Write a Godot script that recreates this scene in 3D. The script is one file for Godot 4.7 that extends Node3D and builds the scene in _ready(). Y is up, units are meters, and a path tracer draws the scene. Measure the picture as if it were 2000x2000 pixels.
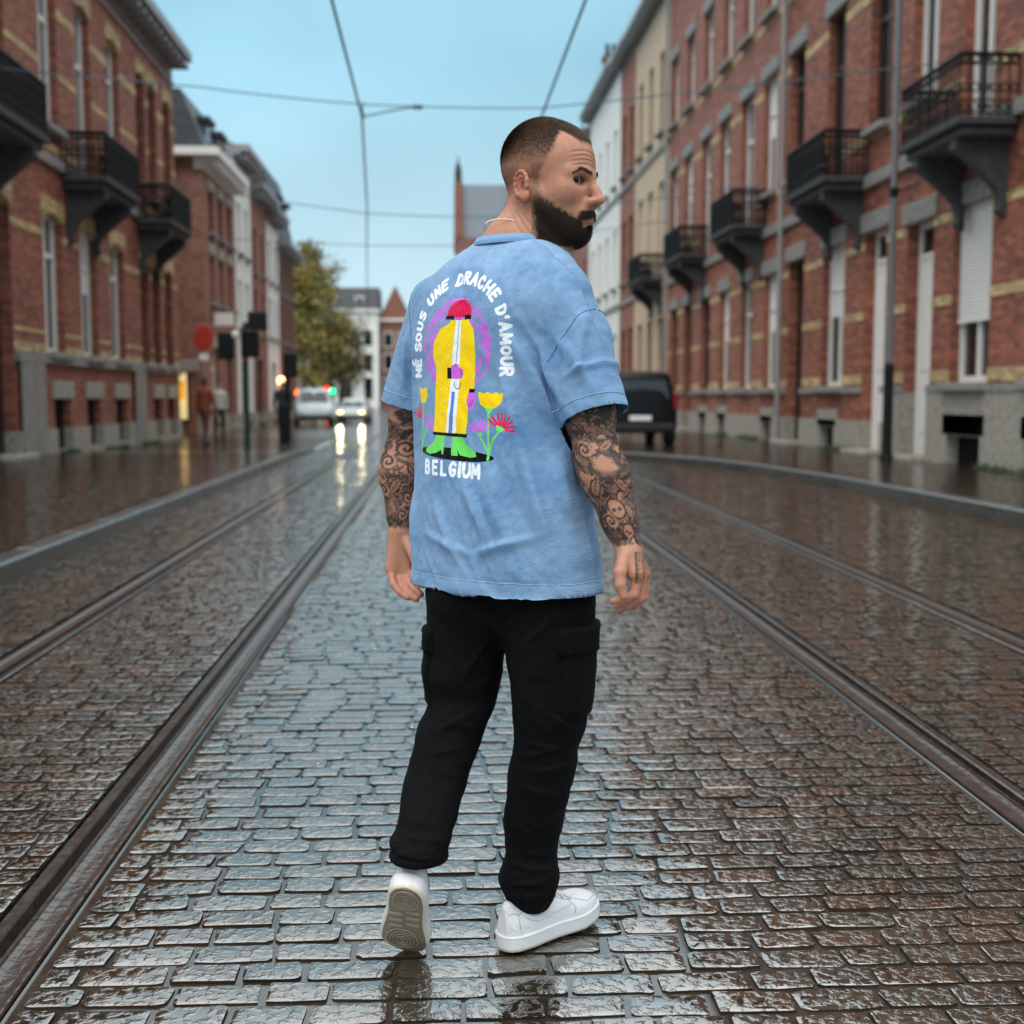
extends Node3D
# A man in a printed T-shirt walking along a wet cobbled tram street between brick houses.

class MB:
	var V := PackedVector3Array()
	var N := PackedVector3Array()
	var U := PackedVector2Array()
	var C := PackedColorArray()
	var I := PackedInt32Array()
	var col := Color(1, 1, 1)
	func vert(p: Vector3, n: Vector3, uv := Vector2.ZERO) -> int:
		V.append(p); N.append(n); U.append(uv); C.append(col)
		return V.size() - 1
	func quad(a: Vector3, b: Vector3, c: Vector3, d: Vector3, out: Vector3) -> void:
		var n := (c - a).cross(b - a)
		if n.length_squared() < 1e-16:
			n = (d - a).cross(c - a)
		n = n.normalized()
		var k := V.size()
		if n.dot(out) < 0.0:
			n = -n
			vert(a, n); vert(d, n); vert(c, n); vert(b, n)
		else:
			vert(a, n); vert(b, n); vert(c, n); vert(d, n)
		I.append_array([k, k + 1, k + 2, k, k + 2, k + 3])
	func tri(a: Vector3, b: Vector3, c: Vector3, out: Vector3) -> void:
		var n := (c - a).cross(b - a).normalized()
		var k := V.size()
		if n.dot(out) < 0.0:
			n = -n
			vert(a, n); vert(c, n); vert(b, n)
		else:
			vert(a, n); vert(b, n); vert(c, n)
		I.append_array([k, k + 1, k + 2])
	func box(c: Vector3, s: Vector3, b := Basis.IDENTITY) -> void:
		var h := s * 0.5
		for ax in 3:
			for sg in [-1.0, 1.0]:
				var n := Vector3.ZERO; n[ax] = sg
				var u := Vector3.ZERO; u[(ax + 1) % 3] = h[(ax + 1) % 3]
				var w := Vector3.ZERO; w[(ax + 2) % 3] = h[(ax + 2) % 3]
				var o := Vector3.ZERO; o[ax] = sg * h[ax]
				quad(c + b * (o - u - w), c + b * (o + u - w), c + b * (o + u + w), c + b * (o - u + w), b * n)
	func rng(x0: float, x1: float, y0: float, y1: float, z0: float, z1: float) -> void:
		box(Vector3((x0 + x1) / 2, (y0 + y1) / 2, (z0 + z1) / 2), Vector3(absf(x1 - x0), absf(y1 - y0), absf(z1 - z0)))
	func bev(c: Vector3, s: Vector3, e: float, b := Basis.IDENTITY) -> void:   # box with chamfered edges
		var h := s * 0.5
		var g := h - Vector3(e, e, e)
		for ax in 3:
			var a1 := (ax + 1) % 3
			var a2 := (ax + 2) % 3
			for sg in [-1.0, 1.0]:
				var n := Vector3.ZERO; n[ax] = sg
				var q := []
				for k in [[-1, -1], [1, -1], [1, 1], [-1, 1]]:
					var p := Vector3.ZERO
					p[ax] = sg * h[ax]; p[a1] = k[0] * g[a1]; p[a2] = k[1] * g[a2]
					q.append(c + b * p)
				quad(q[0], q[1], q[2], q[3], b * n)
				for s2 in [-1.0, 1.0]:
					var e0 := Vector3.ZERO; var e1 := Vector3.ZERO; var e2 := Vector3.ZERO; var e3 := Vector3.ZERO
					e0[ax] = sg * h[ax]; e0[a1] = s2 * g[a1]; e0[a2] = -g[a2]
					e1 = e0; e1[a2] = g[a2]
					e2[ax] = sg * g[ax]; e2[a1] = s2 * h[a1]; e2[a2] = g[a2]
					e3 = e2; e3[a2] = -g[a2]
					var m := Vector3.ZERO; m[ax] = sg; m[a1] = s2
					quad(c + b * e0, c + b * e1, c + b * e2, c + b * e3, b * m)
		for x in [-1.0, 1.0]:
			for y in [-1.0, 1.0]:
				for z in [-1.0, 1.0]:
					var k := Vector3(x, y, z)
					tri(c + b * (k * Vector3(h.x, g.y, g.z)), c + b * (k * Vector3(g.x, h.y, g.z)), c + b * (k * Vector3(g.x, g.y, h.z)), b * k)
	func tube(pts: Array, radii: Array, sides := 8, caps := true) -> void:
		var prev := Vector3.ZERO
		var base := V.size()
		var n := pts.size()
		for i in n:
			var t: Vector3 = ((pts[mini(i + 1, n - 1)] - pts[maxi(i - 1, 0)]) as Vector3).normalized()
			if prev == Vector3.ZERO:
				prev = t.cross(Vector3.UP if absf(t.y) < 0.9 else Vector3.RIGHT).normalized()
			prev = (prev - t * prev.dot(t)).normalized()
			var w := t.cross(prev)
			for k in sides + 1:
				var a := TAU * k / sides
				var d := prev * cos(a) + w * sin(a)
				vert(pts[i] + d * radii[mini(i, radii.size() - 1)], d, Vector2(float(k) / sides, float(i) / maxf(1, n - 1)))
		for i in n - 1:
			for k in sides:
				var a := base + i * (sides + 1) + k
				var b := a + sides + 1
				I.append_array([a, b + 1, a + 1, a, b, b + 1])
		if caps:
			for e in [0, n - 1]:
				var out: Vector3 = (pts[0] - pts[1]) if e == 0 else (pts[n - 1] - pts[n - 2])
				for k in sides:
					var a: int = base + e * (sides + 1) + k
					tri(pts[e], V[a], V[a + 1], out)
	func lathe(prof: Array, at: Transform3D, sides := 16) -> void:   # prof: Vector2(radius, height) upwards
		var base := V.size()
		for i in prof.size():
			var d: Vector2 = (prof[mini(i + 1, prof.size() - 1)] - prof[maxi(i - 1, 0)])
			var nn := Vector2(d.y, -d.x).normalized()
			for k in sides + 1:
				var a := TAU * k / sides
				var dir := Vector3(cos(a), 0, sin(a))
				vert(at * (dir * prof[i].x + Vector3.UP * prof[i].y), (at.basis * (dir * nn.x + Vector3.UP * nn.y)).normalized())
		for i in prof.size() - 1:
			for k in sides:
				var a := base + i * (sides + 1) + k
				var b := a + sides + 1
				I.append_array([a, a + 1, b + 1, a, b + 1, b])
	func prism(poly: PackedVector2Array, t0: float, t1: float, at: Transform3D) -> void:   # polygon in the local xy plane, from z = t0 to t1
		var ix := Geometry2D.triangulate_polygon(poly)
		for k in range(0, ix.size(), 3):
			for z in [t0, t1]:
				var f := func(q): return at * Vector3(q.x, q.y, z)
				tri(f.call(poly[ix[k]]), f.call(poly[ix[k + 1]]), f.call(poly[ix[k + 2]]), at.basis * Vector3(0, 0, -1 if z == minf(t0, t1) else 1))
		var cw := Geometry2D.is_polygon_clockwise(poly)
		for k in poly.size():
			var a := poly[k]
			var b := poly[(k + 1) % poly.size()]
			var o := Vector3(b.y - a.y, a.x - b.x, 0) * (-1.0 if cw else 1.0)
			quad(at * Vector3(a.x, a.y, t0), at * Vector3(b.x, b.y, t0), at * Vector3(b.x, b.y, t1), at * Vector3(a.x, a.y, t1), at.basis * o)
	func strip(prof: Array, z0: float, z1: float, steps: int, at: Callable) -> void:   # open profile of Vector2(u, y) swept along the street; at(z) gives the sideways place
		var ds := signf(prof[prof.size() - 1].x - prof[0].x)
		for i in prof.size() - 1:
			for k in steps:
				var za := lerpf(z0, z1, float(k) / steps)
				var zb := lerpf(z0, z1, float(k + 1) / steps)
				var p: Vector2 = prof[i]
				var q: Vector2 = prof[i + 1]
				quad(Vector3(at.call(za) + p.x, p.y, za), Vector3(at.call(za) + q.x, q.y, za), Vector3(at.call(zb) + q.x, q.y, zb), Vector3(at.call(zb) + p.x, p.y, zb), Vector3(p.y - q.y, q.x - p.x, 0) * ds)
	func add(o: MB, t: Transform3D, tint := Color(1, 1, 1)) -> void:
		var k := V.size()
		var nb := t.basis.inverse().transposed()
		for i in o.V.size():
			V.append(t * o.V[i]); N.append((nb * o.N[i]).normalized()); U.append(o.U[i]); C.append(o.C[i] * tint)
		var f := t.basis.determinant() < 0.0
		for i in range(0, o.I.size(), 3):
			I.append_array([o.I[i] + k, o.I[i + (2 if f else 1)] + k, o.I[i + (1 if f else 2)] + k])
	func mesh() -> ArrayMesh:
		var a := []
		a.resize(Mesh.ARRAY_MAX)
		a[Mesh.ARRAY_VERTEX] = V; a[Mesh.ARRAY_NORMAL] = N; a[Mesh.ARRAY_TEX_UV] = U; a[Mesh.ARRAY_COLOR] = C; a[Mesh.ARRAY_INDEX] = I
		var m := ArrayMesh.new()
		m.add_surface_from_arrays(Mesh.PRIMITIVE_TRIANGLES, a)
		return m

var M := {}
var rg := RandomNumberGenerator.new()

func obj(called: String, shape, m: Material, parent: Node = self) -> MeshInstance3D:
	var o := MeshInstance3D.new()
	o.name = called
	o.mesh = shape.mesh() if shape is MB else shape
	o.material_override = m
	parent.add_child(o, true)
	return o

func tag(o: Node, label: String, category := "", group := "", kind := "") -> Node:
	if label: o.set_meta("label", label)
	if category: o.set_meta("category", category)
	if group: o.set_meta("group", group)
	if kind: o.set_meta("kind", kind)
	return o

func thing(called: String, label: String, category: String, at := Vector3.ZERO, group := "") -> Node3D:
	var o := Node3D.new()
	o.name = called
	o.position = at
	add_child(o, true)
	tag(o, label, category, group)
	return o

func struct(called: String, shape, m: Material, label: String) -> MeshInstance3D:
	var o := obj(called, shape, m)
	tag(o, label, "", "", "structure")
	return o

func lin(r: float, g: float, b: float) -> Color:
	return Color(r, g, b).linear_to_srgb()

func mat(c: Color, rough := 0.7, metal := 0.0, spec := 0.5) -> StandardMaterial3D:
	var m := StandardMaterial3D.new()
	m.albedo_color = c
	m.roughness = rough
	m.metallic = metal
	m.metallic_specular = spec
	return m

func noise_tex(freq: float, seed_: int, stops: Array, size := 512, oct := 4, normal := false, bump := 4.0, type := FastNoiseLite.TYPE_SIMPLEX_SMOOTH) -> NoiseTexture2D:
	var n := FastNoiseLite.new()
	n.noise_type = type
	n.seed = seed_
	n.frequency = freq
	n.fractal_octaves = oct
	var t := NoiseTexture2D.new()
	t.width = size; t.height = size
	t.seamless = true
	t.generate_mipmaps = false
	t.noise = n
	if normal:
		t.as_normal_map = true
		t.bump_strength = bump
	else:
		var g := Gradient.new()
		g.offsets = PackedFloat32Array(stops.map(func(s): return s[0]))
		g.colors = PackedColorArray(stops.map(func(s): return s[1]))
		t.color_ramp = g
	return t

func grey(v: float) -> Color:
	return Color(v, v, v)

func tri_world(m: StandardMaterial3D, per_metre: float) -> StandardMaterial3D:
	m.uv1_triplanar = true
	m.uv1_world_triplanar = true
	m.uv1_triplanar_sharpness = 8.0
	m.uv1_scale = Vector3(per_metre, per_metre, per_metre)
	return m

func setup_camera_and_light() -> void:
	var cam := Camera3D.new()
	cam.name = "camera"
	var at := CameraAttributesPhysical.new()
	at.frustum_focal_length = 28.97
	at.frustum_focus_distance = 2.66
	at.frustum_near = 0.05
	at.frustum_far = 1500.0
	at.exposure_aperture = 2.1
	cam.attributes = at
	cam.keep_aspect = Camera3D.KEEP_HEIGHT
	cam.fov = 45.0
	cam.near = 0.05
	cam.far = 1500.0
	cam.position = Vector3(0, 1.21, 0)
	cam.rotation_degrees = Vector3(-5.2916, -3.372, 0)
	add_child(cam)
	cam.current = true
	var im := Image.create(512, 256, false, Image.FORMAT_RGBF)
	var n := FastNoiseLite.new()
	n.seed = 4; n.frequency = 1.6; n.fractal_octaves = 4
	for y in 256:
		var el := (0.5 - (y + 0.5) / 256.0) * PI
		for x in 512:
			var az := (x + 0.5) / 512.0 * TAU
			var d := Vector3(cos(el) * cos(az), sin(el), cos(el) * sin(az))
			var s := clampf(sin(el), 0.0, 1.0)
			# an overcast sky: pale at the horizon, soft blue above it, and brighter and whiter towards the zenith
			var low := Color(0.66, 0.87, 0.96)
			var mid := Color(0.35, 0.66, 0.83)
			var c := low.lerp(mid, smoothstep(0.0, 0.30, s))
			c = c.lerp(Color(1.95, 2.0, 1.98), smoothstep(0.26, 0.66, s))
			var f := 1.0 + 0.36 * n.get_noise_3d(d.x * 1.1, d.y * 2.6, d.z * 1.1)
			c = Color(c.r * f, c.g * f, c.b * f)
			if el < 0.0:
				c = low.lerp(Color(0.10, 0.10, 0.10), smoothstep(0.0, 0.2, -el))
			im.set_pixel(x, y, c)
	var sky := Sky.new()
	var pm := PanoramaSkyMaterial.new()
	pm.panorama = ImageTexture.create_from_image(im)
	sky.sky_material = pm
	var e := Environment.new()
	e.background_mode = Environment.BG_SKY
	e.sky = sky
	e.tonemap_mode = Environment.TONE_MAPPER_LINEAR
	e.tonemap_exposure = 1.0
	e.sdfgi_enabled = true
	e.ssao_enabled = true
	e.ssil_enabled = true
	var we := WorldEnvironment.new()
	we.name = "environment"
	we.environment = e
	add_child(we)
	var sun := DirectionalLight3D.new()
	sun.name = "sun"
	sun.light_energy = 0.5
	sun.light_angular_distance = 40.0
	sun.light_color = Color(1.0, 0.96, 0.9)
	sun.shadow_enabled = true
	sun.rotation_degrees = Vector3(-58, -22, 0)
	add_child(sun)

func brick_tex(base: Array, mortar: Color, seed_: int) -> Array:   # albedo and height of a brick bond, 2.02 m by 1.98 m
	var r := RandomNumberGenerator.new()
	r.seed = seed_
	var im := Image.create(576, 504, false, Image.FORMAT_RGB8)
	var hm := Image.create(576, 504, false, Image.FORMAT_RGB8)
	im.fill(mortar)
	hm.fill(Color(0.3, 0.3, 0.3))
	for row in 28:
		for k in 9:
			var x := k * 64 + (32 if row % 2 else 0)
			var c: Color = base[r.randi() % base.size()]
			var f := r.randf_range(0.8, 1.15)
			c = Color(c.r * f, c.g * f, c.b * f)
			var h := grey(r.randf_range(0.75, 1.0))
			for part in [x, x - 576]:
				im.fill_rect(Rect2i(part + 2, row * 18 + 2, 60, 15), c)
				hm.fill_rect(Rect2i(part + 2, row * 18 + 2, 60, 15), h)
			for j in 7:
				var q := Rect2i((x + r.randi_range(3, 50)) % 570, row * 18 + r.randi_range(2, 12), r.randi_range(2, 10), r.randi_range(1, 4))
				var g := r.randf_range(0.75, 1.2)
				im.fill_rect(q, Color(c.r * g, c.g * g, c.b * g))
	return [ImageTexture.create_from_image(im), ImageTexture.create_from_image(hm)]

func brick_mat(base: Array, mortar: Color, seed_: int, rough := 0.75) -> StandardMaterial3D:
	var t := brick_tex(base, mortar, seed_)
	var m := tri_world(mat(Color(1, 1, 1), rough), 0.5)
	m.albedo_texture = t[0]
	m.heightmap_enabled = true
	m.heightmap_texture = t[1]
	m.heightmap_scale = 0.8
	return m

func make_materials() -> void:
	M.brick = brick_mat([lin(0.28, 0.079, 0.043), lin(0.215, 0.056, 0.034), lin(0.32, 0.098, 0.053)], lin(0.15, 0.10, 0.08), 1)
	M.brick_rose = brick_mat([lin(0.31, 0.096, 0.058), lin(0.26, 0.077, 0.048), lin(0.34, 0.115, 0.07)], lin(0.21, 0.14, 0.11), 2)
	M.brick_brown = brick_mat([lin(0.28, 0.10, 0.066), lin(0.23, 0.08, 0.054), lin(0.31, 0.12, 0.08)], lin(0.2, 0.15, 0.13), 3)
	M.brick_dark = brick_mat([lin(0.20, 0.08, 0.055), lin(0.16, 0.065, 0.05)], lin(0.13, 0.10, 0.09), 5)
	M.yellow = brick_mat([lin(0.50, 0.36, 0.17), lin(0.44, 0.31, 0.15)], lin(0.3, 0.24, 0.16), 4)
	M.stone = tri_world(mat(Color(1, 1, 1), 0.65), 0.6)
	M.stone.albedo_texture = noise_tex(0.02, 11, [[0.0, lin(0.15, 0.145, 0.14)], [0.5, lin(0.22, 0.215, 0.205)], [1.0, lin(0.31, 0.30, 0.285)]])
	M.plinth = tri_world(mat(Color(1, 1, 1), 0.6), 0.6)
	M.plinth.albedo_texture = noise_tex(0.025, 12, [[0.0, lin(0.18, 0.16, 0.13)], [0.5, lin(0.30, 0.28, 0.245)], [1.0, lin(0.38, 0.36, 0.32)]])
	M.dark_stone = tri_world(mat(Color(1, 1, 1), 0.75), 0.6)
	M.dark_stone.albedo_texture = noise_tex(0.02, 13, [[0.0, lin(0.022, 0.022, 0.025)], [1.0, lin(0.06, 0.06, 0.064)]])
	M.white = mat(lin(0.76, 0.75, 0.73), 0.45)
	M.cream = tri_world(mat(Color(1, 1, 1), 0.8), 0.3)
	M.cream.albedo_texture = noise_tex(0.02, 14, [[0.0, lin(0.48, 0.36, 0.25)], [1.0, lin(0.60, 0.47, 0.34)]])
	M.render_white = tri_world(mat(Color(1, 1, 1), 0.8), 0.3)
	M.render_white.albedo_texture = noise_tex(0.02, 15, [[0.0, lin(0.70, 0.71, 0.69)], [1.0, lin(0.82, 0.82, 0.80)]])
	M.glass = mat(lin(0.012, 0.014, 0.016), 0.05, 0.0, 0.6)
	M.brown_wood = mat(lin(0.05, 0.025, 0.017), 0.4)
	M.door_dark = mat(lin(0.03, 0.018, 0.014), 0.4)
	M.iron = mat(lin(0.008, 0.009, 0.010), 0.55, 0.0, 0.3)
	M.iron_green = mat(lin(0.016, 0.032, 0.027), 0.4, 0.2)
	M.slate = brick_mat([lin(0.04, 0.048, 0.06), lin(0.032, 0.04, 0.052), lin(0.05, 0.057, 0.07)], lin(0.02, 0.024, 0.03), 6, 0.5)
	M.slate_pale = mat(lin(0.10, 0.125, 0.155), 0.6)
	M.zinc = mat(lin(0.30, 0.30, 0.31), 0.5, 0.3)
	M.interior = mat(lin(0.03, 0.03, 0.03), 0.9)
	# wet ground
	M.bed = tri_world(mat(Color(1, 1, 1), 0.04, 0.0, 0.9), 1.3)
	M.bed.refraction_enabled = true
	M.bed.refraction_scale = 0.06
	M.bed.albedo_texture = noise_tex(0.03, 21, [[0.0, lin(0.018, 0.015, 0.012)], [1.0, lin(0.045, 0.038, 0.03)]])
	M.sett = tri_world(mat(Color(1, 1, 1), 1.0, 0.0, 1.0), 2.2)
	M.sett.refraction_enabled = true   # alpha stays 1: only the wet film's strong gloss is meant
	M.sett.refraction_scale = 0.125
	M.sett.vertex_color_use_as_albedo = true
	M.sett.albedo_texture = noise_tex(0.05, 22, [[0.0, grey(0.55)], [0.5, grey(0.85)], [1.0, grey(1.0)]], 1024, 6)
	M.sett.roughness_texture = noise_tex(0.014, 24, [[0.0, grey(0.02)], [0.50, grey(0.03)], [0.56, grey(0.10)], [0.68, grey(0.18)], [1.0, grey(0.24)]], 1024, 6)
	M.sett.heightmap_enabled = true
	M.sett.heightmap_texture = noise_tex(0.014, 24, [[0.0, grey(0.0)], [0.50, grey(0.0)], [0.56, grey(0.25)], [1.0, grey(1.0)]], 1024, 6)
	M.sett.heightmap_scale = 0.21
	M.sett.clearcoat_enabled = true
	M.sett.clearcoat = 0.25
	M.sett.clearcoat_roughness = 0.04
	M.sett_side = mat(Color(1, 1, 1), 0.8, 0.0, 0.2)
	M.sett_side.vertex_color_use_as_albedo = true
	M.sett_far = tri_world(mat(Color(1, 1, 1), 0.16, 0.0, 1.0), 0.5)
	M.sett_far.refraction_enabled = true
	M.sett_far.refraction_scale = 0.07
	var t := brick_tex([lin(0.055, 0.043, 0.031), lin(0.05, 0.046, 0.038), lin(0.07, 0.045, 0.03)], lin(0.02, 0.017, 0.013), 9)
	M.sett_far.albedo_texture = t[0]
	M.sett_far.heightmap_enabled = true
	M.sett_far.heightmap_texture = t[1]
	M.sett_far.heightmap_scale = 0.25
	M.pave = tri_world(mat(Color(1, 1, 1), 1.0, 0.0, 0.8), 1.0)
	t = brick_tex([lin(0.065, 0.046, 0.034), lin(0.056, 0.045, 0.038), lin(0.08, 0.052, 0.037)], lin(0.03, 0.025, 0.02), 10)
	M.pave.albedo_texture = t[0]
	M.pave.roughness_texture = noise_tex(0.01, 31, [[0.0, grey(0.08)], [0.5, grey(0.16)], [1.0, grey(0.30)]], 512, 4)
	M.pave.heightmap_enabled = true
	M.pave.heightmap_texture = t[1]
	M.pave.heightmap_scale = 0.12
	M.pave.refraction_enabled = true
	M.pave.refraction_scale = 0.06
	M.kerb = tri_world(mat(Color(1, 1, 1), 0.25, 0.0, 0.7), 1.0)
	M.kerb.albedo_texture = noise_tex(0.03, 32, [[0.0, lin(0.025, 0.025, 0.024)], [1.0, lin(0.085, 0.083, 0.08)]])
	M.steel = tri_world(mat(Color(1, 1, 1), 0.2, 0.85), 1.5)
	M.steel.roughness_texture = noise_tex(0.02, 35, [[0.0, grey(0.5)], [0.5, grey(1.0)], [1.0, grey(2.0)]])
	M.steel.albedo_texture = noise_tex(0.03, 33, [[0.0, lin(0.10, 0.08, 0.07)], [0.5, lin(0.20, 0.17, 0.155)], [1.0, lin(0.34, 0.31, 0.29)]])
	M.rust = tri_world(mat(Color(1, 1, 1), 0.3, 0.0, 0.7), 1.2)
	M.rust.heightmap_enabled = true
	M.rust.heightmap_texture = noise_tex(0.04, 36, [[0.0, grey(0.0)], [1.0, grey(1.0)]])
	M.rust.heightmap_scale = 0.3
	M.rust.albedo_texture = noise_tex(0.02, 34, [[0.0, lin(0.018, 0.011, 0.008)], [0.5, lin(0.032, 0.021, 0.016)], [1.0, lin(0.055, 0.037, 0.028)]])
	M.moss = mat(lin(0.05, 0.10, 0.025), 0.9)

var RAILS := [[-1.95, -1.0], [-0.95, 1.0], [1.74, -1.0], [2.87, 1.0]]

func rail_x(k: int, z: float) -> float:   # the tracks bear a little to the right of the street's line
	var far := maxf(0.0, -z - 12.0)
	if k >= 2:
		return RAILS[k][0] + 0.012 * clampf(-z, 0, 20) - (0.06 if k == 2 else 0.1)
	return RAILS[k][0] + 0.0

func two_sided(top: MB, side: MB, mt: Material, ms: Material) -> ArrayMesh:   # one mesh with a wet top and rough flanks
	var m := top.mesh()
	var a := side.mesh().surface_get_arrays(0)
	m.add_surface_from_arrays(Mesh.PRIMITIVE_TRIANGLES, a)
	m.surface_set_material(0, mt)
	m.surface_set_material(1, ms)
	return m

func sett_shape(r: RandomNumberGenerator, n: int) -> Array:   # a worn granite sett, 0.17 by 0.0985 m, top near y = 0: [top, flanks]
	var tone := r.randf()
	var c := Color(0.046, 0.034, 0.021).lerp(Color(0.034, 0.032, 0.025), tone)
	if r.randf() < 0.25:
		c = Color(0.066, 0.037, 0.02)
	var f := r.randf_range(0.7, 1.35)
	c = Color(c.r * f, c.g * f, c.b * f)
	var top := MB.new()
	var side := MB.new()
	top.col = c
	side.col = Color(c.r * 0.6, c.g * 0.6, c.b * 0.6)
	var out := []
	var pw := r.randf_range(0.2, 0.34)
	for k in n:
		var a := TAU * (k + 0.5 + r.randf_range(-0.15, 0.15)) / n
		var q := Vector2(cos(a), sin(a))
		q = Vector2(signf(q.x) * pow(absf(q.x), pw), signf(q.y) * pow(absf(q.y), pw))
		out.append(Vector2(q.x * (0.0805 + r.randf_range(-0.006, 0.003)), q.y * (0.0447 + r.randf_range(-0.0045, 0.002))))
	var edge := []
	for k in n:
		edge.append(r.randf_range(-0.0022, -0.0008))
	var inner := []
	for k in n:
		inner.append(r.randf_range(-0.0007, 0.0009))
	for k in n:
		var p: Vector2 = out[k]
		top.vert(Vector3(p.x, edge[k], p.y), Vector3.ZERO)
	for k in n:
		var p: Vector2 = out[k] - (out[k] as Vector2).normalized() * 0.011
		top.vert(Vector3(p.x, inner[k], p.y), Vector3.ZERO)
	for e in [-0.035, 0.035]:
		top.vert(Vector3(e, r.randf_range(-0.001, 0.001), 0), Vector3.ZERO)
	for k in n:
		var k2 := (k + 1) % n
		top.I.append_array([k, k2, k2 + n, k, k2 + n, k + n])
		var mid: int = 2 * n + (1 if out[k].x + out[k2].x > 0.0 else 0)
		top.I.append_array([n + k, n + k2, mid])
		if (out[k].x > 0.0) != (out[k2].x > 0.0):
			var o: int = 2 * n + (0 if mid == 2 * n + 1 else 1)
			top.I.append_array([n + (k if (out[k].x > 0.0) == (mid == 2 * n) else k2), mid, o] if (out[k].x > 0.0) == (mid == 2 * n) else [mid, n + k2, o])
		side.quad(Vector3(out[k].x, edge[k], out[k].y), Vector3(out[k2].x, edge[k2], out[k2].y), Vector3(out[k2].x, -0.024, out[k2].y), Vector3(out[k].x, -0.024, out[k].y), Vector3(out[k].x, 0, out[k].y))
	for k in range(0, top.I.size(), 3):
		var g := (top.V[top.I[k + 2]] - top.V[top.I[k]]).cross(top.V[top.I[k + 1]] - top.V[top.I[k]])
		if g.y < 0.0:
			var t := top.I[k + 1]
			top.I[k + 1] = top.I[k + 2]
			top.I[k + 2] = t
			g = -g
		for j in 3:
			top.N[top.I[k + j]] += g
	for k in top.N.size():
		top.N[k] = top.N[k].normalized()
	return [top, side]

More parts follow.
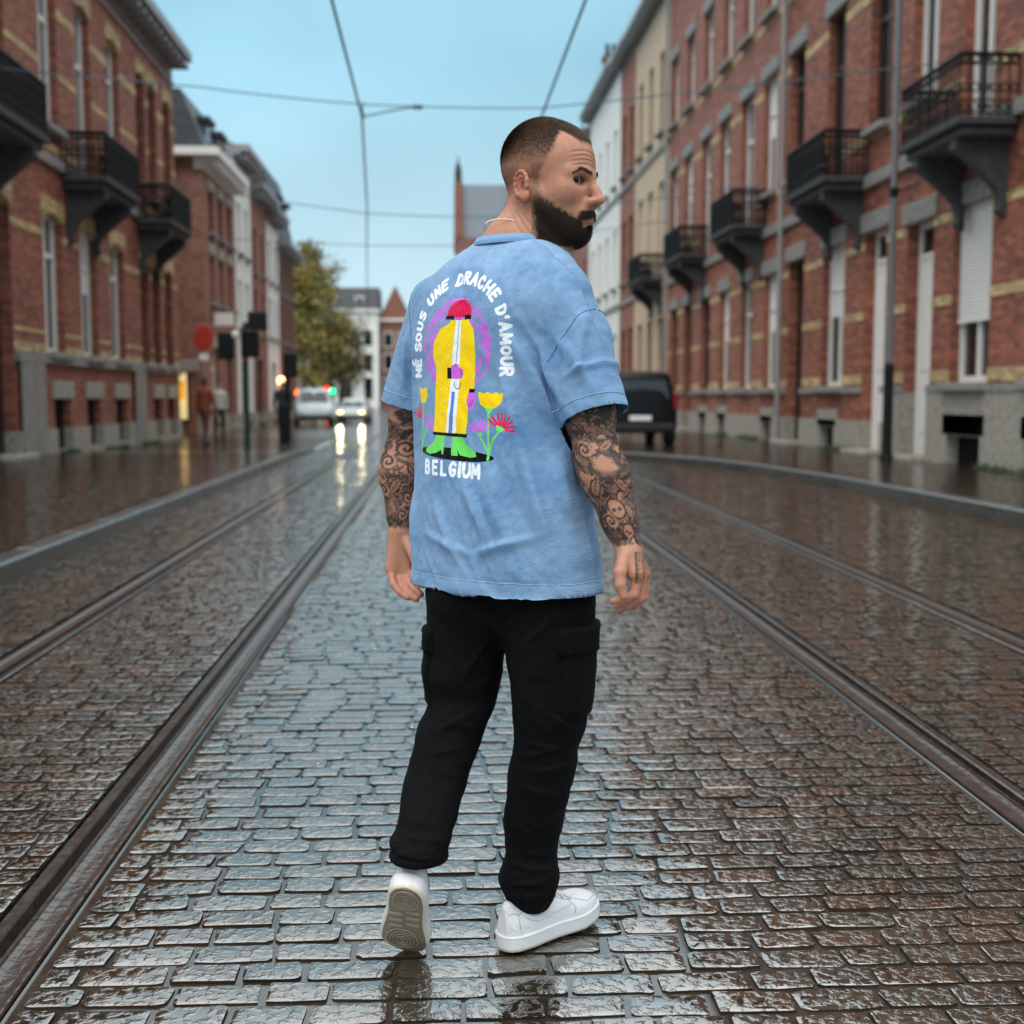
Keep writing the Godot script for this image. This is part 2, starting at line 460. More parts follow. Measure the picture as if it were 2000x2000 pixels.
func build_ground() -> void:
	var g := MB.new()
	g.quad(Vector3(-700, -0.06, 60), Vector3(700, -0.06, 60), Vector3(700, -0.06, -1000), Vector3(-700, -0.06, -1000), Vector3.UP)
	struct("ground", g, M.sett_far, "wide wet ground under the whole town")
	# the bed of the road, open where the rails lie
	var bed := MB.new()
	var edges := [[-2.84, 0], [5.62, 0]]
	var z0 := 3.0
	var z1 := -30.0
	for k in 5:
		for i in 33:
			var za := lerpf(z0, z1, i / 33.0)
			var zb := lerpf(z0, z1, (i + 1) / 33.0)
			var l := func(z): return -2.9 if k == 0 else rail_x(k - 1, z) + (0.114 if RAILS[k - 1][1] > 0 else 0.086)
			var h := func(z): return 5.7 if k == 4 else rail_x(k, z) - (0.086 if RAILS[k][1] > 0 else 0.114)
			bed.quad(Vector3(l.call(za), -0.0065, za), Vector3(h.call(za), -0.0065, za), Vector3(h.call(zb), -0.0065, zb), Vector3(l.call(zb), -0.0065, zb), Vector3.UP)
	var road := struct("road", bed, M.bed, "wet cobbled street with water lying in its joints")
	var farm := MB.new()
	farm.quad(Vector3(-2.9, -0.012, -30), Vector3(12, -0.012, -30), Vector3(12, -0.012, -240), Vector3(-2.9, -0.012, -240), Vector3.UP)
	farm.quad(Vector3(-60, -0.012, -37.2), Vector3(-2.9, -0.012, -37.2), Vector3(-2.9, -0.012, -240), Vector3(-60, -0.012, -240), Vector3.UP)
	struct("street", farm, M.sett_far, "far wet end of the cobbled street and its crossing")
	# setts, one by one near the camera, joined farther off
	rg.seed = 77
	var kinds := []
	for k in 16:
		kinds.append(sett_shape(rg, 14))
	var plain := []
	for k in 10:
		plain.append(sett_shape(rg, 8))
	var meshes := kinds.map(func(m): return two_sided(m[0], m[1], M.sett, M.sett_side))
	var near := []
	var rest := MB.new()
	var rest_side := MB.new()
	var z := -1.75
	while z > -29.8:
		var zw := 0.0935 * (1.0 if z > -12.0 else 1.04)
		for k in 5:
			var l: float = -2.86 if k == 0 else rail_x(k - 1, z) + (0.113 if RAILS[k - 1][1] > 0 else 0.084)
			var h: float = 5.64 if k == 4 else rail_x(k, z) - (0.084 if RAILS[k][1] > 0 else 0.113)
			var x := l - rg.randf_range(0.0, 0.09)
			while x < h - 0.02:
				var w := rg.randf_range(0.125, 0.20)
				if h - x - w < 0.06:
					w = h - x
				var a := maxf(x, l)
				var seen := absf((a + w / 2) + z * 0.0589 ) < -z * 0.43 + 0.35
				if w > 0.03 and x + w > l + 0.03 and seen:
					var ww := x + w - a
					var mid := Vector3(a + ww / 2, rg.randf_range(-0.0026, 0.0014), z - zw / 2 + rg.randf_range(-0.003, 0.003))
					var b := Basis.from_euler(Vector3(rg.randf_range(-0.020, 0.020), rg.randf_range(-0.03, 0.03) + (PI if rg.randf() < 0.5 else 0.0), rg.randf_range(-0.011, 0.011)))
					b = b * Basis.from_scale(Vector3(ww / 0.17, 1, zw / 0.0985 * rg.randf_range(0.96, 1.03)))
					var t := Transform3D(b, mid)
					if near.size() < 300 and absf(mid.x + mid.z * 0.0589) < -mid.z * 0.4165 + 0.04 and mid.z < -2.24:
						near.append(1)
						var o := obj("cobblestone", meshes[rg.randi() % 16], null, road)
						o.transform = t
					elif z > -11.0:
						var q: Array = kinds[rg.randi() % 16]
						rest.add(q[0], t)
						rest_side.add(q[1], t)
					else:
						var q: Array = plain[rg.randi() % 10]
						rest.add(q[0], t)
						rest_side.add(q[1], t)
				x += w
		z -= zw
	tag(obj("cobblestones", two_sided(rest, rest_side, M.sett, M.sett_side), null, road), "", "", "", "stuff")
	# kerbs
	var kl := thing("kerb", "straight grey stone kerb along the left pavement", "kerb")
	kl.set_meta("kind", "structure")
	var zz := 1.0
	while zz > -28.0:
		var ln := rg.randf_range(0.9, 1.1)
		var m := MB.new()
		var drop := maxf(0.0, (-zz - 24.0)) * 0.025
		m.bev(Vector3(-2.95 + rg.randf_range(-0.004, 0.004), 0.0 - drop, zz - ln / 2), Vector3(0.2, 0.27, ln - 0.008), 0.018)
		obj("kerb_stone", m, M.kerb, kl)
		zz -= ln
	var kr := thing("kerb", "grey stone kerb along the right pavement, curving in by the parked car", "kerb")
	kr.set_meta("kind", "structure")
	for k in KERB_R.size() - 1:
		var p: Vector2 = KERB_R[k]
		var q: Vector2 = KERB_R[k + 1]
		var n := maxi(1, roundi(p.distance_to(q)))
		for i in n:
			var c := p.lerp(q, (i + 0.5) / n)
			var m := MB.new()
			m.bev(Vector3(c.x, 0.0, c.y), Vector3(0.2, 0.27, p.distance_to(q) / n - 0.008), 0.018, Basis(Vector3.UP, atan2(q.x - p.x, q.y - p.y)))
			obj("kerb_stone", m, M.kerb, kr)
	# pavements
	var pl := MB.new()
	for s in [[3.0, -24.0, 0.128, 0.128], [-24.0, -29.0, 0.128, 0.01], [-29.0, -37.2, 0.01, 0.004]]:
		pl.quad(Vector3(-3.04, s[2], s[0]), Vector3(-8.2, s[2], s[0]), Vector3(-8.2, s[3], s[1]), Vector3(-3.04, s[3], s[1]), Vector3.UP)
	pl.quad(Vector3(-2.85, 0.0, -28.0), Vector3(-3.04, 0.0, -28), Vector3(-3.04, 0.004, -37.2), Vector3(-2.85, 0.004, -37.2), Vector3.UP)
	var left_pave := struct("pavement", pl, M.bed, "wet brown paved footway on the left")
	var pr := MB.new()
	for k in KERB_R.size() - 1:
		var p: Vector2 = KERB_R[k]
		var q: Vector2 = KERB_R[k + 1]
		pr.quad(Vector3(p.x + 0.09, 0.128, p.y), Vector3(9.2, 0.128, p.y), Vector3(9.2, 0.128, q.y), Vector3(q.x + 0.09, 0.128, q.y), Vector3.UP)
	var right_pave := struct("pavement", pr, M.bed, "wet brown paved footway on the right")
	for e in [[left_pave, -7.7, -3.05], [right_pave, 3.5, 8.35]]:
		var st := MB.new()
		var sd := MB.new()
		var zp := -5.0
		while zp > -38.0:
			var top := 0.134
			if e[1] < 0.0:
				top = 0.134 - 0.118 * clampf((-zp - 24.0) / 5.0, 0.0, 1.0) - 0.006 * clampf((-zp - 29.0) / 8.0, 0.0, 1.0)
			var x: float = e[1] - rg.randf() * 0.1
			if e[1] > 0.0:   # starts at the curve of the kerb
				for k in KERB_R.size() - 1:
					if zp <= KERB_R[k].y and zp > KERB_R[k + 1].y:
						x = lerpf(KERB_R[k].x, KERB_R[k + 1].x, (zp - KERB_R[k].y) / (KERB_R[k + 1].y - KERB_R[k].y)) + 0.11
			while x < e[2] - 0.08:
				var w := minf(rg.randf_range(0.11, 0.17), e[2] - x)
				if absf(x + zp * 0.0589) < -zp * 0.44 + 0.3:
					var q: Array = plain[rg.randi() % 10]
					var b := Basis.from_euler(Vector3(rg.randf_range(-0.016, 0.016), 0, rg.randf_range(-0.016, 0.016))) * Basis.from_scale(Vector3(w / 0.17, 0.4, 1.06))
					var t := Transform3D(b, Vector3(x + w / 2, top + rg.randf_range(-0.0015, 0.001), zp - 0.05))
					st.add(q[0], t)
					sd.add(q[1], t)
				x += w
			zp -= 0.104
		tag(obj("paving_stones", two_sided(st, sd, M.sett, M.sett_side), null, e[0]), "", "", "", "stuff")
	# rails
	var head := [Vector2(-0.12, -0.03), Vector2(-0.1, -0.012), Vector2(-0.097, 0.0), Vector2(-0.09, 0.004), Vector2(-0.052, 0.004), Vector2(-0.046, 0.0), Vector2(-0.043, -0.038), Vector2(-0.012, -0.04), Vector2(-0.008, -0.004), Vector2(-0.004, 0.001), Vector2(0.006, 0.001), Vector2(0.01, -0.004)]
	var keeper := [Vector2(0.01, -0.005), Vector2(0.035, -0.0095), Vector2(0.075, -0.0095), Vector2(0.1, -0.004), Vector2(0.104, 0.0), Vector2(0.113, 0.0), Vector2(0.117, -0.006)]
	var gap := [Vector2(0.117, -0.012), Vector2(0.125, -0.015), Vector2(0.16, -0.015)]
	var names := ["outer rail of the left tram track, beside the left kerb", "inner rail of the left tram track, ending at the lower left corner", "inner rail of the right tram track, nearest to the man on the right", "outer rail of the right tram track, toward the right kerb"]
	for k in 4:
		var t := thing("tram_rail", "worn steel " + names[k], "rail", Vector3.ZERO, "grooved tram rails in the cobbles")
		for part in [["rail_head", head, M.steel], ["keeper_strip", keeper, M.rust], ["drain_gap", gap, M.bed]]:
			var m := MB.new()
			var prof: Array = (part[1] as Array).map(func(q): return Vector2(q.x * 0.72, q.y))
			if RAILS[k][1] < 0:
				prof = prof.map(func(q): return Vector2(-q.x, q.y))
			m.strip(prof, 2.0, -95.0, 97, func(zv): return rail_x(k, zv))
			obj(part[0], m, part[2], t)

var KERB_R := [Vector2(5.68, 3.0), Vector2(5.68, -12.0), Vector2(5.55, -16.5), Vector2(5.2, -20.0), Vector2(4.75, -22.0), Vector2(4.1, -23.6), Vector2(3.6, -24.4), Vector2(3.45, -26.0), Vector2(3.45, -40.0), Vector2(3.45, -100.0)]

# A terraced house whose street front lies in the plane x = X. side is -1 on the left of the street and 1 on the right.
# openings: [middle, width, bottom, top, look]; distances along the street are metres ahead of the camera.
func bands(called: String, m: Material, house_: Node3D, X: float, s: float, proud: float, deep: float, y0: float, y1: float, a: float, b: float, holes: Array) -> void:
	var ys := [y0, y1]
	for h in holes:
		for v in [h[2], h[3]]:
			if v > y0 + 0.01 and v < y1 - 0.01 and not ys.any(func(q): return absf(q - v) < 0.001):
				ys.append(v)
	ys.sort()
	for i in ys.size() - 1:
		var mid: float = (ys[i] + ys[i + 1]) / 2
		var cut := holes.filter(func(h): return h[2] < mid and h[3] > mid)
		cut.sort_custom(func(p, q): return p[0] < q[0])
		var at := a
		for h in cut + [[b, 0.0]]:
			var e: float = h[0] - h[1] / 2
			if e - at > 0.02:
				var mb := MB.new()
				mb.rng(X - s * proud, X + s * deep, ys[i], ys[i + 1], -at, -e)
				obj(called, mb, m, house_)
			at = h[0] + h[1] / 2

func wall_mesh(X: float, s: float, a: float, b: float, y0: float, y1: float, holes: Array) -> MB:
	var mb := MB.new()
	var ys := [y0, y1]
	for h in holes:
		for v in [h[2], h[3]]:
			if v > y0 and v < y1 and not ys.any(func(q): return absf(q - v) < 0.001):
				ys.append(v)
	ys.sort()
	for k in ys.size() - 1:
		var mid: float = (ys[k] + ys[k + 1]) / 2
		var cut := holes.filter(func(h): return h[2] < mid and h[3] > mid)
		cut.sort_custom(func(p, q): return p[0] < q[0])
		var at := a
		for h in cut + [[b, 0.0]]:
			var e: float = h[0] - h[1] / 2
			if e - at > 0.01:
				mb.rng(X, X + s * 0.34, ys[k], ys[k + 1], -at, -e)
			at = h[0] + h[1] / 2
	return mb

var window_cache := {}

func window(house: Node3D, X: float, s: float, h: Array, arch: bool, lintel: Material) -> void:
	var w: float = h[1]
	var y0: float = h[2]
	var y1: float = h[3]
	var look: String = h[4]
	var door := look.begins_with("door")
	var H := y1 - y0
	var key := "%s %.2f %.2f %s %s" % [look, w, H, s, arch]
	if not window_cache.has(key):
		var fr := MB.new()
		var gl := MB.new()
		var e := 0.105
		if look == "cellar":
			fr.rng(s * 0.2, s * 0.24, 0.0, H, -w / 2, w / 2)
			for k in 5:
				fr.rng(s * 0.12, s * 0.15, 0.0, H, lerpf(-w / 2, w / 2, (k + 0.5) / 5) - 0.012, lerpf(-w / 2, w / 2, (k + 0.5) / 5) + 0.012)
			gl.rng(s * 0.25, s * 0.26, 0.02, H - 0.02, -w / 2 + 0.02, w / 2 - 0.02)
		elif door:
			var top := H - 0.62
			fr.rng(s * 0.22, s * 0.30, 0.0, H, -w / 2, -w / 2 + e)
			fr.rng(s * 0.22, s * 0.30, 0.0, H, w / 2 - e, w / 2)
			fr.rng(s * 0.222, s * 0.298, top, top + 0.09, -w / 2 + e, w / 2 - e)
			fr.rng(s * 0.222, s * 0.298, H - e, H, -w / 2 + e, w / 2 - e)
			fr.rng(s * 0.245, s * 0.285, 0.0, top, -w / 2 + e, w / 2 - e)
			for p in [[0.12, 0.38], [0.44, 0.93]]:
				for q in [[-w / 2 + e + 0.1, -0.04], [0.04, w / 2 - e - 0.1]]:
					fr.bev(Vector3(s * 0.243, top * (p[0] + p[1]) / 2, (q[0] + q[1]) / 2), Vector3(0.03, top * (p[1] - p[0]), q[1] - q[0]), 0.01)
			gl.rng(s * 0.26, s * 0.27, top + 0.09, H - e, -w / 2 + e, w / 2 - e)
		else:
			var tr := H * 0.70
			for q in [[-w / 2, -w / 2 + e], [w / 2 - e, w / 2], [-0.045, 0.045]]:
				fr.rng(s * 0.16, s * 0.24, 0.0, H, q[0], q[1])
			for q in [[0.0, 0.10], [tr - 0.05, tr + 0.05], [H - e, H]]:
				fr.rng(s * 0.162, s * 0.238, q[0], q[1], -w / 2 + e, -0.045)
				fr.rng(s * 0.162, s * 0.238, q[0], q[1], 0.045, w / 2 - e)
			for q in [[0.10, tr - 0.05], [tr + 0.05, H - e]]:
				gl.rng(s * 0.215, s * 0.223, q[0], q[1], -w / 2 + e, -0.045)
				gl.rng(s * 0.215, s * 0.223, q[0], q[1], 0.045, w / 2 - e)
		window_cache[key] = [fr.mesh(), gl.mesh()]
	var got: Array = window_cache[key]
	var body: Material = {"brown": M.brown_wood, "door_dark": M.door_dark, "cellar": M.iron}.get(look, M.white)
	var o := obj("door" if door else ("cellar_window" if look == "cellar" else "window"), got[0], body, house)
	o.position = Vector3(X, y0, -h[0])
	obj("pane", got[1], M.glass, o)
	if look == "shutter":
		var sh := MB.new()
		var drop := H * 0.64
		var n := int(drop / 0.055)
		for k in n:
			var ya := H - drop * (k + 1.0) / n
			var yb := H - drop * float(k) / n
			var ym := lerpf(ya, yb, 0.3)
			sh.quad(Vector3(s * 0.13, ya, -w / 2 + 0.03), Vector3(s * 0.13, ya, w / 2 - 0.03), Vector3(s * 0.10, ym, w / 2 - 0.03), Vector3(s * 0.10, ym, -w / 2 + 0.03), Vector3(-s, -1, 0))
			sh.quad(Vector3(s * 0.10, ym, -w / 2 + 0.03), Vector3(s * 0.10, ym, w / 2 - 0.03), Vector3(s * 0.13, yb, w / 2 - 0.03), Vector3(s * 0.13, yb, -w / 2 + 0.03), Vector3(-s, 0.3, 0))
		sh.rng(s * 0.10, s * 0.14, H - drop - 0.06, H - drop, -w / 2 + 0.03, w / 2 - 0.03)
		obj("roller_shutter", sh, M.white, o)
	if look == "half":
		var bl := MB.new()
		bl.rng(s * 0.205, s * 0.212, H * 0.5, H - 0.08, -w / 2 + 0.08, w / 2 - 0.08)
		obj("blind", bl, M.white, o)
	if look != "cellar" and not door and y0 < 30 and h.size() < 6:
		var si := MB.new()
		si.bev(Vector3(-s * 0.03, -0.07, 0), Vector3(0.34, 0.13, w + 0.16), 0.015)
		obj("sill", si, M.stone, o)
	if lintel:
		var li := MB.new()
		if arch:
			var p := PackedVector2Array()
			for k in 9:
				var u := lerpf(-w / 2, w / 2, k / 8.0)
				p.append(Vector2(u, H - 0.16 + 0.14 * (1.0 - pow(u / (w / 2), 2))))
			p.append_array([Vector2(w / 2 + 0.12, H - 0.05), Vector2(w / 2 + 0.1, H + 0.26), Vector2(-w / 2 - 0.1, H + 0.26), Vector2(-w / 2 - 0.12, H - 0.05)])
			li.prism(p, -0.03, 0.22, Transform3D(Basis(Vector3(0, 0, -s), Vector3.UP, Vector3(s, 0, 0)), Vector3.ZERO))
		else:
			li.bev(Vector3(s * 0.02, H + 0.16, 0), Vector3(0.16, 0.36, w + 0.3), 0.02)
		obj("lintel", li, lintel, o)

func balcony(house: Node3D, X: float, s: float, a: float, b: float, y: float, deep: float, look := "dense") -> void:
	var mid := -(a + b) / 2
	var w := b - a
	var sl := MB.new()
	sl.bev(Vector3(-s * deep / 2, 0.20, 0), Vector3(deep, 0.12, w), 0.02)
	sl.bev(Vector3(-s * (deep / 2 - 0.05), 0.07, 0), Vector3(deep - 0.1, 0.14, w - 0.16), 0.03)
	var o := obj("balcony", sl, M.dark_stone, house)
	o.position = Vector3(X, y, mid)
	for e in [-1.0, 1.0]:
		var br := MB.new()
		var p := PackedVector2Array([Vector2(0, 0.0), Vector2(deep * 0.86, 0.0), Vector2(deep * 0.88, -0.14)])
		for k in 9:
			var u := k / 8.0
			p.append(Vector2(0.13 + (deep * 0.84 - 0.13) * pow(1.0 - u, 2.3) + 0.05 * sin(u * TAU), -0.16 - 0.86 * u))
		p.append(Vector2(0.0, -1.12))
		br.prism(p, -0.10, 0.10, Transform3D(Basis(Vector3(-s, 0, 0), Vector3.UP, Vector3(0, 0, -s)), Vector3(-s * 0.003, 0.0, e * (w / 2 - 0.42))))
		obj("bracket", br, M.dark_stone, o)
	var ra := MB.new()
	var top := 1.12
	var corners := [Vector3(-s * 0.02, 0, -w / 2 + 0.04), Vector3(-s * (deep - 0.04), 0, -w / 2 + 0.04), Vector3(-s * (deep - 0.04), 0, w / 2 - 0.04), Vector3(-s * 0.02, 0, w / 2 - 0.04)]
	for k in 3:
		var p: Vector3 = corners[k]
		var q: Vector3 = corners[k + 1]
		var L := p.distance_to(q)
		var n := int(L / (0.10 if look == "dense" else 0.13))
		for yy in [[0.30, 0.016], [0.48, 0.012], [top, 0.026], [top - 0.14, 0.012]]:
			ra.tube([p + Vector3.UP * yy[0], q + Vector3.UP * yy[0]], [yy[1] * 1.2], 6)
		for i in n + 1:
			var c := p.lerp(q, float(i) / n)
			ra.tube([c + Vector3.UP * 0.26, c + Vector3.UP * top], [0.015 if look == "dense" else 0.013], 5, false)
			if i < n:
				var d := p.lerp(q, (i + 0.5) / n)
				var dir := (q - p).normalized()
				for ring in ([[0.39, 0.045], [top - 0.07, 0.045], [0.60, 0.05], [0.72, 0.05], [0.84, 0.05]] if look == "dense" else [[0.39, 0.05], [top - 0.07, 0.05], [0.66, 0.06]]):
					var loop := []
					for j in 9:
						loop.append(d + dir * cos(TAU * j / 8) * ring[1] + Vector3.UP * (ring[0] + sin(TAU * j / 8) * ring[1]))
					ra.tube(loop, [0.016 if look == "dense" else 0.012], 4, false)
	var rail := obj("railing", ra, M.iron, o)
	rail.position = Vector3.ZERO

func house(called: String, label: String, s: float, X: float, a: float, b: float, top: float, wallm: Material, openings: Array, o := {}) -> Node3D:
	var h := thing(called, label, "house", Vector3.ZERO, o.get("group", ""))
	var low: float = o.get("plinth", 0.6)
	obj("wall", wall_mesh(X, s, a, b, low, top, openings), wallm, h)
	bands("plinth", M.plinth, h, X, s, 0.06, 0.34, -0.05, low, a, b, openings)
	var co := MB.new()
	co.rng(X - s * 0.003, X + s * 0.3, top, top + 0.25, -a, -b)
	co.rng(X - s * 0.28, X + s * 0.3, top + 0.25, top + 0.37, -a, -b)
	co.rng(X - s * 0.58, X + s * 0.3, top + 0.37, top + 0.62, -a, -b)
	var n := int((b - a) / 0.55)
	if o.get("modillions", true):
		for k in n:
			var zc := lerpf(a, b, (k + 0.5) / n)
			co.rng(X - s * 0.52, X - s * 0.003, top + 0.12, top + 0.247, -zc + 0.07, -zc - 0.07)
	if o.get("mansard", false):   # the cornice goes round the open corner
		co.rng(X + s * 0.303, X + s * (o.get("depth", 9.0) as float), top + 0.37, top + 0.62, -a + 0.45, -a + 0.003)
		co.rng(X - s * 0.58, X + s * 0.3, top + 0.372, top + 0.618, -a + 0.45, -a + 0.003)
	obj("cornice", co, o.get("cornice", M.zinc), h)
	var ro := MB.new()
	var rise: float = o.get("rise", 2.2)
	var dp: float = o.get("depth", 9.0)
	if o.get("mansard", false):
		ro.prism(PackedVector2Array([Vector2(0.0, 0), Vector2(0.75, rise), Vector2(dp - 0.75, rise), Vector2(dp, 0)]), 0.0, b - a, Transform3D(Basis(Vector3(s, 0, 0), Vector3.UP, Vector3(0, 0, -1)), Vector3(X - s * 0.1, top + 0.623, -a)))
	else:
		ro.prism(PackedVector2Array([Vector2(0.0, 0), Vector2(dp / 2, rise), Vector2(dp, 0)]), 0.0, b - a, Transform3D(Basis(Vector3(s, 0, 0), Vector3.UP, Vector3(0, 0, -1)), Vector3(X - s * 0.1, top + 0.623, -a)))
	obj("roof", ro, M.slate, h)
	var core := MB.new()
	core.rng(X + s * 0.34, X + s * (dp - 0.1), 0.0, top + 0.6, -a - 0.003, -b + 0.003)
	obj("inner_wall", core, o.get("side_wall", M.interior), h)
	for d in o.get("dormers", []):
		var dm := MB.new()
		dm.rng(X + s * 0.15, X + s * 1.6, top + 0.62, top + 0.62 + rise * 0.62, -d + 0.5, -d - 0.5)
		dm.rng(X - s * 0.05, X + s * 1.7, top + 0.625 + rise * 0.62, top + 0.62 + rise * 0.62 + 0.12, -d + 0.62, -d - 0.62)
		var dd := obj("dormer", dm, M.slate, h)
		var dg := MB.new()
		dg.rng(X + s * 0.13, X + s * 0.147, top + 0.75, top + 0.5 + rise * 0.62, -d + 0.36, -d - 0.36)
		obj("pane", dg, M.glass, dd)
	for q in o.get("bands", []):   # flush bands and courses: bottom, top, material, how proud
		bands(q[4] if q.size() > 4 else "brick_band", q[2], h, X, s, q[3], 0.0, q[0], q[1], a, b, openings)
	for q in o.get("pipes", []):
		var m := MB.new()
		m.tube([Vector3(X - s * 0.13, 0.1, -q), Vector3(X - s * 0.13, top + 0.3, -q)], [0.055], 8)
		obj("drainpipe", m, M.zinc, h)
	for q in o.get("pilasters", []):   # from, to, height
		var m := MB.new()
		m.rng(X - s * 0.09, X - s * 0.064, -0.05, q[2], -q[0], -q[1])
		obj("pilaster", m, M.stone, h)
	for q in openings:
		var arch: bool = o.get("arch", false)
		var lint: Material = o.get("lintel", null)
		if q[4] == "cellar":
			lint = M.plinth
			arch = false
		window(h, X, s, q, arch, lint)
		if q[4].begins_with("door"):
			var st := MB.new()
			st.bev(Vector3(X - s * 0.12, 0.10, -q[0]), Vector3(0.52, 0.22, q[1] + 0.1), 0.015)
			obj("doorstep", st, M.plinth, h)
	for q in o.get("balconies", []):
		balcony(h, X, s, q[0], q[1], q[2], 0.92, q[3] if q.size() > 3 else "dense")
	for q in o.get("chimneys", []):
		var m := MB.new()
		m.rng(q[0], q[0] + 1.3, top, q[2], -q[1], -q[1] - 0.9)
		m.rng(q[0] - 0.08, q[0] + 1.38, q[2], q[2] + 0.2, -q[1] + 0.08, -q[1] - 0.98)
		var ch := obj("chimney", m, M.brick_dark, h)
		for k in 4:
			var pt := MB.new()
			pt.lathe([Vector2(0.13, q[2] + 0.2), Vector2(0.10, q[2] + 0.75), Vector2(0.13, q[2] + 0.8), Vector2(0.0, q[2] + 0.8)], Transform3D(Basis.IDENTITY, Vector3(q[0] + 0.17 + k * 0.32, 0, -q[1] - 0.45)), 8)
			obj("chimney_pot", pt, M.dark_stone, ch)
	return h

const XL := -7.6
const XR := 8.3

func row(mids: Array, w: float, y0: float, y1: float, look: String, french := []) -> Array:
	var out := []
	for m in mids:
		if m in french:
			out.append([m, w, 5.47, y1, look, 0])
		else:
			out.append([m, w, y0, y1, look])
	return out

func build_houses() -> void:
	# --- left row, three brick houses in one front with yellow brick bands
	var lb := [[1.87, 2.06, M.stone, 0.10, "string_course"], [2.063, 2.24, M.yellow, 0.012], [2.42, 2.50, M.yellow, 0.012], [4.30, 4.44, M.yellow, 0.012], [5.72, 5.92, M.stone, 0.10, "string_course"], [6.05, 6.2, M.yellow, 0.012], [7.55, 7.70, M.yellow, 0.012], [8.75, 8.95, M.yellow, 0.012], [10.1, 10.2, M.stone, 0.06, "string_course"]]
	var lo := {"arch": true, "lintel": M.yellow, "cornice": M.zinc, "bands": lb, "group": ""}
	house("brick_house", "nearest red brick house on the left, cut by the picture's left edge", -1, XL, 14.0, 23.7, 10.4, M.brick,
		row([15.4, 17.6, 19.4], 1.15, 2.10, 4.8, "white") + [[22.2, 1.25, 0.13, 4.8, "door_dark"]] + row([15.4, 17.8, 19.7, 22.3], 1.15, 6.5, 9.5, "white", [19.7, 22.3])
		+ row([15.4, 17.6, 19.4], 1.0, 0.16, 1.2, "cellar"), lo.merged({"balconies": [[18.7, 22.3, 5.42]], "pilasters": [[22.95, 23.69, 1.868]]}))
	house("brick_house", "middle red brick house on the left, with a black iron balcony and stone pilasters", -1, XL, 23.7, 31.9, 10.4, M.brick,
		row([25.3, 30.2], 1.25, 2.10, 4.85, "white") + row([27.8], 1.25, 2.10, 4.85, "half") + row([25.4, 27.8, 30.3], 1.1, 6.5, 9.55, "white", [27.8]) + row([25.6, 27.9, 30.3], 1.05, 0.16, 1.2, "cellar"),
		lo.merged({"balconies": [[25.95, 28.8, 5.42]], "pilasters": [[23.71, 24.3, 1.868], [31.4, 31.89, 1.868]]}))
	house("brick_house", "farthest of the three joined red brick houses on the left, at the side street", -1, XL, 31.9, 37.0, 10.4, M.brick,
		row([33.0, 34.3, 35.8], 0.95, 2.10, 4.8, "brown") + row([33.0, 34.3, 36.1], 0.95, 6.5, 9.5, "brown", [33.0]) + row([34.2, 35.9], 0.95, 0.16, 1.2, "cellar"),
		lo.merged({"balconies": [[32.1, 34.75, 5.42]], "pilasters": [[31.91, 32.5, 1.868]]}))
	# --- left row beyond the side street
	house("corner_house", "brown brick corner house with white cornice and slate mansard beyond the left side street", -1, XL, 41.4, 47.6, 8.6, M.brick_brown,
		row([42.7, 44.5, 46.3], 0.9, 4.4, 6.0, "white") + row([42.7, 44.5, 46.3], 0.9, 6.7, 8.1, "brown") + [[42.9, 1.6, 0.5, 2.9, "white"], [45.9, 1.2, 0.13, 2.9, "door_dark"]],
		{"cornice": M.white, "mansard": true, "rise": 1.9, "dormers": [43.2, 45.6], "side_wall": M.brick_brown, "lintel": M.plinth})
	house("rendered_house", "pale grey rendered house next to the brown corner house", -1, XL, 47.6, 51.6, 10.0, M.render_white,
		row([48.6, 50.4], 0.9, 3.9, 5.7, "white") + row([48.6, 50.4], 0.9, 6.7, 8.6, "white") + [[49.6, 2.0, 0.4, 2.8, "brown"]], {"side_wall": M.brick_brown, "rise": 1.2})
	house("brick_house", "narrow dark brick house between two pale rendered fronts on the left", -1, XL, 51.6, 56.2, 9.3, M.brick_brown,
		row([52.6, 54.8], 0.9, 3.9, 5.7, "white") + row([52.6, 54.8], 0.9, 6.4, 8.2, "white") + [[53.6, 1.8, 0.3, 2.8, "brown"]], {"side_wall": M.brick_brown, "chimneys": [[-10.5, 52.0, 11.2]]})
	house("rendered_house", "cream rendered house before the tall dark roof on the left", -1, XL, 56.2, 60.3, 9.0, M.render_white,
		row([57.2, 59.2], 0.9, 3.9, 5.7, "brown") + row([57.2, 59.2], 0.9, 6.4, 8.2, "brown") + [[58.2, 1.8, 0.3, 2.8, "white"]], {"rise": 1.2})
	house("brick_house", "last house on the left, brick with a tall dark mansard roof", -1, XL, 60.3, 66.6, 8.0, M.brick_dark,
		row([61.4, 63.4, 65.4], 0.9, 3.9, 5.7, "white") + row([61.4, 63.4, 65.4], 0.9, 6.2, 7.6, "white") + [[63.0, 3.0, 0.3, 2.8, "brown"]], {"mansard": true, "rise": 3.6, "dormers": [62.0, 64.8], "side_wall": M.render_white})
	# --- right row
	var rb := [[1.30, 1.42, M.stone, 0.08, "string_course"], [1.46, 1.66, M.yellow, 0.012], [2.72, 2.88, M.yellow, 0.012], [4.05, 4.2, M.yellow, 0.012], [5.22, 5.45, M.stone, 0.10, "string_course"], [6.1, 6.26, M.yellow, 0.012], [8.75, 8.95, M.yellow, 0.012], [10.45, 10.58, M.yellow, 0.012]]
	var ro := {"lintel": M.stone, "bands": rb, "cornice": M.zinc, "rise": 1.5, "modillions": true}
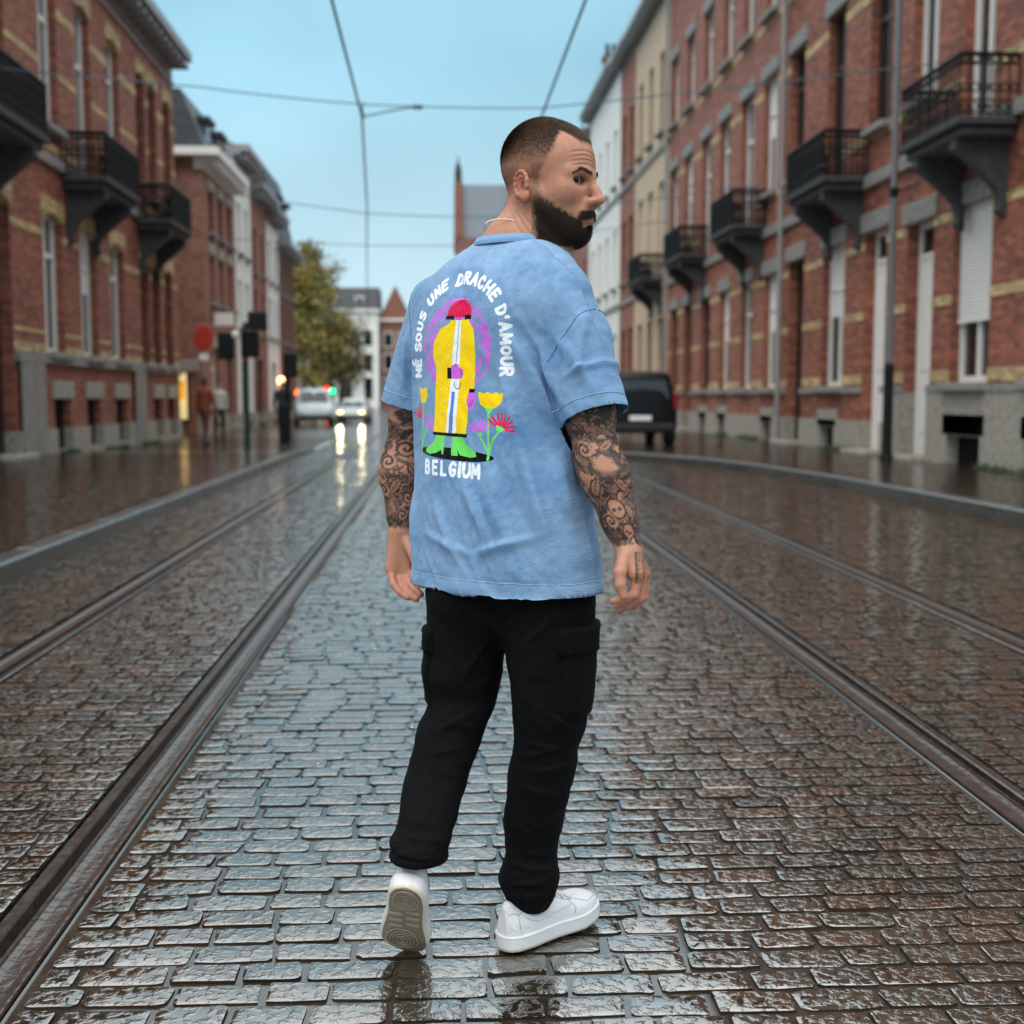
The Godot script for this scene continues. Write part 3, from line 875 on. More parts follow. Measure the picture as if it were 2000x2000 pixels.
	house("brick_house", "nearest red brick house on the right, with white roller shutter and ornate balcony", 1, XR, 12.0, 22.3, 15.6, M.brick,
		[[14.0, 1.3, 0.15, 4.25, "door_dark"], [16.3, 1.4, 1.45, 4.25, "white"], [19.1, 1.42, 1.45, 4.25, "shutter"], [21.2, 1.2, 0.15, 4.25, "door_white"]]
		+ row([14.0, 16.2, 19.05, 21.2], 1.1, 6.3, 9.2, "white", [19.05]) + row([14.0, 16.2, 19.05, 21.2], 1.1, 10.7, 13.0, "white") + [[16.4, 1.2, 0.1, 0.62, "cellar"], [19.1, 1.3, 0.1, 0.62, "cellar"]],
		ro.merged({"balconies": [[17.6, 19.9, 4.95, "open"]], "plinth": 1.295}))
	house("brick_house", "second red brick house on the right, with tall white door and dark windows above", 1, XR, 22.3, 29.7, 15.6, M.brick,
		[[23.4, 1.2, 0.15, 4.4, "door_white"], [25.9, 1.45, 1.45, 4.4, "half"], [28.65, 1.25, 0.15, 4.4, "door_dark"]]
		+ row([23.4, 26.0, 28.8], 1.15, 6.3, 9.2, "brown", [26.0]) + row([23.4, 26.0, 28.8], 1.1, 10.7, 13.0, "white") + [[26.0, 1.0, 0.1, 0.62, "cellar"]],
		ro.merged({"balconies": [[23.85, 26.5, 5.2]], "plinth": 0.75, "pipes": [29.6]}))
	house("brick_house", "third red brick house on the right, with white windows either side of its balcony", 1, XR, 29.7, 36.9, 15.6, M.brick_rose,
		row([30.9, 35.9], 1.2, 1.45, 4.3, "half") + row([33.3], 1.2, 1.45, 4.3, "white") + row([31.2], 1.3, 6.3, 9.2, "half") + row([33.5, 36.1], 1.3, 6.3, 9.2, "white", [33.5]) + row([31.2, 33.5, 35.9], 1.15, 10.7, 13.0, "white") + row([30.9, 35.9], 0.9, 0.1, 0.62, "cellar"),
		ro.merged({"balconies": [[31.3, 33.9, 5.3]], "plinth": 0.75}))
	house("brick_house", "fourth red brick house on the right, next to the cream rendered house", 1, XR, 36.9, 44.9, 15.6, M.brick_rose,
		[[38.5, 1.3, 1.45, 4.3, "brown"], [41.2, 1.3, 0.15, 4.3, "door_dark"], [43.6, 1.2, 1.45, 4.3, "brown"]] + row([38.6, 43.9], 1.3, 6.3, 9.2, "white", [38.6]) + row([41.4], 1.3, 6.3, 9.2, "half") + row([38.5, 41.2, 43.9], 1.2, 10.7, 13.0, "white") + row([38.5, 43.6], 0.9, 0.1, 0.62, "cellar"),
		ro.merged({"balconies": [[38.2, 41.0, 5.35]], "plinth": 0.75, "pipes": [44.8]}))
	var so := {"rise": 1.5, "cornice": M.zinc, "plinth": 0.75, "bands": [[5.3, 5.5, M.stone, 0.08, "string_course"], [10.3, 10.5, M.stone, 0.08, "string_course"]]}
	house("cream_house", "cream rendered house in the brick row on the right, with a balcony", 1, XR, 44.9, 52.7, 15.6, M.cream,
		row([46.4, 48.8, 51.2], 1.15, 1.3, 4.2, "brown") + row([46.5, 48.9, 51.3], 1.15, 6.3, 9.2, "white", [46.5]) + row([46.5, 48.9, 51.3], 1.0, 11.0, 13.9, "brown"), so.merged({"balconies": [[45.7, 48.7, 5.35]]}))
	house("brick_house", "narrow red brick house between the cream and the white house", 1, XR, 52.7, 57.0, 15.7, M.brick_rose,
		row([53.8, 55.8], 1.1, 1.3, 4.2, "brown") + row([53.8, 55.8], 1.1, 6.3, 9.0, "brown") + row([53.8, 55.8], 1.0, 11.0, 13.6, "brown"), so)
	house("white_house", "tall white rendered house beside the man's face", 1, XR, 57.0, 68.8, 15.9, M.render_white,
		row([58.6, 61.4, 64.2, 67.0], 1.1, 1.3, 4.2, "brown") + row([58.6, 61.4, 64.2, 67.0], 1.1, 6.3, 9.0, "white") + row([58.6, 61.4, 64.2, 67.0], 1.0, 11.0, 13.6, "white"), so.merged({"chimneys": [[8.5, 64.0, 18.3]], "rise": 2.4}))
	house("brick_house", "dark roofed brick house beyond the white house, behind the man's head", 1, XR, 68.8, 82.0, 15.2, M.brick_brown,
		row([71, 74, 77, 80], 1.2, 1.3, 4.2, "brown") + row([71, 74, 77, 80], 1.1, 6.3, 9.0, "white") + row([71, 74, 77, 80], 1.0, 10.6, 13.0, "white"), so.merged({"mansard": true, "rise": 3.6, "cornice": M.white}))
	house("brick_house", "far brick house on the right side of the street, hidden mostly by the man's head", 1, XR, 82.0, 98.0, 14.0, M.brick_brown,
		row([85, 89, 93], 1.2, 6.3, 9.0, "white"), so.merged({"bands": []}))
	build_far_end()

func front_house(called: String, label: String, x0: float, x1: float, z: float, top: float, wallm: Material, cols: int, floors: Array, o := {}) -> Node3D:   # a house that faces us down the street
	var h := thing(called, label, "house")
	var w := MB.new()
	w.rng(x0, x1, 0.0, top, -z, -z - 9.0)
	obj("wall", w, wallm, h)
	var ro := MB.new()
	var t := Transform3D(Basis.IDENTITY, Vector3(0, top + 0.33, 0))
	var rise: float = o.get("rise", 2.5)
	if o.get("gable", false):
		ro.prism(PackedVector2Array([Vector2(x0 - 0.2, 0), Vector2((x0 + x1) / 2, rise), Vector2(x1 + 0.2, 0)]), -z - 9.0, -z + 0.15, t)
	else:
		ro.prism(PackedVector2Array([Vector2(0, 0), Vector2(1.0, rise), Vector2(8.0, rise), Vector2(9.2, 0)]), x0 - 0.1, x1 + 0.1, Transform3D(Basis(Vector3(0, 0, -1), Vector3.UP, Vector3(1, 0, 0)), Vector3(0, top + 0.33, -z + 0.15)))
	obj("roof", ro, o.get("roof", M.slate), h)
	var c := MB.new()
	c.rng(x0 - 0.15, x1 + 0.15, top + 0.003, top + 0.33, -z + 0.35, -z - 9.1)
	obj("cornice", c, o.get("trim", M.white), h)
	for f in floors:
		for k in cols:
			var x := lerpf(x0, x1, (k + 0.5) / cols)
			var fr := MB.new()
			fr.rng(x - 0.62, x + 0.62, f[0] - 0.12, f[0], -z + 0.08, -z + 0.003)
			fr.rng(x - 0.62, x + 0.62, f[1], f[1] + 0.12, -z + 0.08, -z + 0.003)
			fr.rng(x - 0.62, x - 0.5, f[0], f[1], -z + 0.08, -z + 0.003)
			fr.rng(x + 0.5, x + 0.62, f[0], f[1], -z + 0.08, -z + 0.003)
			var wi := obj("window", fr, o.get("trim", M.white), h)
			var p := MB.new()
			p.rng(x - 0.5, x + 0.5, f[0], f[1], -z + 0.03, -z + 0.004)
			obj("pane", p, M.glass, wi)
	for q in o.get("dormers", []):
		var d := MB.new()
		d.rng(q - 0.55, q + 0.55, top + 0.5, top + 1.7, -z - 0.2, -z - 2.2)
		d.rng(q - 0.7, q + 0.7, top + 1.7, top + 1.85, -z - 0.05, -z - 2.3)
		var dd := obj("dormer", d, M.render_white, h)
		var p := MB.new()
		p.rng(q - 0.35, q + 0.35, top + 0.7, top + 1.55, -z - 0.17, -z - 0.197)
		obj("pane", p, M.glass, dd)
	for q in o.get("chimneys", []):
		var m := MB.new()
		m.rng(q[0], q[0] + q[1], top, q[2], -z - 3.0, -z - 4.2)
		obj("chimney", m, M.brick_brown, h)
	return h

func build_far_end() -> void:
	front_house("white_house", "far white house closing the street, with three rows of windows under a slate roof", -14.6, -7.2, 150.0, 11.4, M.render_white, 3, [[1.0, 3.6], [4.4, 6.4], [7.4, 9.2]], {"dormers": [-12.6, -9.4], "rise": 2.6})
	front_house("gabled_house", "far brick house with a pointed gable right of the white house", -7.0, -3.4, 152.0, 10.4, M.brick_brown, 2, [[1.0, 3.4], [4.6, 6.4], [7.4, 9.0]], {"gable": true, "rise": 4.0, "roof": M.brick_brown})
	front_house("brick_house", "far brick terrace behind the man's shoulder", -3.2, 6.0, 156.0, 11.0, M.brick_rose, 4, [[1.0, 3.4], [4.6, 6.4], [7.6, 9.2]], {"rise": 2.4})
	front_house("brick_house", "far low brown house left of the white house, behind the tree", -28.0, -14.8, 150.0, 9.4, M.brick_brown, 5, [[1.0, 3.4], [4.6, 6.4]], {"rise": 2.6})
	# the tall gabled house where the street bends, with stepped parapets and finials
	var h := thing("stepped_gable_house", "tall brick house with slate roof and finial left of the man's head", "house")
	var w := MB.new()
	w.rng(1.7, 14.0, 0.0, 15.4, -112, -124)
	obj("wall", w, M.brick_brown, h)
	var ro := MB.new()
	ro.prism(PackedVector2Array([Vector2(0, 0), Vector2(5.5, 5.6), Vector2(11.0, 0)]), 2.3, 13.6, Transform3D(Basis(Vector3(0, 0, -1), Vector3.UP, Vector3(1, 0, 0)), Vector3(0, 15.403, -112.3)))
	obj("roof", ro, M.slate_pale, h)
	for e in [[1.55, 2.3], [6.6, 7.35]]:
		var g := MB.new()
		for k in 6:
			g.rng(e[0], e[1], 15.4 + k * 0.95, 15.4 + (k + 1) * 0.95, -112.0 - k * 0.95 + 0.1, -124.0 + k * 0.95 - 0.1)
		obj("gable", g, M.brick_brown if e[0] < 3 else M.cream, h)
		var f := MB.new()
		f.rng(e[0] + 0.05, e[1] - 0.05, 21.1, 22.3, -117.6, -118.4)
		f.lathe([Vector2(0.18, 22.3), Vector2(0.3, 22.6), Vector2(0.12, 23.0), Vector2(0.02, 23.7)], Transform3D(Basis.IDENTITY, Vector3(e[0] + 0.37, 0, -118)), 8)
		obj("finial", f, M.dark_stone, h)
	for k in 4:
		for fl in [[3.0, 5.6], [7.0, 9.8], [11.2, 14.0]]:
			var fr := MB.new()
			var x := 3.0 + k * 2.9
			fr.rng(x - 0.75, x + 0.75, fl[0] - 0.15, fl[1] + 0.15, -111.9, -111.997)
			var wi := obj("window", fr, M.white, h)
			var p := MB.new()
			p.rng(x - 0.6, x + 0.6, fl[0], fl[1], -111.86, -111.897)
			obj("pane", p, M.glass, wi)

# --- smooth solids: distances to tapered limbs, ellipsoids and stacks of rings, joined softly and meshed as surface nets
class Prim:
	var k := 0.02
	var cut := false
	func d(_p: Vector3) -> float:
		return 1e3

class Limb extends Prim:
	var a: Vector3
	var ba: Vector3
	var ra: float
	var rb: float
	var ll: float
	func _init(a_: Vector3, b_: Vector3, ra_: float, rb_: float, k_: float, cut_ := false) -> void:
		a = a_; ba = b_ - a_; ra = ra_; rb = rb_; k = k_; cut = cut_
		ll = 1.0 / maxf(ba.length_squared(), 1e-9)
	func d(p: Vector3) -> float:
		var q := p - a
		var h := clampf(q.dot(ba) * ll, 0.0, 1.0)
		return (q - ba * h).length() - (ra + (rb - ra) * h)

class Ball extends Prim:
	var c: Vector3
	var r: Vector3
	var b: Basis
	func _init(c_: Vector3, r_: Vector3, k_: float, cut_ := false, b_ := Basis.IDENTITY) -> void:
		c = c_; r = r_; k = k_; cut = cut_; b = b_.transposed()
	func d(p: Vector3) -> float:
		var q := (b * (p - c)) / r
		var k0 := q.length()
		var k1 := (q / r).length()
		return k0 * (k0 - 1.0) / maxf(k1, 1e-6)

class Stack extends Prim:   # rings [height, x, z, half width], upwards; the rings are ellipses turned about y
	var rows: Array
	var ca: float
	var sa: float
	var ka: float
	var kb: float
	var e := 2.0
	var grow := 0.0
	func _init(rows_: Array, turn: float, ka_: float, kb_: float, k_: float, e_ := 2.0, cut_ := false, grow_ := 0.0) -> void:
		rows = rows_; ca = cos(turn); sa = sin(turn); ka = ka_; kb = kb_; k = k_; e = e_; cut = cut_; grow = grow_
	func ring(y: float) -> Vector3:
		var n := rows.size()
		if y <= rows[0][0]:
			return Vector3(rows[0][1], rows[0][2], rows[0][3])
		if y >= rows[n - 1][0]:
			return Vector3(rows[n - 1][1], rows[n - 1][2], rows[n - 1][3])
		var i := 0
		while rows[i + 1][0] < y:
			i += 1
		var t: float = (y - rows[i][0]) / (rows[i + 1][0] - rows[i][0])
		var m0 := Vector3(rows[maxi(i - 1, 0)][1], rows[maxi(i - 1, 0)][2], rows[maxi(i - 1, 0)][3])
		var m1 := Vector3(rows[i][1], rows[i][2], rows[i][3])
		var m2 := Vector3(rows[i + 1][1], rows[i + 1][2], rows[i + 1][3])
		var m3 := Vector3(rows[mini(i + 2, n - 1)][1], rows[mini(i + 2, n - 1)][2], rows[mini(i + 2, n - 1)][3])
		return m1.cubic_interpolate(m2, m0, m3, t).lerp(m1.lerp(m2, t), 0.4)
	func d(p: Vector3) -> float:
		var g := ring(p.y)
		var x := p.x - g.x
		var z := p.z - g.y
		var u := absf(x * ca + z * sa)
		var w := absf(z * ca - x * sa)
		var a := g.z * ka + grow
		var b := g.z * kb + grow
		var q := pow(pow(u / a, e) + pow(w / b, e), 1.0 / e)
		var s := (q - 1.0) * lerpf(a, b, clampf((w / b) / maxf(u / a + w / b, 1e-6), 0, 1))
		var top: float = rows[rows.size() - 1][0]
		var out := maxf(rows[0][0] - p.y, p.y - top)
		if out > 0.0:
			return Vector2(maxf(s, 0.0), out).length()
		return s

class Plane3 extends Prim:
	var n: Vector3
	var o: float
	func _init(at: Vector3, n_: Vector3, k_ := 0.0) -> void:   # keeps what lies on the side away from n
		n = n_.normalized(); o = n.dot(at); k = k_; cut = true
	func d(p: Vector3) -> float:
		return o - n.dot(p)

func field(prims: Array, p: Vector3) -> float:
	var r := 1e3
	for q in prims:
		var v: float = q.d(p)
		var k: float = q.k
		if q.cut:
			v = -v
			if k > 0.0:
				var h := maxf(k - absf(r - v), 0.0) / k
				r = maxf(r, v) + h * h * k * 0.25
			else:
				r = maxf(r, v)
		else:
			if k > 0.0:
				var h := maxf(k - absf(r - v), 0.0) / k
				r = minf(r, v) - h * h * k * 0.25
			else:
				r = minf(r, v)
	return r

func net(prims: Array, lo: Vector3, hi: Vector3, h: float, into: MB = null) -> MB:
	var mb := into if into else MB.new()
	const B := 5
	var nb := Vector3i(((hi - lo) / (h * B)).ceil())
	var nx := nb.x * B + 1
	var ny := nb.y * B + 1
	var nz := nb.z * B + 1
	var val := PackedFloat32Array()
	val.resize(nx * ny * nz)
	val.fill(9e9)
	var cell := PackedInt32Array()
	cell.resize(nx * ny * nz)
	cell.fill(-1)
	var sx := 1
	var sy := nx
	var sz := nx * ny
	var active := []
	var reach := h * B * 0.87
	for bz in nb.z:
		for by in nb.y:
			for bx in nb.x:
				var c := lo + Vector3(bx + 0.5, by + 0.5, bz + 0.5) * (h * B)
				if absf(field(prims, c)) > reach * 1.35 + 0.004:
					continue
				var some := prims.filter(func(q): return absf(q.d(c)) < reach * 2.6 + q.k * 1.2 + 0.01 or q.d(c) < 0.0)
				active.append(Vector3i(bx, by, bz) * B)
				for z in B + 1:
					for y in B + 1:
						var at := (bx * B) + (by * B + y) * sy + (bz * B + z) * sz
						for x in B + 1:
							if val[at + x] > 8e9:
								val[at + x] = field(some, lo + Vector3(bx * B + x, by * B + y, bz * B + z) * h)
	var off := [0, sx, sy, sx + sy, sz, sx + sz, sy + sz, sx + sy + sz]
	var base := mb.V.size()
	for o in active:
		for z in B:
			for y in B:
				for x in B:
					var i: int = (o.x + x) + (o.y + y) * sy + (o.z + z) * sz
					var neg := 0
					for k in 8:
						if val[i + off[k]] < 0.0:
							neg += 1
					if neg == 0 or neg == 8:
						continue
					var s := Vector3.ZERO
					var n := 0
					for e in EDGES:
						var a := val[i + off[e[0]]]
						var b := val[i + off[e[1]]]
						if (a < 0.0) != (b < 0.0):
							var t := a / (a - b)
							s += (CORN[e[0]] as Vector3).lerp(CORN[e[1]], t)
							n += 1
					cell[i] = mb.vert(lo + (Vector3(o.x + x, o.y + y, o.z + z) + s / n) * h, Vector3.ZERO)
	for o in active:
		for z in B:
			for y in B:
				for x in B:
					var i: int = (o.x + x) + (o.y + y) * sy + (o.z + z) * sz
					if cell[i] < 0:
						continue
					var inside := val[i] < 0.0
					for ax in 3:
						var d: int = [sx, sy, sz][ax]
						if (val[i + d] < 0.0) == inside:
							continue
						var u: int = [sy, sz, sx][ax]
						var w: int = [sz, sx, sy][ax]
						if i - u - w < 0:
							continue
						var q0 := cell[i]
						var q1 := cell[i - u]
						var q2 := cell[i - u - w]
						var q3 := cell[i - w]
						if q1 < 0 or q2 < 0 or q3 < 0:
							continue
						if inside:
							mb.I.append_array([q0, q2, q1, q0, q3, q2])
						else:
							mb.I.append_array([q0, q1, q2, q0, q2, q3])
	normals(mb, base)
	return mb

const EDGES := [[0, 1], [2, 3], [4, 5], [6, 7], [0, 2], [1, 3], [4, 6], [5, 7], [0, 4], [1, 5], [2, 6], [3, 7]]
const CORN := [Vector3(0, 0, 0), Vector3(1, 0, 0), Vector3(0, 1, 0), Vector3(1, 1, 0), Vector3(0, 0, 1), Vector3(1, 0, 1), Vector3(0, 1, 1), Vector3(1, 1, 1)]

func normals(mb: MB, base := 0) -> void:
	for k in range(base, mb.N.size()):
		mb.N[k] = Vector3.ZERO
	for k in range(0, mb.I.size(), 3):
		var a := mb.I[k]
		if a < base:
			continue
		var b := mb.I[k + 1]
		var c := mb.I[k + 2]
		var g := (mb.V[c] - mb.V[a]).cross(mb.V[b] - mb.V[a])
		mb.N[a] += g; mb.N[b] += g; mb.N[c] += g
	for k in range(base, mb.N.size()):
		mb.N[k] = mb.N[k].normalized()

func relax(mb: MB, base: int, rounds: int, how := 0.5) -> void:   # evens out the vertices of a net
	var n := mb.V.size()
	for r in rounds:
		var s := PackedVector3Array()
		s.resize(n)
		var c := PackedInt32Array()
		c.resize(n)
		for k in range(0, mb.I.size(), 3):
			for j in 3:
				var a := mb.I[k + j]
				var b := mb.I[k + (j + 1) % 3]
				s[a] += mb.V[b]; c[a] += 1
				s[b] += mb.V[a]; c[b] += 1
		for k in range(base, n):
			if c[k]:
				mb.V[k] = mb.V[k].lerp(s[k] / c[k], how)
	normals(mb, base)

# --- the man
const BASE := Vector3(0.1, 0, -2.65)
const TURN := 0.6981   # the body is turned 40 degrees to its right from the line of the street
var RIGHT := Vector3(cos(TURN), 0, sin(TURN))
var FRONT := Vector3(sin(TURN), 0, -cos(TURN))
const HEAD_TURN := 2.13
const HEAD_AT := Vector3(0.235, 1.677, -2.680)
const HEAD_SIZE := 0.971

var LEG_L := [[0.240, -0.036, -2.535, 0.040], [0.250, -0.046, -2.512, 0.056], [0.262, -0.047, -2.508, 0.063], [0.274, -0.046, -2.510, 0.058], [0.288, -0.045, -2.515, 0.065], [0.301, -0.039, -2.520, 0.059], [0.320, -0.029, -2.540, 0.061], [0.363, -0.020, -2.580, 0.067], [0.407, -0.006, -2.620, 0.068], [0.447, 0.010, -2.640, 0.072], [0.491, 0.023, -2.660, 0.075], [0.534, 0.045, -2.670, 0.076], [0.559, 0.051, -2.680, 0.078], [0.606, 0.050, -2.680, 0.085], [0.659, 0.056, -2.680, 0.085], [0.720, 0.060, -2.680, 0.088], [0.795, 0.060, -2.670, 0.090], [0.83, 0.075, -2.70, 0.072], [0.90, 0.085, -2.70, 0.06]]
var LEG_R := [[0.079, 0.199, -2.660, 0.043], [0.105, 0.195, -2.655, 0.056], [0.144, 0.193, -2.650, 0.067], [0.170, 0.196, -2.645, 0.066], [0.211, 0.198, -2.640, 0.057], [0.277, 0.200, -2.630, 0.065], [0.347, 0.210, -2.615, 0.069], [0.416, 0.218, -2.600, 0.073], [0.465, 0.225, -2.590, 0.071], [0.500, 0.232, -2.585, 0.075], [0.536, 0.232, -2.580, 0.081], [0.596, 0.235, -2.580, 0.087], [0.641, 0.232, -2.580, 0.092], [0.677, 0.232, -2.580, 0.093], [0.733, 0.232, -2.580, 0.095], [0.80, 0.232, -2.580, 0.097], [0.84, 0.222, -2.60, 0.075], [0.90, 0.21, -2.61, 0.06]]
var SHIRT := [[0.795, 0.142, -2.640, 0.195], [0.869, 0.139, -2.640, 0.192], [0.926, 0.135, -2.645, 0.187], [0.983, 0.131, -2.650, 0.182], [1.040, 0.126, -2.655, 0.175], [1.096, 0.120, -2.660, 0.168], [1.153, 0.113, -2.665, 0.161], [1.210, 0.106, -2.670, 0.155], [1.267, 0.103, -2.675, 0.153], [1.324, 0.106, -2.680, 0.160], [1.369, 0.117, -2.680, 0.166], [1.409, 0.129, -2.685, 0.171], [1.449, 0.141, -2.690, 0.166], [1.482, 0.148, -2.690, 0.147], [1.511, 0.155, -2.695, 0.121], [1.531, 0.159, -2.695, 0.098], [1.549, 0.163, -2.700, 0.076], [1.560, 0.164, -2.700, 0.057]]

const SH_R := Vector3(0.271, 1.404, -2.570)
const HEM_R := Vector3(0.321, 1.175, -2.500)
const SH_L := Vector3(-0.011, 1.413, -2.830)
const HEM_L := Vector3(-0.066, 1.192, -2.860)
const EL_R := Vector3(0.322, 1.083, -2.500)
const WR_R := Vector3(0.380, 0.910, -2.450)
const EL_L := Vector3(-0.083, 1.066, -2.870)
const WR_L := Vector3(-0.088, 0.904, -2.830)

var hn := FastNoiseLite.new()
var tn := FastNoiseLite.new()
var person: Node3D

func part(called: String, shape, m: Material, parent: Node = null) -> MeshInstance3D:
	var o := obj(called, shape, m, parent if parent else person)
	if parent == null:
		o.position = -BASE
	return o

func head_basis() -> Basis:   # local x is the head's right, y up, z the way the face looks
	return Basis(Vector3(cos(HEAD_TURN), 0, sin(HEAD_TURN)), Vector3.UP, Vector3(sin(HEAD_TURN), 0, -cos(HEAD_TURN)))

func head_xf() -> Transform3D:
	var b := head_basis()
	return Transform3D(Basis(b.x * HEAD_SIZE, b.y * HEAD_SIZE, b.z * HEAD_SIZE), HEAD_AT)

func to_head(p: Vector3) -> Vector3:
	return head_basis().transposed() * (p - HEAD_AT) / HEAD_SIZE

func head_prims() -> Array:
	var o := []
	o.append(Ball.new(Vector3(0, 0.034, -0.014), Vector3(0.077, 0.094, 0.096), 0.0))
	o.append(Ball.new(Vector3(0, 0.022, 0.045), Vector3(0.066, 0.076, 0.062), 0.03))
	o.append(Ball.new(Vector3(0, -0.04, 0.045), Vector3(0.059, 0.068, 0.056), 0.03))
	for s in [-1.0, 1.0]:
		o.append(Limb.new(Vector3(s * 0.056, -0.055, 0.005), Vector3(s * 0.024, -0.116, 0.062), 0.020, 0.020, 0.03))
		o.append(Ball.new(Vector3(s * 0.045, -0.041, 0.062), Vector3(0.020, 0.022, 0.022), 0.03))
		o.append(Limb.new(Vector3(s * 0.049, -0.001, 0.076), Vector3(s * 0.014, -0.003, 0.100), 0.0105, 0.010, 0.014))
	o.append(Ball.new(Vector3(0, -0.120, 0.068), Vector3(0.026, 0.020, 0.020), 0.025))
	for s in [-1.0, 1.0]:
		o.append(Ball.new(Vector3(s * 0.034, -0.019, 0.101), Vector3(0.018, 0.012, 0.017), 0.012, true))
		o.append(Ball.new(Vector3(s * 0.033, -0.019, 0.0785), Vector3(0.0148, 0.0135, 0.0145), 0.006))
	o.append(Limb.new(Vector3(0, -0.008, 0.098), Vector3(0, -0.042, 0.117), 0.0085, 0.0090, 0.013))
	o.append(Limb.new(Vector3(0, -0.038, 0.114), Vector3(0, -0.0575, 0.1235), 0.0085, 0.0118, 0.008))
	for s in [-1.0, 1.0]:
		o.append(Ball.new(Vector3(s * 0.0140, -0.0615, 0.109), Vector3(0.0085, 0.0085, 0.0115), 0.008))
		o.append(Ball.new(Vector3(s * 0.007, -0.0705, 0.115), Vector3(0.0038, 0.003, 0.005), 0.003, true))
	o.append(Ball.new(Vector3(0, -0.085, 0.090), Vector3(0.03, 0.024, 0.016), 0.02))
	for s in [-1.0, 1.0]:
		o.append(Limb.new(Vector3(s * 0.024, -0.0935, 0.086), Vector3(s * 0.002, -0.0885, 0.1045), 0.0042, 0.0068, 0.006))
		o.append(Limb.new(Vector3(s * 0.022, -0.096, 0.087), Vector3(0, -0.1025, 0.1015), 0.0042, 0.0072, 0.006))
	o.append(Limb.new(Vector3(-0.02, -0.0952, 0.102), Vector3(0.02, -0.0952, 0.102), 0.0022, 0.0022, 0.004, true))
	# the eyes' openings
	for s in [-1.0, 1.0]:
		o.append(Ball.new(Vector3(s * 0.0335, -0.0185, 0.093), Vector3(0.0168, 0.0052, 0.014), 0.002, true))
	# neck, throat and the tendon that the turned head pulls tight
	var n0 := to_head(Vector3(0.163, 1.50, -2.70))
	var n1 := Vector3(0.0, -0.055, -0.030)
	o.append(Limb.new(n0, n1, 0.066, 0.059, 0.03))
	o.append(Limb.new(to_head(Vector3(0.215, 1.51, -2.715)), Vector3(0, -0.1, 0.035), 0.048, 0.045, 0.03))
	o.append(Limb.new(to_head(Vector3(0.235, 1.505, -2.665)), Vector3(0.058, -0.05, -0.022), 0.016, 0.018, 0.03))
	for s in [-1.0, 1.0]:
		o.append(Limb.new(to_head(Vector3(0.163, 1.49, -2.70) + RIGHT * 0.13 * s - Vector3.UP * 0.035), to_head(Vector3(0.165, 1.53, -2.69) + RIGHT * 0.03 * s), 0.04, 0.05, 0.05))
	return o

func ear_prims(s: float) -> Array:
	var o := []
	var c := Vector3(s * 0.079, -0.026, -0.020)
	var tilt := Basis(Vector3.UP, s * 0.42) * Basis(Vector3(1, 0, 0), -0.16)
	var at := func(a: float, ry: float, rz: float, out: float): return c + tilt * Vector3(s * out, sin(a) * ry, cos(a) * rz)
	o.append(Ball.new(c + tilt * Vector3(s * 0.000, 0.002, 0.0), Vector3(0.0045, 0.027, 0.0195), 0.0, false, tilt))
	for k in 9:
		var a := lerpf(-0.35, 3.9, k / 9.0)
		var b := lerpf(-0.35, 3.9, (k + 1) / 9.0)
		o.append(Limb.new(at.call(a, 0.0285, 0.0215, 0.005), at.call(b, 0.0285, 0.0215, 0.005), 0.0040, 0.0040, 0.004))
	o.append(Ball.new(c + tilt * Vector3(s * 0.003, -0.0275, 0.009), Vector3(0.0058, 0.0105, 0.0105), 0.012, false, tilt))
	o.append(Limb.new(c + tilt * Vector3(s * 0.004, -0.019, -0.013), c + tilt * Vector3(s * 0.003, -0.031, 0.004), 0.005, 0.006, 0.01))
	for k in 4:
		var a := lerpf(0.9, 3.6, k / 4.0)
		var b := lerpf(0.9, 3.6, (k + 1) / 4.0)
		o.append(Limb.new(at.call(a, 0.018, 0.0115, 0.004), at.call(b, 0.018, 0.0115, 0.004), 0.003, 0.003, 0.004))
	o.append(Ball.new(c + tilt * Vector3(s * 0.004, -0.006, 0.004), Vector3(0.007, 0.012, 0.008), 0.004, true, tilt))
	o.append(Ball.new(c + tilt * Vector3(s * 0.004, -0.006, 0.015), Vector3(0.005, 0.008, 0.004), 0.004, false, tilt))
	return o

func hair_amount(p: Vector3) -> float:   # how thickly the short hair grows at a place on the head
	var x := absf(p.x)
	var edge := 0.018
	var pts := [[-0.03, 0.016], [0.0, 0.020], [0.027, 0.036], [0.047, 0.049], [0.08, 0.054], [0.14, 0.06]]
	for i in pts.size() - 1:
		if p.y >= pts[i][0] and p.y < pts[i + 1][0]:
			edge = lerpf(pts[i][1], pts[i + 1][1], (p.y - pts[i][0]) / (pts[i + 1][0] - pts[i][0]))
	var jag := 0.004 * hn.get_noise_3dv(p * 1500.0)
	var side := smoothstep(edge + 0.006, edge - 0.010, p.z + jag)
	var front := smoothstep(-0.003, 0.012, p.y + jag - (0.060 + 0.030 * smoothstep(0.026, 0.056, x)))
	var where := maxf(side, front)
	var d := 0.0
	var fade := [[-0.060, 0.0], [-0.040, 0.10], [-0.012, 0.42], [0.006, 0.36], [0.024, 0.34], [0.045, 0.62], [0.07, 0.85], [0.1, 1.0], [0.2, 1.0]]
	for i in fade.size() - 1:
		if p.y >= fade[i][0] and p.y < fade[i + 1][0]:
			d = lerpf(fade[i][1], fade[i + 1][1], (p.y - fade[i][0]) / (fade[i + 1][0] - fade[i][0]))
	if p.z > -0.035 and p.y < 0.02:
		d *= lerpf(1.0, 0.55, smoothstep(-0.07, -0.035, p.z))
	if p.z > -0.002 and p.y < 0.02:
		d = maxf(d, 0.42)
	return where * d

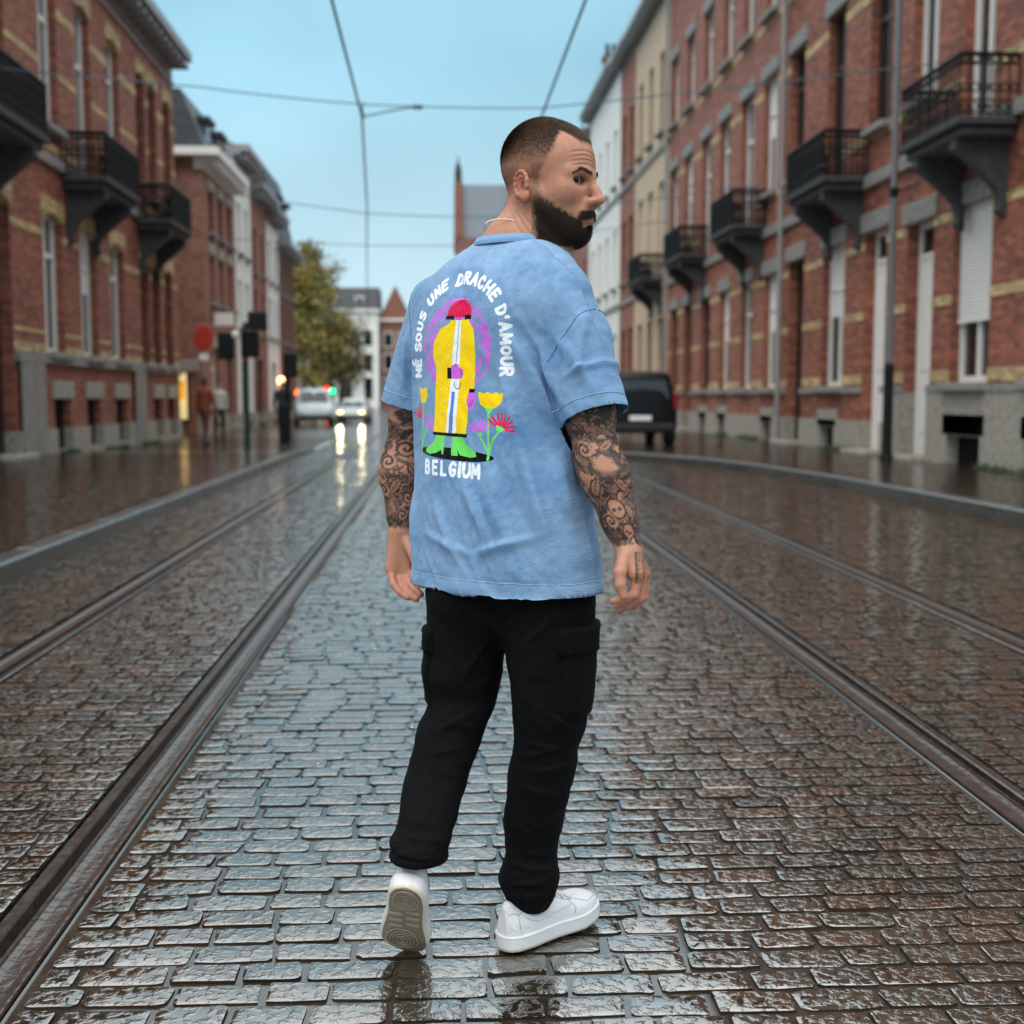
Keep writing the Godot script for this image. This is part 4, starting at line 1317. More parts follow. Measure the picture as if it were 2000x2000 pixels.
func beard_amount(p: Vector3) -> float:
	var x := absf(p.x)
	# cheek line from the sideburn down to the corner of the mouth
	var t := clampf((p.z - 0.012) / 0.072, 0.0, 1.0)
	var line := lerpf(-0.022, -0.088, pow(t, 0.75))
	var b := smoothstep(0.004, -0.022, p.y - line + 0.006 * hn.get_noise_3dv(p * 900.0))
	if p.z < 0.045:
		b *= smoothstep(-0.002, 0.016, p.z + 0.006 * hn.get_noise_3dv(p * 900.0) + 0.10 * (p.y + 0.08))
	b *= smoothstep(-0.155, -0.14, p.y)
	# bare lips and the small bare patch under them
	var lips := Vector2((p.y + 0.0965) / 0.0135, x / 0.030).length()
	b *= smoothstep(0.85, 1.15, lips) if p.z > 0.07 else 1.0
	var pm := Vector2((p.y + 0.1085) / 0.007, (x - 0.016) / 0.011).length()
	if p.z > 0.06:
		b *= smoothstep(0.7, 1.2, pm)
	var mo := smoothstep(0.0, 0.004, -0.0735 - 0.2 * x - p.y) * smoothstep(0.0, 0.004, p.y + 0.0905 + 0.25 * x) * smoothstep(0.036, 0.028, x) if p.z > 0.07 else 0.0
	return clampf(maxf(b, mo), 0.0, 1.0)

func brow_amount(p: Vector3) -> float:
	var x := absf(p.x)
	if p.z < 0.05 or x < 0.009 or x > 0.056:
		return 0.0
	var c := lerpf(0.0075, 0.0150, smoothstep(0.009, 0.034, x)) - 0.010 * smoothstep(0.036, 0.056, x) - 0.0105
	var w := 0.0036 * smoothstep(0.062, 0.03, x) + 0.0012 + 0.0012 * hn.get_noise_3dv(p * 2500.0)
	return smoothstep(w, w * 0.5, absf(p.y - c))

func skin_tone(p: Vector3) -> Color:   # p in the head's own axes
	var c := Color(0.43, 0.200, 0.125)
	var n := hn.get_noise_3dv(p * 900.0)
	c = c.lerp(Color(0.50, 0.20, 0.14), 0.5 * smoothstep(0.035, 0.01, (p - Vector3(0.045, -0.035, 0.075)).length()) + 0.6 * smoothstep(0.022, 0.008, (p - Vector3(0, -0.05, 0.118)).length()))
	if p.z > 0.07 and Vector2((p.y + 0.0960) / 0.0125, p.x / 0.029).length() < 1.0:
		c = Color(0.36, 0.135, 0.105)
	if p.z > 0.06:
		var eye := Vector2((absf(p.x) - 0.0335) / 0.0175, (p.y + 0.0185) / 0.0095).length()
		c = c.lerp(Color(0.16, 0.07, 0.05), 0.55 * smoothstep(1.35, 0.95, eye))
		if eye < 1.0 and eye > 0.72:
			c = c.lerp(Color(0.03, 0.015, 0.012), 0.75)
	var blotch := hn.get_noise_3dv(p * 260.0)
	c = c.lerp(Color(0.52, 0.19, 0.125), clampf(0.35 * blotch, 0.0, 0.3))
	var f := 1.0 + 0.13 * n
	return Color(c.r * f, c.g * f, c.b * f)

func build_head(body: MB) -> void:
	var prims := head_prims()
	var m := net(prims, Vector3(-0.22, -0.235, -0.19), Vector3(0.22, 0.14, 0.15), 0.0026)
	relax(m, 0, 1, 0.4)
	# creases: forehead lines and the folds of the turned neck
	for k in m.V.size():
		var p := m.V[k]
		var d := 0.0
		if p.z > 0.03 and p.y > 0.006 and p.y < 0.058 and absf(p.x) < 0.06:
			var yy := p.y + 0.12 * p.x * p.x * 8.0 - 0.003 * sin(p.x * 60.0)
			for l in [0.013, 0.022, 0.031, 0.041]:
				d -= 0.0016 * exp(-pow((yy - l) / 0.0016, 2.0)) * smoothstep(0.062, 0.04, absf(p.x))
				d += 0.0005 * exp(-pow((yy - l - 0.0045) / 0.003, 2.0)) * smoothstep(0.062, 0.04, absf(p.x))
		if p.y < -0.07 and p.z < 0.03 and p.x > 0.0:
			for l in [[-0.012, 0.9], [0.004, 1.0], [0.017, 0.7]]:
				var u: float = (p.z + 0.045 - l[0]) - (-0.08 - p.y) * 0.75
				d -= 0.0024 * l[1] * exp(-pow(u / 0.0026, 2.0)) * smoothstep(-0.07, -0.09, p.y)
		m.V[k] = p + m.N[k] * d
	normals(m)
	rg.seed = 5
	for k in m.V.size():
		var p := m.V[k]
		var c := skin_tone(p)
		var h := hair_amount(p)
		h = clampf(h * (0.45 + 0.65 * rg.randf()) , 0.0, 0.88)
		c = c.lerp(Color(0.050, 0.036, 0.028), h)
		c = c.lerp(Color(0.036, 0.022, 0.015), lerpf(0.40, 0.88, smoothstep(-0.035, -0.095, p.y)) * beard_amount(p) * (0.5 + 0.5 * rg.randf()))
		c = c.lerp(Color(0.040, 0.024, 0.016), 0.75 * brow_amount(p))
		m.C[k] = c
	var ears := MB.new()
	for s in [-1.0, 1.0]:
		var e := net(ear_prims(s), Vector3(s * 0.079 - 0.03, -0.078, -0.062), Vector3(s * 0.079 + 0.03, 0.035, 0.03), 0.0016)
		for k in e.V.size():
			var q := e.V[k]
			e.C[k] = Color(0.44, 0.20, 0.13).lerp(Color(0.40, 0.13, 0.085), smoothstep(-0.004, -0.02, q.z) * 0.6 + 0.25)
		ears.add(e, Transform3D.IDENTITY)
	body.add(m, head_xf())
	body.add(ears, head_xf())
	# eyes
	for s in [-1.0, 1.0]:
		var e := MB.new()
		var prof := []
		for k in 13:
			var a := lerpf(-PI / 2, PI / 2, k / 12.0)
			prof.append(Vector2(cos(a) * 0.0123, sin(a) * 0.0123))
		var look := Vector3(0.62, 0.0, 0.8).normalized()
		e.lathe(prof, Transform3D(Basis(Quaternion(Vector3.UP, look)), Vector3(s * 0.0335, -0.0185, 0.0795)), 20)
		for k in e.V.size():
			var q := ((e.V[k] - Vector3(s * 0.0335, -0.0185, 0.0795)) / 0.0123).dot(look)
			e.C[k] = Color(0.004, 0.003, 0.003) if q > 0.93 else (Color(0.022, 0.012, 0.007) if q > 0.82 else Color(0.40, 0.34, 0.31))
		var eo := MB.new()
		eo.add(e, head_xf())
		part("eye", eo, M.eye)
	# short hair, beard and brows as single hairs, thick where they grow thick
	var hair := MB.new()
	var beard := MB.new()
	var brows := MB.new()
	var xf := head_xf()
	for k in range(0, m.I.size(), 3):
		var a := m.V[m.I[k]]
		var n := m.N[m.I[k]]
		var hh := hair_amount(a)
		var bb := beard_amount(a)
		var br := brow_amount(a)
		if hh + bb + br < 0.04:
			continue
		var b := m.V[m.I[k + 1]]
		var c := m.V[m.I[k + 2]]
		for j in 4:
			var u := rg.randf()
			var w := rg.randf() * (1.0 - u)
			var p := a + (b - a) * u + (c - a) * w
			var rnd := Vector3(rg.randf() - 0.5, rg.randf() - 0.5, rg.randf() - 0.5)
			if bb > 0.06 and rg.randf() < (bb * bb * 1.2 + 0.04) * lerpf(0.45, 1.0, smoothstep(-0.035, -0.09, p.y)):
				# full and blunt along the jaw and chin, shorter on the cheek
				var full := smoothstep(-0.05, -0.115, p.y)
				var ln := lerpf(0.005, 0.012, full) * rg.randf_range(0.75, 1.1)
				if p.y > -0.09 and p.z > 0.07:
					ln = 0.007
				var dir := (n * lerpf(0.45, 0.6, full) + Vector3(0, -0.95, 0.25) * lerpf(0.9, 0.7, full) + rnd * 0.45).normalized()
				strand(beard, xf, p - n * 0.001, dir, ln, 0.0006, Color(0.085, 0.053, 0.037).lerp(Color(0.026, 0.016, 0.011), smoothstep(-0.03, -0.085, p.y)) * rg.randf_range(0.4, 1.8), n)
			elif br > 0.3 and j < 3:
				var dir := (n * 0.3 + Vector3(signf(p.x) * 0.9, 0.35, -0.2) + rnd * 0.5).normalized()
				strand(brows, xf, p - n * 0.0005, dir, 0.0055, 0.0004, Color(0.026, 0.016, 0.011) * rg.randf_range(0.6, 1.5), n)
			elif hh > 0.12 and rg.randf() < hh * 0.85:
				var ln := lerpf(0.0014, 0.0050, smoothstep(0.2, 0.95, hh)) * rg.randf_range(0.7, 1.2)
				var dir := (n + Vector3(0, -0.1, 0.55) + rnd * 0.5).normalized()
				strand(hair, xf, p - n * 0.0004, dir, ln, 0.00045, Color(0.055, 0.039, 0.029) * rg.randf_range(0.3, 2.4), n)
	part("hair", hair, M.hair)
	part("beard", beard, M.hair)
	part("eyebrows", brows, M.hair)

func strand(mb: MB, xf: Transform3D, p: Vector3, dir: Vector3, ln: float, w: float, c: Color, n: Vector3) -> void:
	var side := dir.cross(n + Vector3(0.3, 0.2, 0.1)).normalized()
	mb.col = c
	mb.tri(xf * (p - side * w), xf * (p + side * w), xf * (p + dir * ln), xf.basis * (n + Vector3(0.2, 0.5, 0)))
	var nn := (xf.basis * (n + Vector3(0, 0.3, 0))).normalized()
	for k in 3:
		mb.N[mb.N.size() - 1 - k] = nn

func finger(o: Array, pts: Array, r0: float, r1: float) -> void:
	for i in pts.size() - 1:
		var a := lerpf(r0, r1, float(i) / (pts.size() - 1))
		var b := lerpf(r0, r1, float(i + 1) / (pts.size() - 1))
		o.append(Limb.new(pts[i], pts[i + 1], a, b, 0.004))

func arm_prims(right: bool) -> Array:
	var o := []
	var sh := SH_R if right else SH_L
	var el := EL_R if right else EL_L
	var wr := WR_R if right else WR_L
	var out := (wr - el).normalized()
	var inn := RIGHT * (-0.025 if right else 0.025)
	o.append(Limb.new(sh + inn - Vector3.UP * 0.03, sh.lerp(el, 0.7), 0.044, 0.048, 0.0))
	o.append(Limb.new(sh.lerp(el, 0.6), el, 0.049, 0.043, 0.03))
	var bulge := el.lerp(wr, 0.22) + (Vector3(0.004, 0, 0.004) if right else Vector3(-0.004, 0, 0.004))
	o.append(Limb.new(el, bulge, 0.043, 0.045, 0.03))
	o.append(Limb.new(bulge, el.lerp(wr, 0.72), 0.045, 0.030, 0.03))
	o.append(Limb.new(el.lerp(wr, 0.66), wr, 0.031, 0.0255, 0.03))
	if right:
		var kn := [Vector3(0.392, 0.856, -2.415), Vector3(0.404, 0.850, -2.435), Vector3(0.413, 0.847, -2.455), Vector3(0.419, 0.849, -2.475)]
		for k in 4:
			o.append(Limb.new(wr + Vector3(0.0, -0.008, 0.012 - 0.009 * k), kn[k] + Vector3(-0.003, 0.006, 0), 0.017, 0.0125, 0.018))
		o.append(Limb.new(wr + Vector3(-0.008, -0.015, 0.02), Vector3(0.385, 0.862, -2.418), 0.016, 0.013, 0.02))
		finger(o, [kn[0], Vector3(0.385, 0.821, -2.410), Vector3(0.363, 0.811, -2.410), Vector3(0.344, 0.807, -2.415)], 0.0108, 0.0074)
		finger(o, [kn[1], Vector3(0.400, 0.810, -2.432), Vector3(0.377, 0.797, -2.431), Vector3(0.354, 0.793, -2.436)], 0.0112, 0.0076)
		finger(o, [kn[2], Vector3(0.410, 0.808, -2.452), Vector3(0.392, 0.791, -2.450), Vector3(0.371, 0.786, -2.456)], 0.0108, 0.0074)
		finger(o, [kn[3], Vector3(0.418, 0.818, -2.472), Vector3(0.406, 0.800, -2.471), Vector3(0.390, 0.791, -2.476)], 0.0098, 0.0066)
		finger(o, [Vector3(0.366, 0.893, -2.422), Vector3(0.355, 0.866, -2.402), Vector3(0.355, 0.842, -2.394), Vector3(0.361, 0.820, -2.392)], 0.0145, 0.0085)
	else:
		var kn := [Vector3(-0.070, 0.812, -2.812), Vector3(-0.083, 0.809, -2.815), Vector3(-0.098, 0.810, -2.815), Vector3(-0.112, 0.817, -2.810)]
		for k in 4:
			o.append(Limb.new(wr + Vector3(0.011 - 0.0075 * k, -0.006, 0.0), kn[k] + Vector3(0, 0.004, 0), 0.017, 0.0125, 0.016))
		finger(o, [kn[0], Vector3(-0.054, 0.801, -2.780), Vector3(-0.045, 0.795, -2.768), Vector3(-0.037, 0.790, -2.758)], 0.0105, 0.0074)
		finger(o, [kn[1], Vector3(-0.066, 0.786, -2.782), Vector3(-0.054, 0.777, -2.768), Vector3(-0.043, 0.769, -2.757)], 0.0108, 0.0076)
		finger(o, [kn[2], Vector3(-0.084, 0.780, -2.785), Vector3(-0.069, 0.766, -2.769), Vector3(-0.053, 0.758, -2.758)], 0.0105, 0.0074)
		finger(o, [kn[3], Vector3(-0.104, 0.788, -2.786), Vector3(-0.090, 0.772, -2.772), Vector3(-0.073, 0.761, -2.762)], 0.0096, 0.0066)
		finger(o, [Vector3(-0.076, 0.887, -2.815), Vector3(-0.058, 0.857, -2.782), Vector3(-0.051, 0.835, -2.766), Vector3(-0.048, 0.814, -2.758)], 0.0155, 0.0085)
	return o

func ink(right: bool, p: Vector3) -> float:   # how dark the tattoo is at a place on the arm
	var el := EL_R if right else EL_L
	var wr := WR_R if right else WR_L
	var y := (p.y - wr.y) / (el.y - wr.y)
	if y < 0.02:
		return 0.0
	var ax := el + (wr - el) * clampf((el.y - p.y) / (el.y - wr.y), -1.5, 1.0)
	var ang := atan2(p.z - ax.z, p.x - ax.x)
	var q := Vector3(cos(ang) * 0.042, p.y, sin(ang) * 0.042)
	var o := Vector3(0, 3, 0) if right else Vector3.ZERO
	var w := Vector3(tn.get_noise_3dv(q * 30.0 + o), tn.get_noise_3dv(q * 30.0 + o + Vector3(31, 0, 0)), tn.get_noise_3dv(q * 30.0 + o + Vector3(0, 57, 0)))
	var u := q + w * 0.022
	var big := tn.get_noise_3dv(u * Vector3(19, 15, 19) + o)      # dark fields and bare skin
	var swirl := tn.get_noise_3dv((q + w * 0.04) * Vector3(29, 22, 29) + o + Vector3(7, 7, 7))
	var hatch := sin((q.y + 0.6 * w.x * 0.05) * 1250.0 + ang * 9.0) * 0.5 + 0.5
	var grain := hn.get_noise_3dv(q * 2400.0)
	var cover := smoothstep(-0.02, 0.10, big + (0.34 if right else 0.24))
	var s := cover * clampf(0.80 + 0.9 * (swirl + 0.2) - 0.15 * hatch, 0.0, 1.0)
	# bold outlines round the fields, curled lines inside the bare skin
	s = maxf(s, smoothstep(0.05, 0.02, absf(big + (0.34 if right else 0.24))) * 0.95)
	s = maxf(s, smoothstep(0.045, 0.018, absf(swirl)) * (0.95 if cover < 0.5 else 0.0))
	if cover > 0.5:   # highlights left bare in the dark fields
		s *= 1.0 - 0.85 * smoothstep(0.030, 0.012, absf(swirl - 0.06))
	if right:   # a rose at the elbow, left bare inside a dark ring
		var d := Vector2(wrapf(ang - 1.5, -PI, PI) * 0.045, p.y - 1.075)
		d.x += 0.004 * w.y
		var r := d.length() * (1.0 + 0.12 * sin(d.angle() * 7.0))
		if r < 0.030:
			s = 0.92 if r > 0.021 else (0.75 if r > 0.017 and sin(d.angle() * 26.0) > -0.2 else 0.10 + 0.5 * smoothstep(-0.006, -0.014, d.y))
	else:
		for m in [[0.985, 1.0, 0.008], [0.965, 2.2, 0.006], [1.005, 1.6, 0.005]]:
			var d := Vector2(wrapf(ang - m[1], -PI, PI) * 0.04, p.y - m[0]).length()
			if d < m[2] * 1.4:
				s = 0.95 if d > m[2] * 0.6 and d < m[2] * 1.15 else 0.12
	for m in TATTOOS:   # ang, height, size, turn, kind
		if m[5] != right:
			continue
		var d: Vector2 = Vector2(wrapf(ang - m[0], -PI, PI) * 0.043, p.y - m[1]).rotated(m[3]) / m[2]
		var l: float = d.length()
		if m[4] == 0 and l < 1.75:     # skull
			var face := Vector2(d.x, d.y * 0.92).length()
			if face < 1.22:
				s = 0.95 if face > 1.0 else 0.06 + 0.35 * smoothstep(0.5, 1.0, d.x)
				if Vector2((absf(d.x) - 0.40) / 0.27, (d.y + 0.10) / 0.24).length() < 1.0 or Vector2(d.x / 0.13, (d.y + 0.52) / 0.16).length() < 1.0:
					s = 0.95
			elif d.y < 0.0 and absf(d.x) < 0.62 and d.y > -1.5:
				s = 0.95 if sin(d.x * 22.0) > 0.2 or absf(d.y + 1.22) < 0.06 else 0.08
		elif m[4] == 1 and l < 1.0:    # scroll
			var ph: float = d.angle() + 9.0 * l
			s = 0.95 if sin(ph) > 0.05 else 0.08
		elif m[4] == 2 and absf(d.y) < 1.0 and absf(d.x) < 0.42 * (1.0 - d.y * d.y) + 0.07:   # leaf
			var side: float = absf(d.x) / (0.42 * (1.0 - d.y * d.y) + 0.01)
			s = 0.95 if side > 0.82 or absf(d.x) < 0.04 else (0.6 if sin((d.y + absf(d.x)) * 26.0) > 0.3 else 0.10)
	var cuff := smoothstep(0.02 if right else 0.05, 0.06 if right else 0.10, y + 0.05 * big)
	return clampf(s, 0.0, 1.0) * cuff

const TATTOOS := [[1.62, 0.990, 0.016, 0.2, 0, true], [1.05, 1.035, 0.020, 0.7, 2, true], [2.2, 1.03, 0.021, -0.5, 2, true], [1.0, 0.985, 0.017, 0.3, 2, true], [1.35, 0.945, 0.012, -0.3, 0, true], [2.15, 0.965, 0.015, 0.0, 1, true], [1.15, 1.115, 0.018, -0.9, 2, true], [2.1, 1.105, 0.016, 0.6, 1, true],
	[1.45, 1.095, 0.019, 0.4, 1, false], [2.2, 1.065, 0.017, 0.0, 1, false], [1.1, 1.045, 0.020, 0.5, 2, false], [1.9, 1.01, 0.022, -0.6, 2, false], [1.2, 0.985, 0.014, 0.0, 1, false], [2.1, 0.965, 0.018, 0.4, 2, false], [1.5, 0.945, 0.013, 0.0, 1, false], [2.6, 1.0, 0.016, 0.0, 1, false]]

func build_arm(body: MB, right: bool) -> void:
	var lo := Vector3(0.18, 0.765, -2.66) if right else Vector3(-0.17, 0.735, -2.95)
	var hi := Vector3(0.47, 1.47, -2.36) if right else Vector3(0.08, 1.48, -2.70)
	var base := body.V.size()
	net(arm_prims(right), lo, hi, 0.0026, body)
	for k in range(base, body.V.size()):
		var p := body.V[k]
		var c := Color(0.42, 0.198, 0.126)
		var wr := WR_R if right else WR_L
		if p.y < wr.y - 0.04:
			c = c.lerp(Color(0.46, 0.19, 0.13), smoothstep(wr.y - 0.04, wr.y - 0.12, p.y))
		var f := 1.0 + 0.12 * hn.get_noise_3dv(p * 800.0)
		c = Color(c.r * f, c.g * f, c.b * f)
		c = c.lerp(Color(0.011, 0.012, 0.014), 0.95 * ink(right, p))
		if right and p.y < wr.y - 0.005 and p.y > 0.842 and p.x > 0.386:   # inked back of the hand
			var s := smoothstep(0.02, 0.10, absf(hn.get_noise_3dv(p * Vector3(1500, 700, 1500)))) * smoothstep(0.386, 0.396, p.x)
			c = c.lerp(Color(0.016, 0.016, 0.017), 0.85 * (1.0 - s) + 0.0)
		body.C[k] = c

func shirt_uv(p: Vector3) -> Vector2:
	var q := p - Vector3(0.120, 0, -2.67)
	var r := q.dot(RIGHT)
	if q.dot(FRONT) > 0.0:   # the front half lies beyond the sides
		r = (1.0 if r > 0.0 else -1.0) * (0.58 - absf(r))
	return Vector2(0.5 + r / 1.2, (1.60 - p.y) / 0.85)

func fold(p: Vector2, a: Vector2, b: Vector2, w: float, amp: float) -> float:   # a crease of the cloth, steeper on one side
	var ba := b - a
	var h := clampf((p - a).dot(ba) / ba.length_squared(), 0.0, 1.0)
	var off := p - a - ba * h
	var side := signf(off.cross(ba)) * off.length() / (w * (1.0 if off.cross(ba) > 0.0 else 0.55))
	return amp * exp(-side * side) * sin(clampf(h, 0.03, 0.97) * PI)

func on_back(right: float, y: float) -> Vector3:   # a place on the back of the shirt, metres to the right of the spine
	return Vector3(0.120, y, -2.67) + RIGHT * right - FRONT * 0.13

func build_shirt() -> void:
	var a := SHIRT
	var ka := 1.0 / 0.863
	var prims := [Stack.new(a, TURN, ka, ka * 0.62, 0.0, 2.25)]
	var torso := prims[0] as Stack
	var axr := (HEM_R - SH_R).normalized()
	var axl := (HEM_L - SH_L).normalized()
	prims.append(Limb.new(SH_R - RIGHT * 0.02, HEM_R + axr * 0.08, 0.070, 0.066, 0.035))
	prims.append(Limb.new(SH_L + RIGHT * 0.02, HEM_L + axl * 0.08, 0.071, 0.072, 0.035))
	# sleeves end in open hems
	var m := net(prims, Vector3(-0.21, 0.79, -2.98), Vector3(0.45, 1.575, -2.36), 0.0052)
	# cut the sleeves at their hems and the body at its hem
	var keep := PackedInt32Array()
	for k in range(0, m.I.size(), 3):
		var c := (m.V[m.I[k]] + m.V[m.I[k + 1]] + m.V[m.I[k + 2]]) / 3.0
		var r := (c - HEM_R).dot(axr) > 0.0 and c.distance_to(HEM_R) < 0.17 and torso.d(c) > 0.010 and (c - on_back(0, c.y)).dot(RIGHT) > 0.12
		var l := (c - HEM_L).dot(axl) > 0.0 and c.distance_to(HEM_L) < 0.17 and torso.d(c) > 0.010 and (c - on_back(0, c.y)).dot(RIGHT) < -0.12
		var nk := c - Vector3(0.167, 1.533, -2.698)
		var hole := pow(nk.dot(RIGHT) / 0.087, 2.0) + pow(nk.dot(FRONT) / 0.069, 2.0) < 1.0 and c.y > 1.49
		if not (r or l or hole or c.y < 0.806):
			keep.append_array([m.I[k], m.I[k + 1], m.I[k + 2]])
	m.I = keep
	relax(m, 0, 2, 0.5)
	for k in m.V.size():   # even hems
		var p := m.V[k]
		if p.y < 0.8135:
			m.V[k].y = 0.8065
		for h in [[HEM_R, axr, 1.0], [HEM_L, axl, -1.0]]:
			var e: float = (p - h[0]).dot(h[1])
			if e > -0.008 and e < 0.012 and p.distance_to(h[0]) < 0.11 and torso.d(p) > 0.010 and (p - on_back(0, p.y)).dot(RIGHT) * h[2] > 0.12:
				m.V[k] = p - h[1] * e
	normals(m)
	var seams := []
	# folds of the cloth: from the shoulder blades, across the back, at the armpits, down the sleeve, and the rucked hem
	var fn := FastNoiseLite.new()
	fn.seed = 21; fn.frequency = 1.0; fn.fractal_octaves = 3
	var F := [   # from, to (metres right of the spine, height), width, rise
		[Vector2(0.10, 1.36), Vector2(0.20, 1.13), 0.020, 0.012], [Vector2(0.155, 1.34), Vector2(0.215, 1.20), 0.013, 0.010], [Vector2(0.135, 1.14), Vector2(0.225, 0.86), 0.018, 0.014], [Vector2(0.07, 1.07), Vector2(0.15, 0.87), 0.020, 0.010],
		[Vector2(0.01, 1.05), Vector2(0.11, 0.90), 0.016, 0.009], [Vector2(-0.06, 1.00), Vector2(0.02, 0.86), 0.016, 0.006], [Vector2(0.19, 1.10), Vector2(0.235, 0.95), 0.012, 0.009], [Vector2(-0.15, 1.36), Vector2(-0.165, 1.02), 0.012, 0.003], [Vector2(-0.15, 1.02), Vector2(-0.13, 0.84), 0.014, 0.006],
		[Vector2(-0.06, 1.49), Vector2(0.00, 1.42), 0.020, -0.005], [Vector2(0.02, 1.50), Vector2(0.07, 1.42), 0.016, 0.004], [Vector2(0.10, 1.47), Vector2(0.13, 1.34), 0.018, 0.006], [Vector2(-0.10, 0.93), Vector2(0.06, 0.885), 0.012, 0.005], [Vector2(0.05, 0.89), Vector2(0.20, 0.935), 0.012, 0.006], [Vector2(0.09, 1.26), Vector2(0.15, 1.10), 0.013, 0.007],
		[Vector2(0.235, 1.40), Vector2(0.26, 1.22), 0.014, 0.007], [Vector2(0.205, 1.34), Vector2(0.30, 1.20), 0.012, 0.006], [Vector2(0.22, 1.25), Vector2(0.30, 1.29), 0.010, 0.005], [Vector2(0.28, 1.33), Vector2(0.31, 1.22), 0.011, -0.004], [Vector2(-0.20, 1.38), Vector2(-0.22, 1.22), 0.013, 0.007]]
	for k in m.V.size():
		var p := m.V[k]
		var d := 0.0
		var q := p - Vector3(0.120, 0, -2.67)
		var at2 := Vector2(q.dot(RIGHT), p.y)
		if q.dot(FRONT) < 0.06:
			for f in F:
				d += fold(at2, f[0], f[1], f[2], f[3] * 1.9)
		# soft drag lines running down to the right
		var run := at2.x * 0.88 + at2.y * 0.47
		var along := at2.y * 0.88 - at2.x * 0.47
		d += 0.010 * (0.35 - absf(fn.get_noise_2d(run * 13.0, along * 3.2))) * smoothstep(-0.12, 0.12, at2.x + (1.2 - p.y) * 0.4)
		d += 0.003 * fn.get_noise_3d(p.x * 9.0, p.y * 4.0, p.z * 9.0) + 0.0012 * fn.get_noise_3dv(p * 34.0)
		if p.y < 0.86:   # the hem hangs in shallow waves
			var th := atan2((p - Vector3(0.120, 0, -2.67)).dot(RIGHT), -(p - Vector3(0.120, 0, -2.67)).dot(FRONT))
			d += 0.005 * sin(th * 5.0 + 0.6) * smoothstep(0.87, 0.81, p.y)
		var hem := absf(p.y - 0.834)
		d -= 0.0015 * exp(-pow(hem / 0.004, 2.0))
		m.V[k] = p + m.N[k] * d
	normals(m)
	for k in m.V.size():
		var p := m.V[k]
		m.U[k] = shirt_uv(p)
		var pale := 0.0
		pale += exp(-pow((p.y - 0.8335) / 0.004, 2.0)) * 0.8
		for h in [[HEM_R, axr, 1.0], [HEM_L, axl, -1.0]]:
			var e: float = (p - h[0]).dot(h[1])
			if p.distance_to(h[0]) < 0.11 and torso.d(p) > 0.006 and (p - on_back(0, p.y)).dot(RIGHT) * h[2] > 0.12:
				pale += exp(-pow((e + 0.027) / 0.004, 2.0)) * 0.7 + exp(-pow(e / 0.003, 2.0)) * 0.5
		pale += exp(-pow((p.y - 0.8075) / 0.003, 2.0)) * 0.5
		m.C[k] = Color(1, 1, 1).lerp(Color(1.35, 1.25, 1.15), pale)
	# stitched seams: round the hem, the sleeve ends and the armholes
	var nr := Vector3(0.70, -0.52, 0.49).normalized()
	var pr := Vector3(0.292, 1.382, -2.50)
	var nl := Vector3(-0.66, -0.45, -0.60).normalized()
	var pl := SH_L - RIGHT * 0.015
	for sm in [[Vector3(0.142, 0.834, -2.64), Vector3.UP, 0.5, 0, M.stitch], [HEM_R - axr * 0.026, axr, 0.11, 1, M.stitch], [HEM_L - axl * 0.026, axl, 0.11, 1, M.stitch], [pr, nr, 0.17, 2, M.seam_blue], [pl, nl, 0.17, 2, M.seam_blue]]:
		var n: Vector3 = sm[1]
		var u := n.cross(Vector3(0.3, 0.2, 1)).normalized()
		var w := n.cross(u)
		var cen: Vector3 = sm[0]
		if sm[3] == 2:
			cen = (SH_R if n.x > 0 else SH_L) - n * ((SH_R if n.x > 0 else SH_L) - cen).dot(n)
		const BINS := 72
		var sums := []
		sums.resize(BINS)
		sums.fill(Vector4.ZERO)
		for k in m.V.size():
			var q := m.V[k] - cen
			if absf(q.dot(n)) < 0.0045 and q.length() < sm[2] and (sm[3] != 1 or torso.d(m.V[k]) > 0.008):
				var b := int((atan2(q.dot(w), q.dot(u)) / TAU + 0.5) * BINS) % BINS
				var v := m.V[k] - n * q.dot(n) + m.N[k] * 0.0006
				sums[b] += Vector4(v.x, v.y, v.z, 1.0)
		var run := []
		for b in BINS + 1:
			var sv: Vector4 = sums[b % BINS]
			if sv.w > 0.0:
				run.append(Vector3(sv.x, sv.y, sv.z) / sv.w)
			if (sv.w == 0.0 or b == BINS) and run.size() > 0:
				if run.size() > 3:
					var tb := MB.new()
					tb.tube(run, [0.0008], 5, false)
					seams.append([tb, sm[4]])
				run = []
	var shirt := part("tshirt", m, M.shirt)
	for q in seams:
		part("stitching", q[0], q[1], shirt).position = Vector3.ZERO
	var co := MB.new()
	var ring := []
	for k in 41:
		var t := TAU * k / 40.0
		ring.append(Vector3(0.167, 1.533, -2.698) + RIGHT * 0.094 * cos(t) + FRONT * 0.076 * sin(t) + Vector3.UP * (0.004 * cos(2.0 * t) - 0.014 * sin(t)))
	for k in 41:
		for j in 7:
			var t := TAU * k / 40.0
			var b := PI * 2.0 * j / 6.0
			var rad := (RIGHT * cos(t) + FRONT * sin(t)).normalized()
			co.vert(ring[k] + rad * (cos(b) * 0.0032 + 0.005 * -sin(b)) + Vector3.UP * sin(b) * 0.0105, rad * cos(b) + Vector3.UP * sin(b) * 0.5, Vector2(0.05, 0.02))
	for k in 40:
		for j in 6:
			var q := k * 7 + j
			co.I.append_array([q, q + 8, q + 7, q, q + 1, q + 8])
	normals(co)
	for k in co.N.size():
		var rad := co.V[k] - Vector3(0.167, 1.533, -2.698)
	part("collar", co, M.shirt_plain)

func limb_near(p: Vector3, a: Vector3, b: Vector3) -> float:
	var ba := b - a
	var h := clampf((p - a).dot(ba) / ba.length_squared(), 0.0, 1.0)
	return (p - a - ba * h).length()

